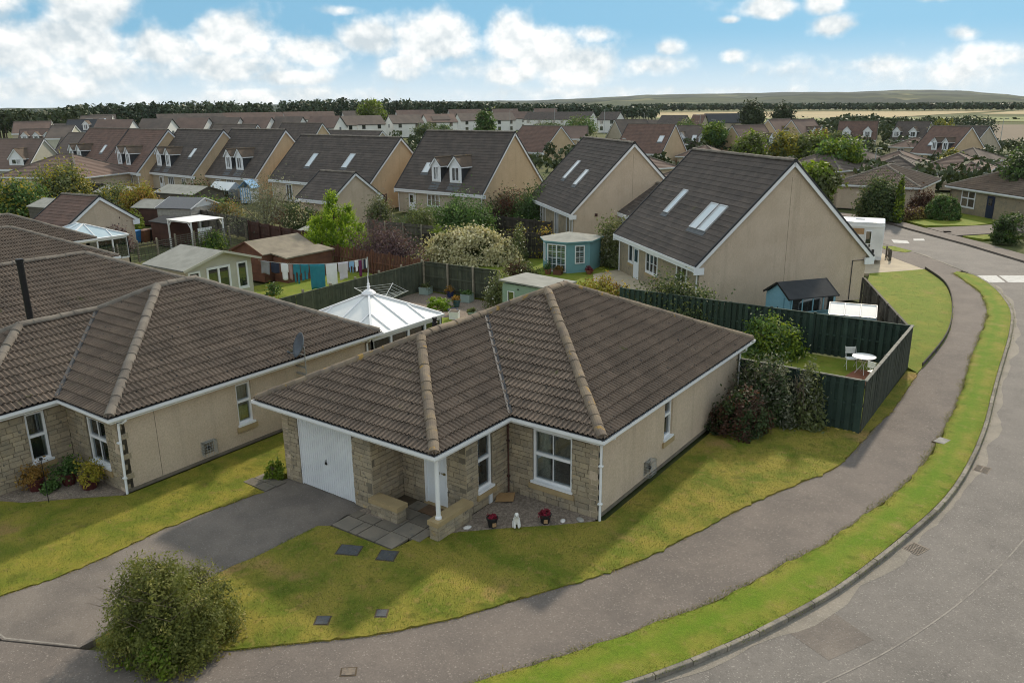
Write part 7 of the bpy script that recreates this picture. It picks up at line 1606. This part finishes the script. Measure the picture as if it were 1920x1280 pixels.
def parasol():
    t = thing('parasol', 'white garden parasol in front of the large tan gable', 'parasol', (-.8, 124.5, -2.0)); b = MB(); b.lathe(0, 0, [(1.9, 2.1), (1.88, 2.16), (.9, 2.55), (.05, 2.9)], 10); b.build('canopy', 'cloth_white', t); p = MB(); p.tube([(0, 0, 0), (0, 0, 2.95)], .03, 6); p.build('pole', 'white_paint', t)
parasol()
def lamp(label, x, y, h, z=0.0, rz=0.0):
    t = thing('street_lamp', label, 'street lamp', (x, y, z), rz, 'street lamps over the roofs'); b = MB(); b.tube([(0, 0, 0), (0, 0, 1.2), (0, 0, h)], [.11, .10, .05], 8); b.build('column', 'lamp_grey', t); k = MB(); k.tube([(0, 0, h), (.25, 0, h + .08), (.7, 0, h + .10)], .03, 6); k.build('bracket', 'lamp_grey', t); l = MB(); l.box(.6, -.12, h + .03, 1.15, .12, h + .15); l.build('lantern', 'lamp_grey', t)
for i, (x, y, h, z, lb) in enumerate([(-166, 243, 8.6, 0, 'far left street lamp against the white row'), (-158, 262, 8.8, 0, 'street lamp in front of the long white terrace'), (-125, 243, 8.6, 0, 'street lamp before the last white house'), (-104, 232, 8.4, -1, 'street lamp left of the grey roofed house'), (-77, 214, 8.6, -1.5, 'street lamp before the long grey roofs'), (-70, 208, 7.6, -1.6, 'shorter street lamp beside the green tree'), (-38.6, 96, 5.6, 0, 'street lamp with small panel rising before the brown gabled house'), (-9.5, 124, 5.5, -2, 'street lamp between the low hipped roofs'), (-3.5, 243, 8.0, -2.3, 'lone street lamp at the field edge on the right')]): lamp(lb, x, y, h, z, i * .8)

# ------------------------------------------------------------------ white houses in the distance
def far_house(label, A, ang, L, Wd=8.0, he=4.9, hr=7.6, wall='render_white', tile='tile_far', z=0.0, solar=False, wins=2):
    r = thing('house', label, 'house', (A[0], A[1], z), ang, 'white houses in the distance'); b = MB(); hw = Wd / 2
    b.poly([(0, 0, 0), (L, 0, 0), (L, 0, he), (0, 0, he)]); b.poly([(L, 0, 0), (L, Wd, 0), (L, Wd, he), (L, hw, hr - .1), (L, 0, he)]); b.poly([(L, Wd, 0), (0, Wd, 0), (0, Wd, he), (L, Wd, he)]); b.poly([(0, Wd, 0), (0, 0, 0), (0, 0, he), (0, hw, hr - .1), (0, Wd, he)]); b.build('wall', wall, r)
    k = MB(); o = .25; s = (hr - he) / hw
    for y, sg in ((-o, 1), (Wd + o, -1)): q = [(-o, y, he - o * s), (L + o, y, he - o * s), (L + o, hw, hr), (-o, hw, hr)]; k.poly(q[::sg], 0); k.poly([(p[0], p[1], p[2] - .18) for p in q][::-sg], 1); k.poly([(-o, y, he - o * s - .18), (L + o, y, he - o * s - .18), (L + o, y, he - o * s), (-o, y, he - o * s)][::sg], 1)
    for x in (-o, L + o): k.poly([(x, -o, he - o * s - .18), (x, hw, hr - .18), (x, hw, hr), (x, -o, he - o * s)], 1); k.poly([(x, Wd + o, he - o * s - .18), (x, hw, hr - .18), (x, hw, hr), (x, Wd + o, he - o * s)], 1)
    k.build('roof', [tile, 'dark_trim'], r)
    for i in range(wins):
        x = L * (.22 + .56 * i / max(1, wins - 1))
        for z0, h in ((3.3, 1.3), (.9, 1.4)): w = MB(); w.box(x - .6, -.06, z0, x + .6, .0, z0 + h); w.build('window', 'glass_dark', r)
    w = MB(); w.box(-.06, hw - .5, 3.3, .0, hw + .5, 4.5); w.build('window', 'glass_dark', r); w = MB(); w.box(L, hw - .5, 3.3, L + .06, hw + .5, 4.5); w.build('window', 'glass_dark', r)
    if solar: w = MB(); w.beam((L * .2, hw * .45, he + s * hw * .45 + .12), (L * .8, hw * .45, he + s * hw * .45 + .12), 2.4, .08, 0, (0, -s, 1)); w.build('solar_panel', 'tile_far', r)
    return r
WR = [((-184, 168), 1.23, 10, 'tile_far', 0), ((-184, 181), 1.19, 10, 'tile_far', 0), ((-182, 196), 1.15, 11.5, 'tile_far', 0), ((-180, 212), 1.11, 11.5, 'tile_far_red', 1), ((-185, 237), 1.07, 10.5, 'tile_far', 0), ((-177, 248), 1.03, 9, 'tile_far', 0), ((-192, 278), .18, 9, 'tile_far_red', 0), ((-177, 268), .15, 9, 'tile_flat', 0), ((-167, 268), .09, 20, 'tile_flat', 0), ((-138, 261), .06, 7.5, 'tile_flat', 0)]
ORD = ['first', 'second', 'third', 'fourth', 'fifth', 'sixth', 'seventh', 'eighth', 'ninth', 'tenth']
for i, (A, an, L, tl, so) in enumerate(WR): far_house('white two-storey house, %s from the left in the long white row' % ORD[i], A, an, L, tile=tl, solar=bool(so), wins=4 if L > 15 else 2)
LB = [(330, 213, 232, 46), (372, 214, 234, 40), (405, 218, 236, 34), (440, 216, 233, 30), (462, 215, 232, 30), (485, 214, 232, 28), (520, 213, 230, 40), (560, 212, 229, 50)]
def at_px(px, py, z):
    d = _w + _r3 * ((px - 960) / 1500) - _u3 * ((py - 640) / 1500); return CAM + d * ((z - CAM.z) / d.z)
far_l = [((-206, 103), .52, 10), ((-203, 114), .45, 9), ((-206, 127), .40, 10), ((-199, 134), .38, 9), ((-192, 140), .36, 9), ((-185, 146), .34, 9), ((-182, 157), .30, 10), ((-228, 146), .40, 12)]
for i, (A, an, L) in enumerate(far_l): far_house('white gabled house, %s from the left in the dense group below the wood' % ORD[i], A, an, L, tile='tile_far' if i % 2 else 'tile_far_red', he=4.6, hr=7.9)
far_b = [((-300, 180), 1.1, 26), ((-300, 212), 1.1, 26), ((-298, 244), 1.1, 24), ((-292, 276), 1.05, 22), ((-282, 304), 1.0, 20), ((-268, 330), 1.0, 18), ((-330, 158), 1.1, 18), ((-250, 345), .9, 14), ((-228, 352), .8, 12), ((-320, 262), 1.1, 20)]
for i, (A, an, L) in enumerate(far_b): far_house('brown roofed terrace, %s from the left in the last row below the pines' % ORD[i], A, an, L, tile='tile_far_red' if i % 3 else 'tile_far', he=5.0, hr=8.4, wins=3)
fr = [((-105.8, 244.7), -.07, 9.3, 'tile_flat', 'grey roofed house with pale gable right of the white row'), ((-98.6, 255.9), .08, 4.2, 'tile_flat_red', 'maroon fronted house beside the long grey roofs'), ((-103.4, 280.2), .35, 13.8, 'slate_dark', 'long slate roofed block behind the green tree'), ((-126.7, 270.8), .18, 9, 'tile_far', 'low brown roof left of the grey roofed house')]
for A, an, L, tl, lb in fr: far_house(lb, A, an, L, wall='roughcast_grey', tile=tl, he=5.2 if L > 9.1 or L < 5 else 3, hr=8.3 if L > 9.1 or L < 5 else 6.2, z=-1.7, wins=2)

# ------------------------------------------------------------------ woods, fields and hills
def wood(name, label, spots, ms, seed, trunk=True, leaf=(.6, 1.15), per=75):
    rg = np.random.default_rng(seed); VV, RR, b = [], [], MB()
    for x, y, h, r, z in spots:
        n = per; d = rg.normal(size=(n, 3)); d /= np.linalg.norm(d, axis=1, keepdims=True); rr = .55 + .45 * rg.random(n) ** .5; P = d * rr[:, None] * np.array([r, r, h * .36]); P[:, 2] += h * .64; P += rg.normal(size=(n, 3)) * r * .10; P += np.array([x, y, z])
        Nn = d + rg.normal(size=(n, 3)) * .6; Nn /= np.linalg.norm(Nn, axis=1, keepdims=True); V, F = leaf_cards(P, Nn, rg.uniform(*leaf, n), rg, .7); VV.append(V); RR.append(np.repeat(np.clip(.5 * rg.random() + .5 * rg.random(n), 0, 1), 4))
        if trunk: b.tube([(x, y, z), (x, y, z + h * .75)], [.3, .12], 4, cap=False)
    V = np.concatenate(VV); o = bpy.data.objects.new(name, npmesh(name, V, np.arange(len(V)).reshape(-1, 4), ms, rnd=np.concatenate(RR))); link(o); tag(o, label, 'wood', kind='stuff')
    if trunk and b.f: k = b.build('trunks', 'bark', o); k['kind'] = 'stuff'
def band(pxs, dist, seed, step=2.6, rows=3, jit=14, hs=1.0):
    """trees along a bearing range: (pixel column of the photo grid, height) control points at a distance"""
    rg = random.Random(seed); out = []
    for (p0, h0, d0), (p1, h1, d1) in zip(pxs[:-1], pxs[1:]):
        a = at_px(p0, 260, 0) - CAM; c = at_px(p1, 260, 0) - CAM; a0 = math.atan2(a.x, a.y); a1 = math.atan2(c.x, c.y); n = max(2, int(abs(a1 - a0) * dist / step))
        for r in range(rows):
            for i in range(n):
                u = (i + rg.random()) / n; an = a0 + (a1 - a0) * u; D = d0 + (d1 - d0) * u + r * jit + rg.uniform(-4, 4); h = (h0 + (h1 - h0) * u) * rg.uniform(.93, 1.03) * hs; x, y = CAM.x + math.sin(an) * D, CAM.y + math.cos(an) * D; out.append((x, y, h, rg.uniform(2.2, 3.4), 0.0))
    return out
wood('far_wood', 'dark pine wood along the skyline on the left', band([(140, 12.6, 400), (300, 13.2, 405), (450, 13.6, 410), (512, 12.6, 410)], 400, 1), 'lf_wood', 1)
wood('far_wood', 'dark pine wood along the skyline in the middle', band([(527, 13.6, 430), (640, 14.6, 440), (760, 13.6, 450), (880, 12.4, 460), (1000, 11.4, 470), (1100, 10.4, 480), (1230, 8.2, 500)], 440, 2), 'lf_wood', 2)
wood('far_wood', 'lower green wood at the far left edge', band([(-60, 11.0, 330), (90, 10.6, 340), (165, 12.2, 360)], 330, 3, 2.6, 4, 12), 'lf_wood2', 3)
wood('far_wood', 'scrub and trees before the fields on the right', [(x, y, h * random.uniform(.8, 1.1), r, zg(x, y)) for x, y, h, r in [(random.uniform(-75, -20), random.uniform(260, 380), random.uniform(2.5, 5.2), random.uniform(1.8, 3.6)) for _ in range(190)]], 'lf_wood2', 4, False, leaf=(.5, .9), per=50)
wood('far_wood', 'hedge line across the green field on the right', [(-60 + i * 3.2 + random.uniform(-1, 1), 520 - i * .3, random.uniform(1.5, 3.4), random.uniform(1.6, 2.6), -2.4) for i in range(52)], 'lf_wood', 5, False, per=22)
wood('far_wood', 'wooded edge at the foot of the hills', band([(1180, 11, 900), (1400, 10, 950), (1650, 9, 900), (1960, 8, 860)], 900, 6, 4.2, 4, 34, .85), 'lf_wood', 6, False, leaf=(1.2, 2.2), per=34)
def field(name, pts, ms, z): 
    if len(pts) == 5: pts = [pts[0], pts[1], pts[2], pts[3]]
    p = [Vector(q) for q in pts]; n = 16; V = []
    for i in range(n + 1):
        for j in range(n + 1): q = p[0].lerp(p[1], i / n).lerp(p[3].lerp(p[2], i / n), j / n); V.append((q.x, q.y, zg(q.x, q.y) + z + .10))
    F = [(i * (n + 1) + j, (i + 1) * (n + 1) + j, (i + 1) * (n + 1) + j + 1, i * (n + 1) + j + 1) for i in range(n) for j in range(n)]
    struct(link(bpy.data.objects.new(name, npmesh(name, V, F, ms))))
field('field', [(-420, 900), (-260, 560), (-100, 540), (-60, 900)], 'field_tan', -.10); field('field', [(-100, 560), (-70, 470), (120, 430), (140, 640), (-60, 700)], 'field_green', -.09); field('field', [(-60, 400), (-40, 300), (120, 270), (130, 420), (-20, 450)], 'field_brown', -.08); field('field', [(-260, 560), (-180, 420), (-110, 420), (-100, 540)], 'field_green', -.07)
field('field', [(-60, 700), (140, 640), (170, 900), (-50, 900)], 'field_tan', -.06)
def hills():
    m, t, o = newmat('hill'); p = pos(t)
    c = mixc(t, sstep(t, noi(t, p, .0021, 4.0, .6), .44, .60), (.014, .026, .019), (.055, .07, .035)); c = mixc(t, sstep(t, noi(t, p, .0047, 3.0), .60, .68), c, (.13, .13, .065))
    k = mth(t, 'ADD', .6, mth(t, 'MULTIPLY', noi(t, p, .03, 6.0, .7), .8)); c = mixc(t, 1.0, c, nd(t, 'ShaderNodeCombineXYZ', {0: k, 1: k, 2: k}).outputs[0], 'MULTIPLY'); t.links.new(nd(t, 'ShaderNodeBsdfPrincipled', {'Base Color': c, 'Roughness': .95, 'Specular IOR Level': .1}).outputs[0], o.inputs[0])
    for nm, ctrl, D0, D1, seed in (('hill', [(-1.6, 20), (-1.1, 18), (-.85, 24), (-.706, 31), (-.597, 31), (-.50, 46), (-.47, 54), (-.41, 58), (-.35, 57), (-.29, 60), (-.236, 56), (-.183, 64), (-.132, 54), (-.097, 36), (-.073, 20), (.05, 14), (.5, 24), (1.2, 20)], 2600, 5200, 3), ('hill', [(-1.6, 6), (-.9, 8), (-.72, 12), (-.6, 14), (-.5, 20), (-.42, 25), (-.36, 21), (-.3, 27), (-.22, 29), (-.15, 23), (-.08, 15), (0, 9), (.6, 9), (1.2, 6)], 1150, 2500, 4)):
        V, F = [], []; na, nr = 240, 14; rg = np.random.default_rng(seed)
        bump = rg.normal(size=na) * .9
        for i in range(na):
            az = -1.6 + 2.8 * i / (na - 1); hh = float(np.interp(az, [q[0] for q in ctrl], [q[1] for q in ctrl])) + bump[i] * (.6 if D0 > 2000 else .9)
            for j in range(nr):
                f = j / (nr - 1); D = D0 + (D1 - D0) * f; z = -4 + (hh + 4) * (math.sin(min(1, f * 1.0) * PI / 2) ** 1.4) if j < nr - 1 else -4
                if j == nr - 1: D = D1 * 1.15
                V.append((CAM.x + math.sin(az) * D, CAM.y + math.cos(az) * D, z + (rg.normal() * 1.2 if 0 < j < nr - 2 else 0)))
        for i in range(na - 1):
            for j in range(nr - 1): a = i * nr + j; F.append((a, a + nr, a + nr + 1, a + 1))
        ob = bpy.data.objects.new(nm, npmesh(nm, V, F, 'hill', smooth=True)); link(ob); struct(ob)
hills()
def haze():
    b = MB(); b.box(-9000, -9000, -8, 9000, 9000, 90); m, t, o = newmat('haze'); v = nd(t, 'ShaderNodeVolumePrincipled', {'Color': (.80, .90, 1.0, 1), 'Density': .00003, 'Anisotropy': .2}); t.links.new(v.outputs[0], o.inputs['Volume'])
    ob = b.build('haze', 'haze'); ob['kind'] = 'stuff'; ob['label'] = 'thin blue summer haze over the fields'
haze()

rg_ = random.Random(77)
wood('garden_greenery', 'hedges and bushes filling the gaps between the far houses on the right', [(x, y, h, r, zg(x, y)) for x, y, h, r in [(rg_.uniform(-66, 14), rg_.uniform(92, 235), rg_.uniform(1.6, 4.2), rg_.uniform(1.2, 2.8)) for _ in range(260)]], 'lf_wood2', 14, False, leaf=(.28, .55), per=70)
wood('garden_greenery', 'hedges and bushes filling the gaps between the far houses on the left', [(x, y, h, r, 0) for x, y, h, r in [(rg_.uniform(-175, -70), rg_.uniform(100, 180), rg_.uniform(1.6, 3.6), rg_.uniform(1.4, 3.0)) for _ in range(120)]], 'lf_wood2', 15, False, leaf=(.3, .6), per=60)
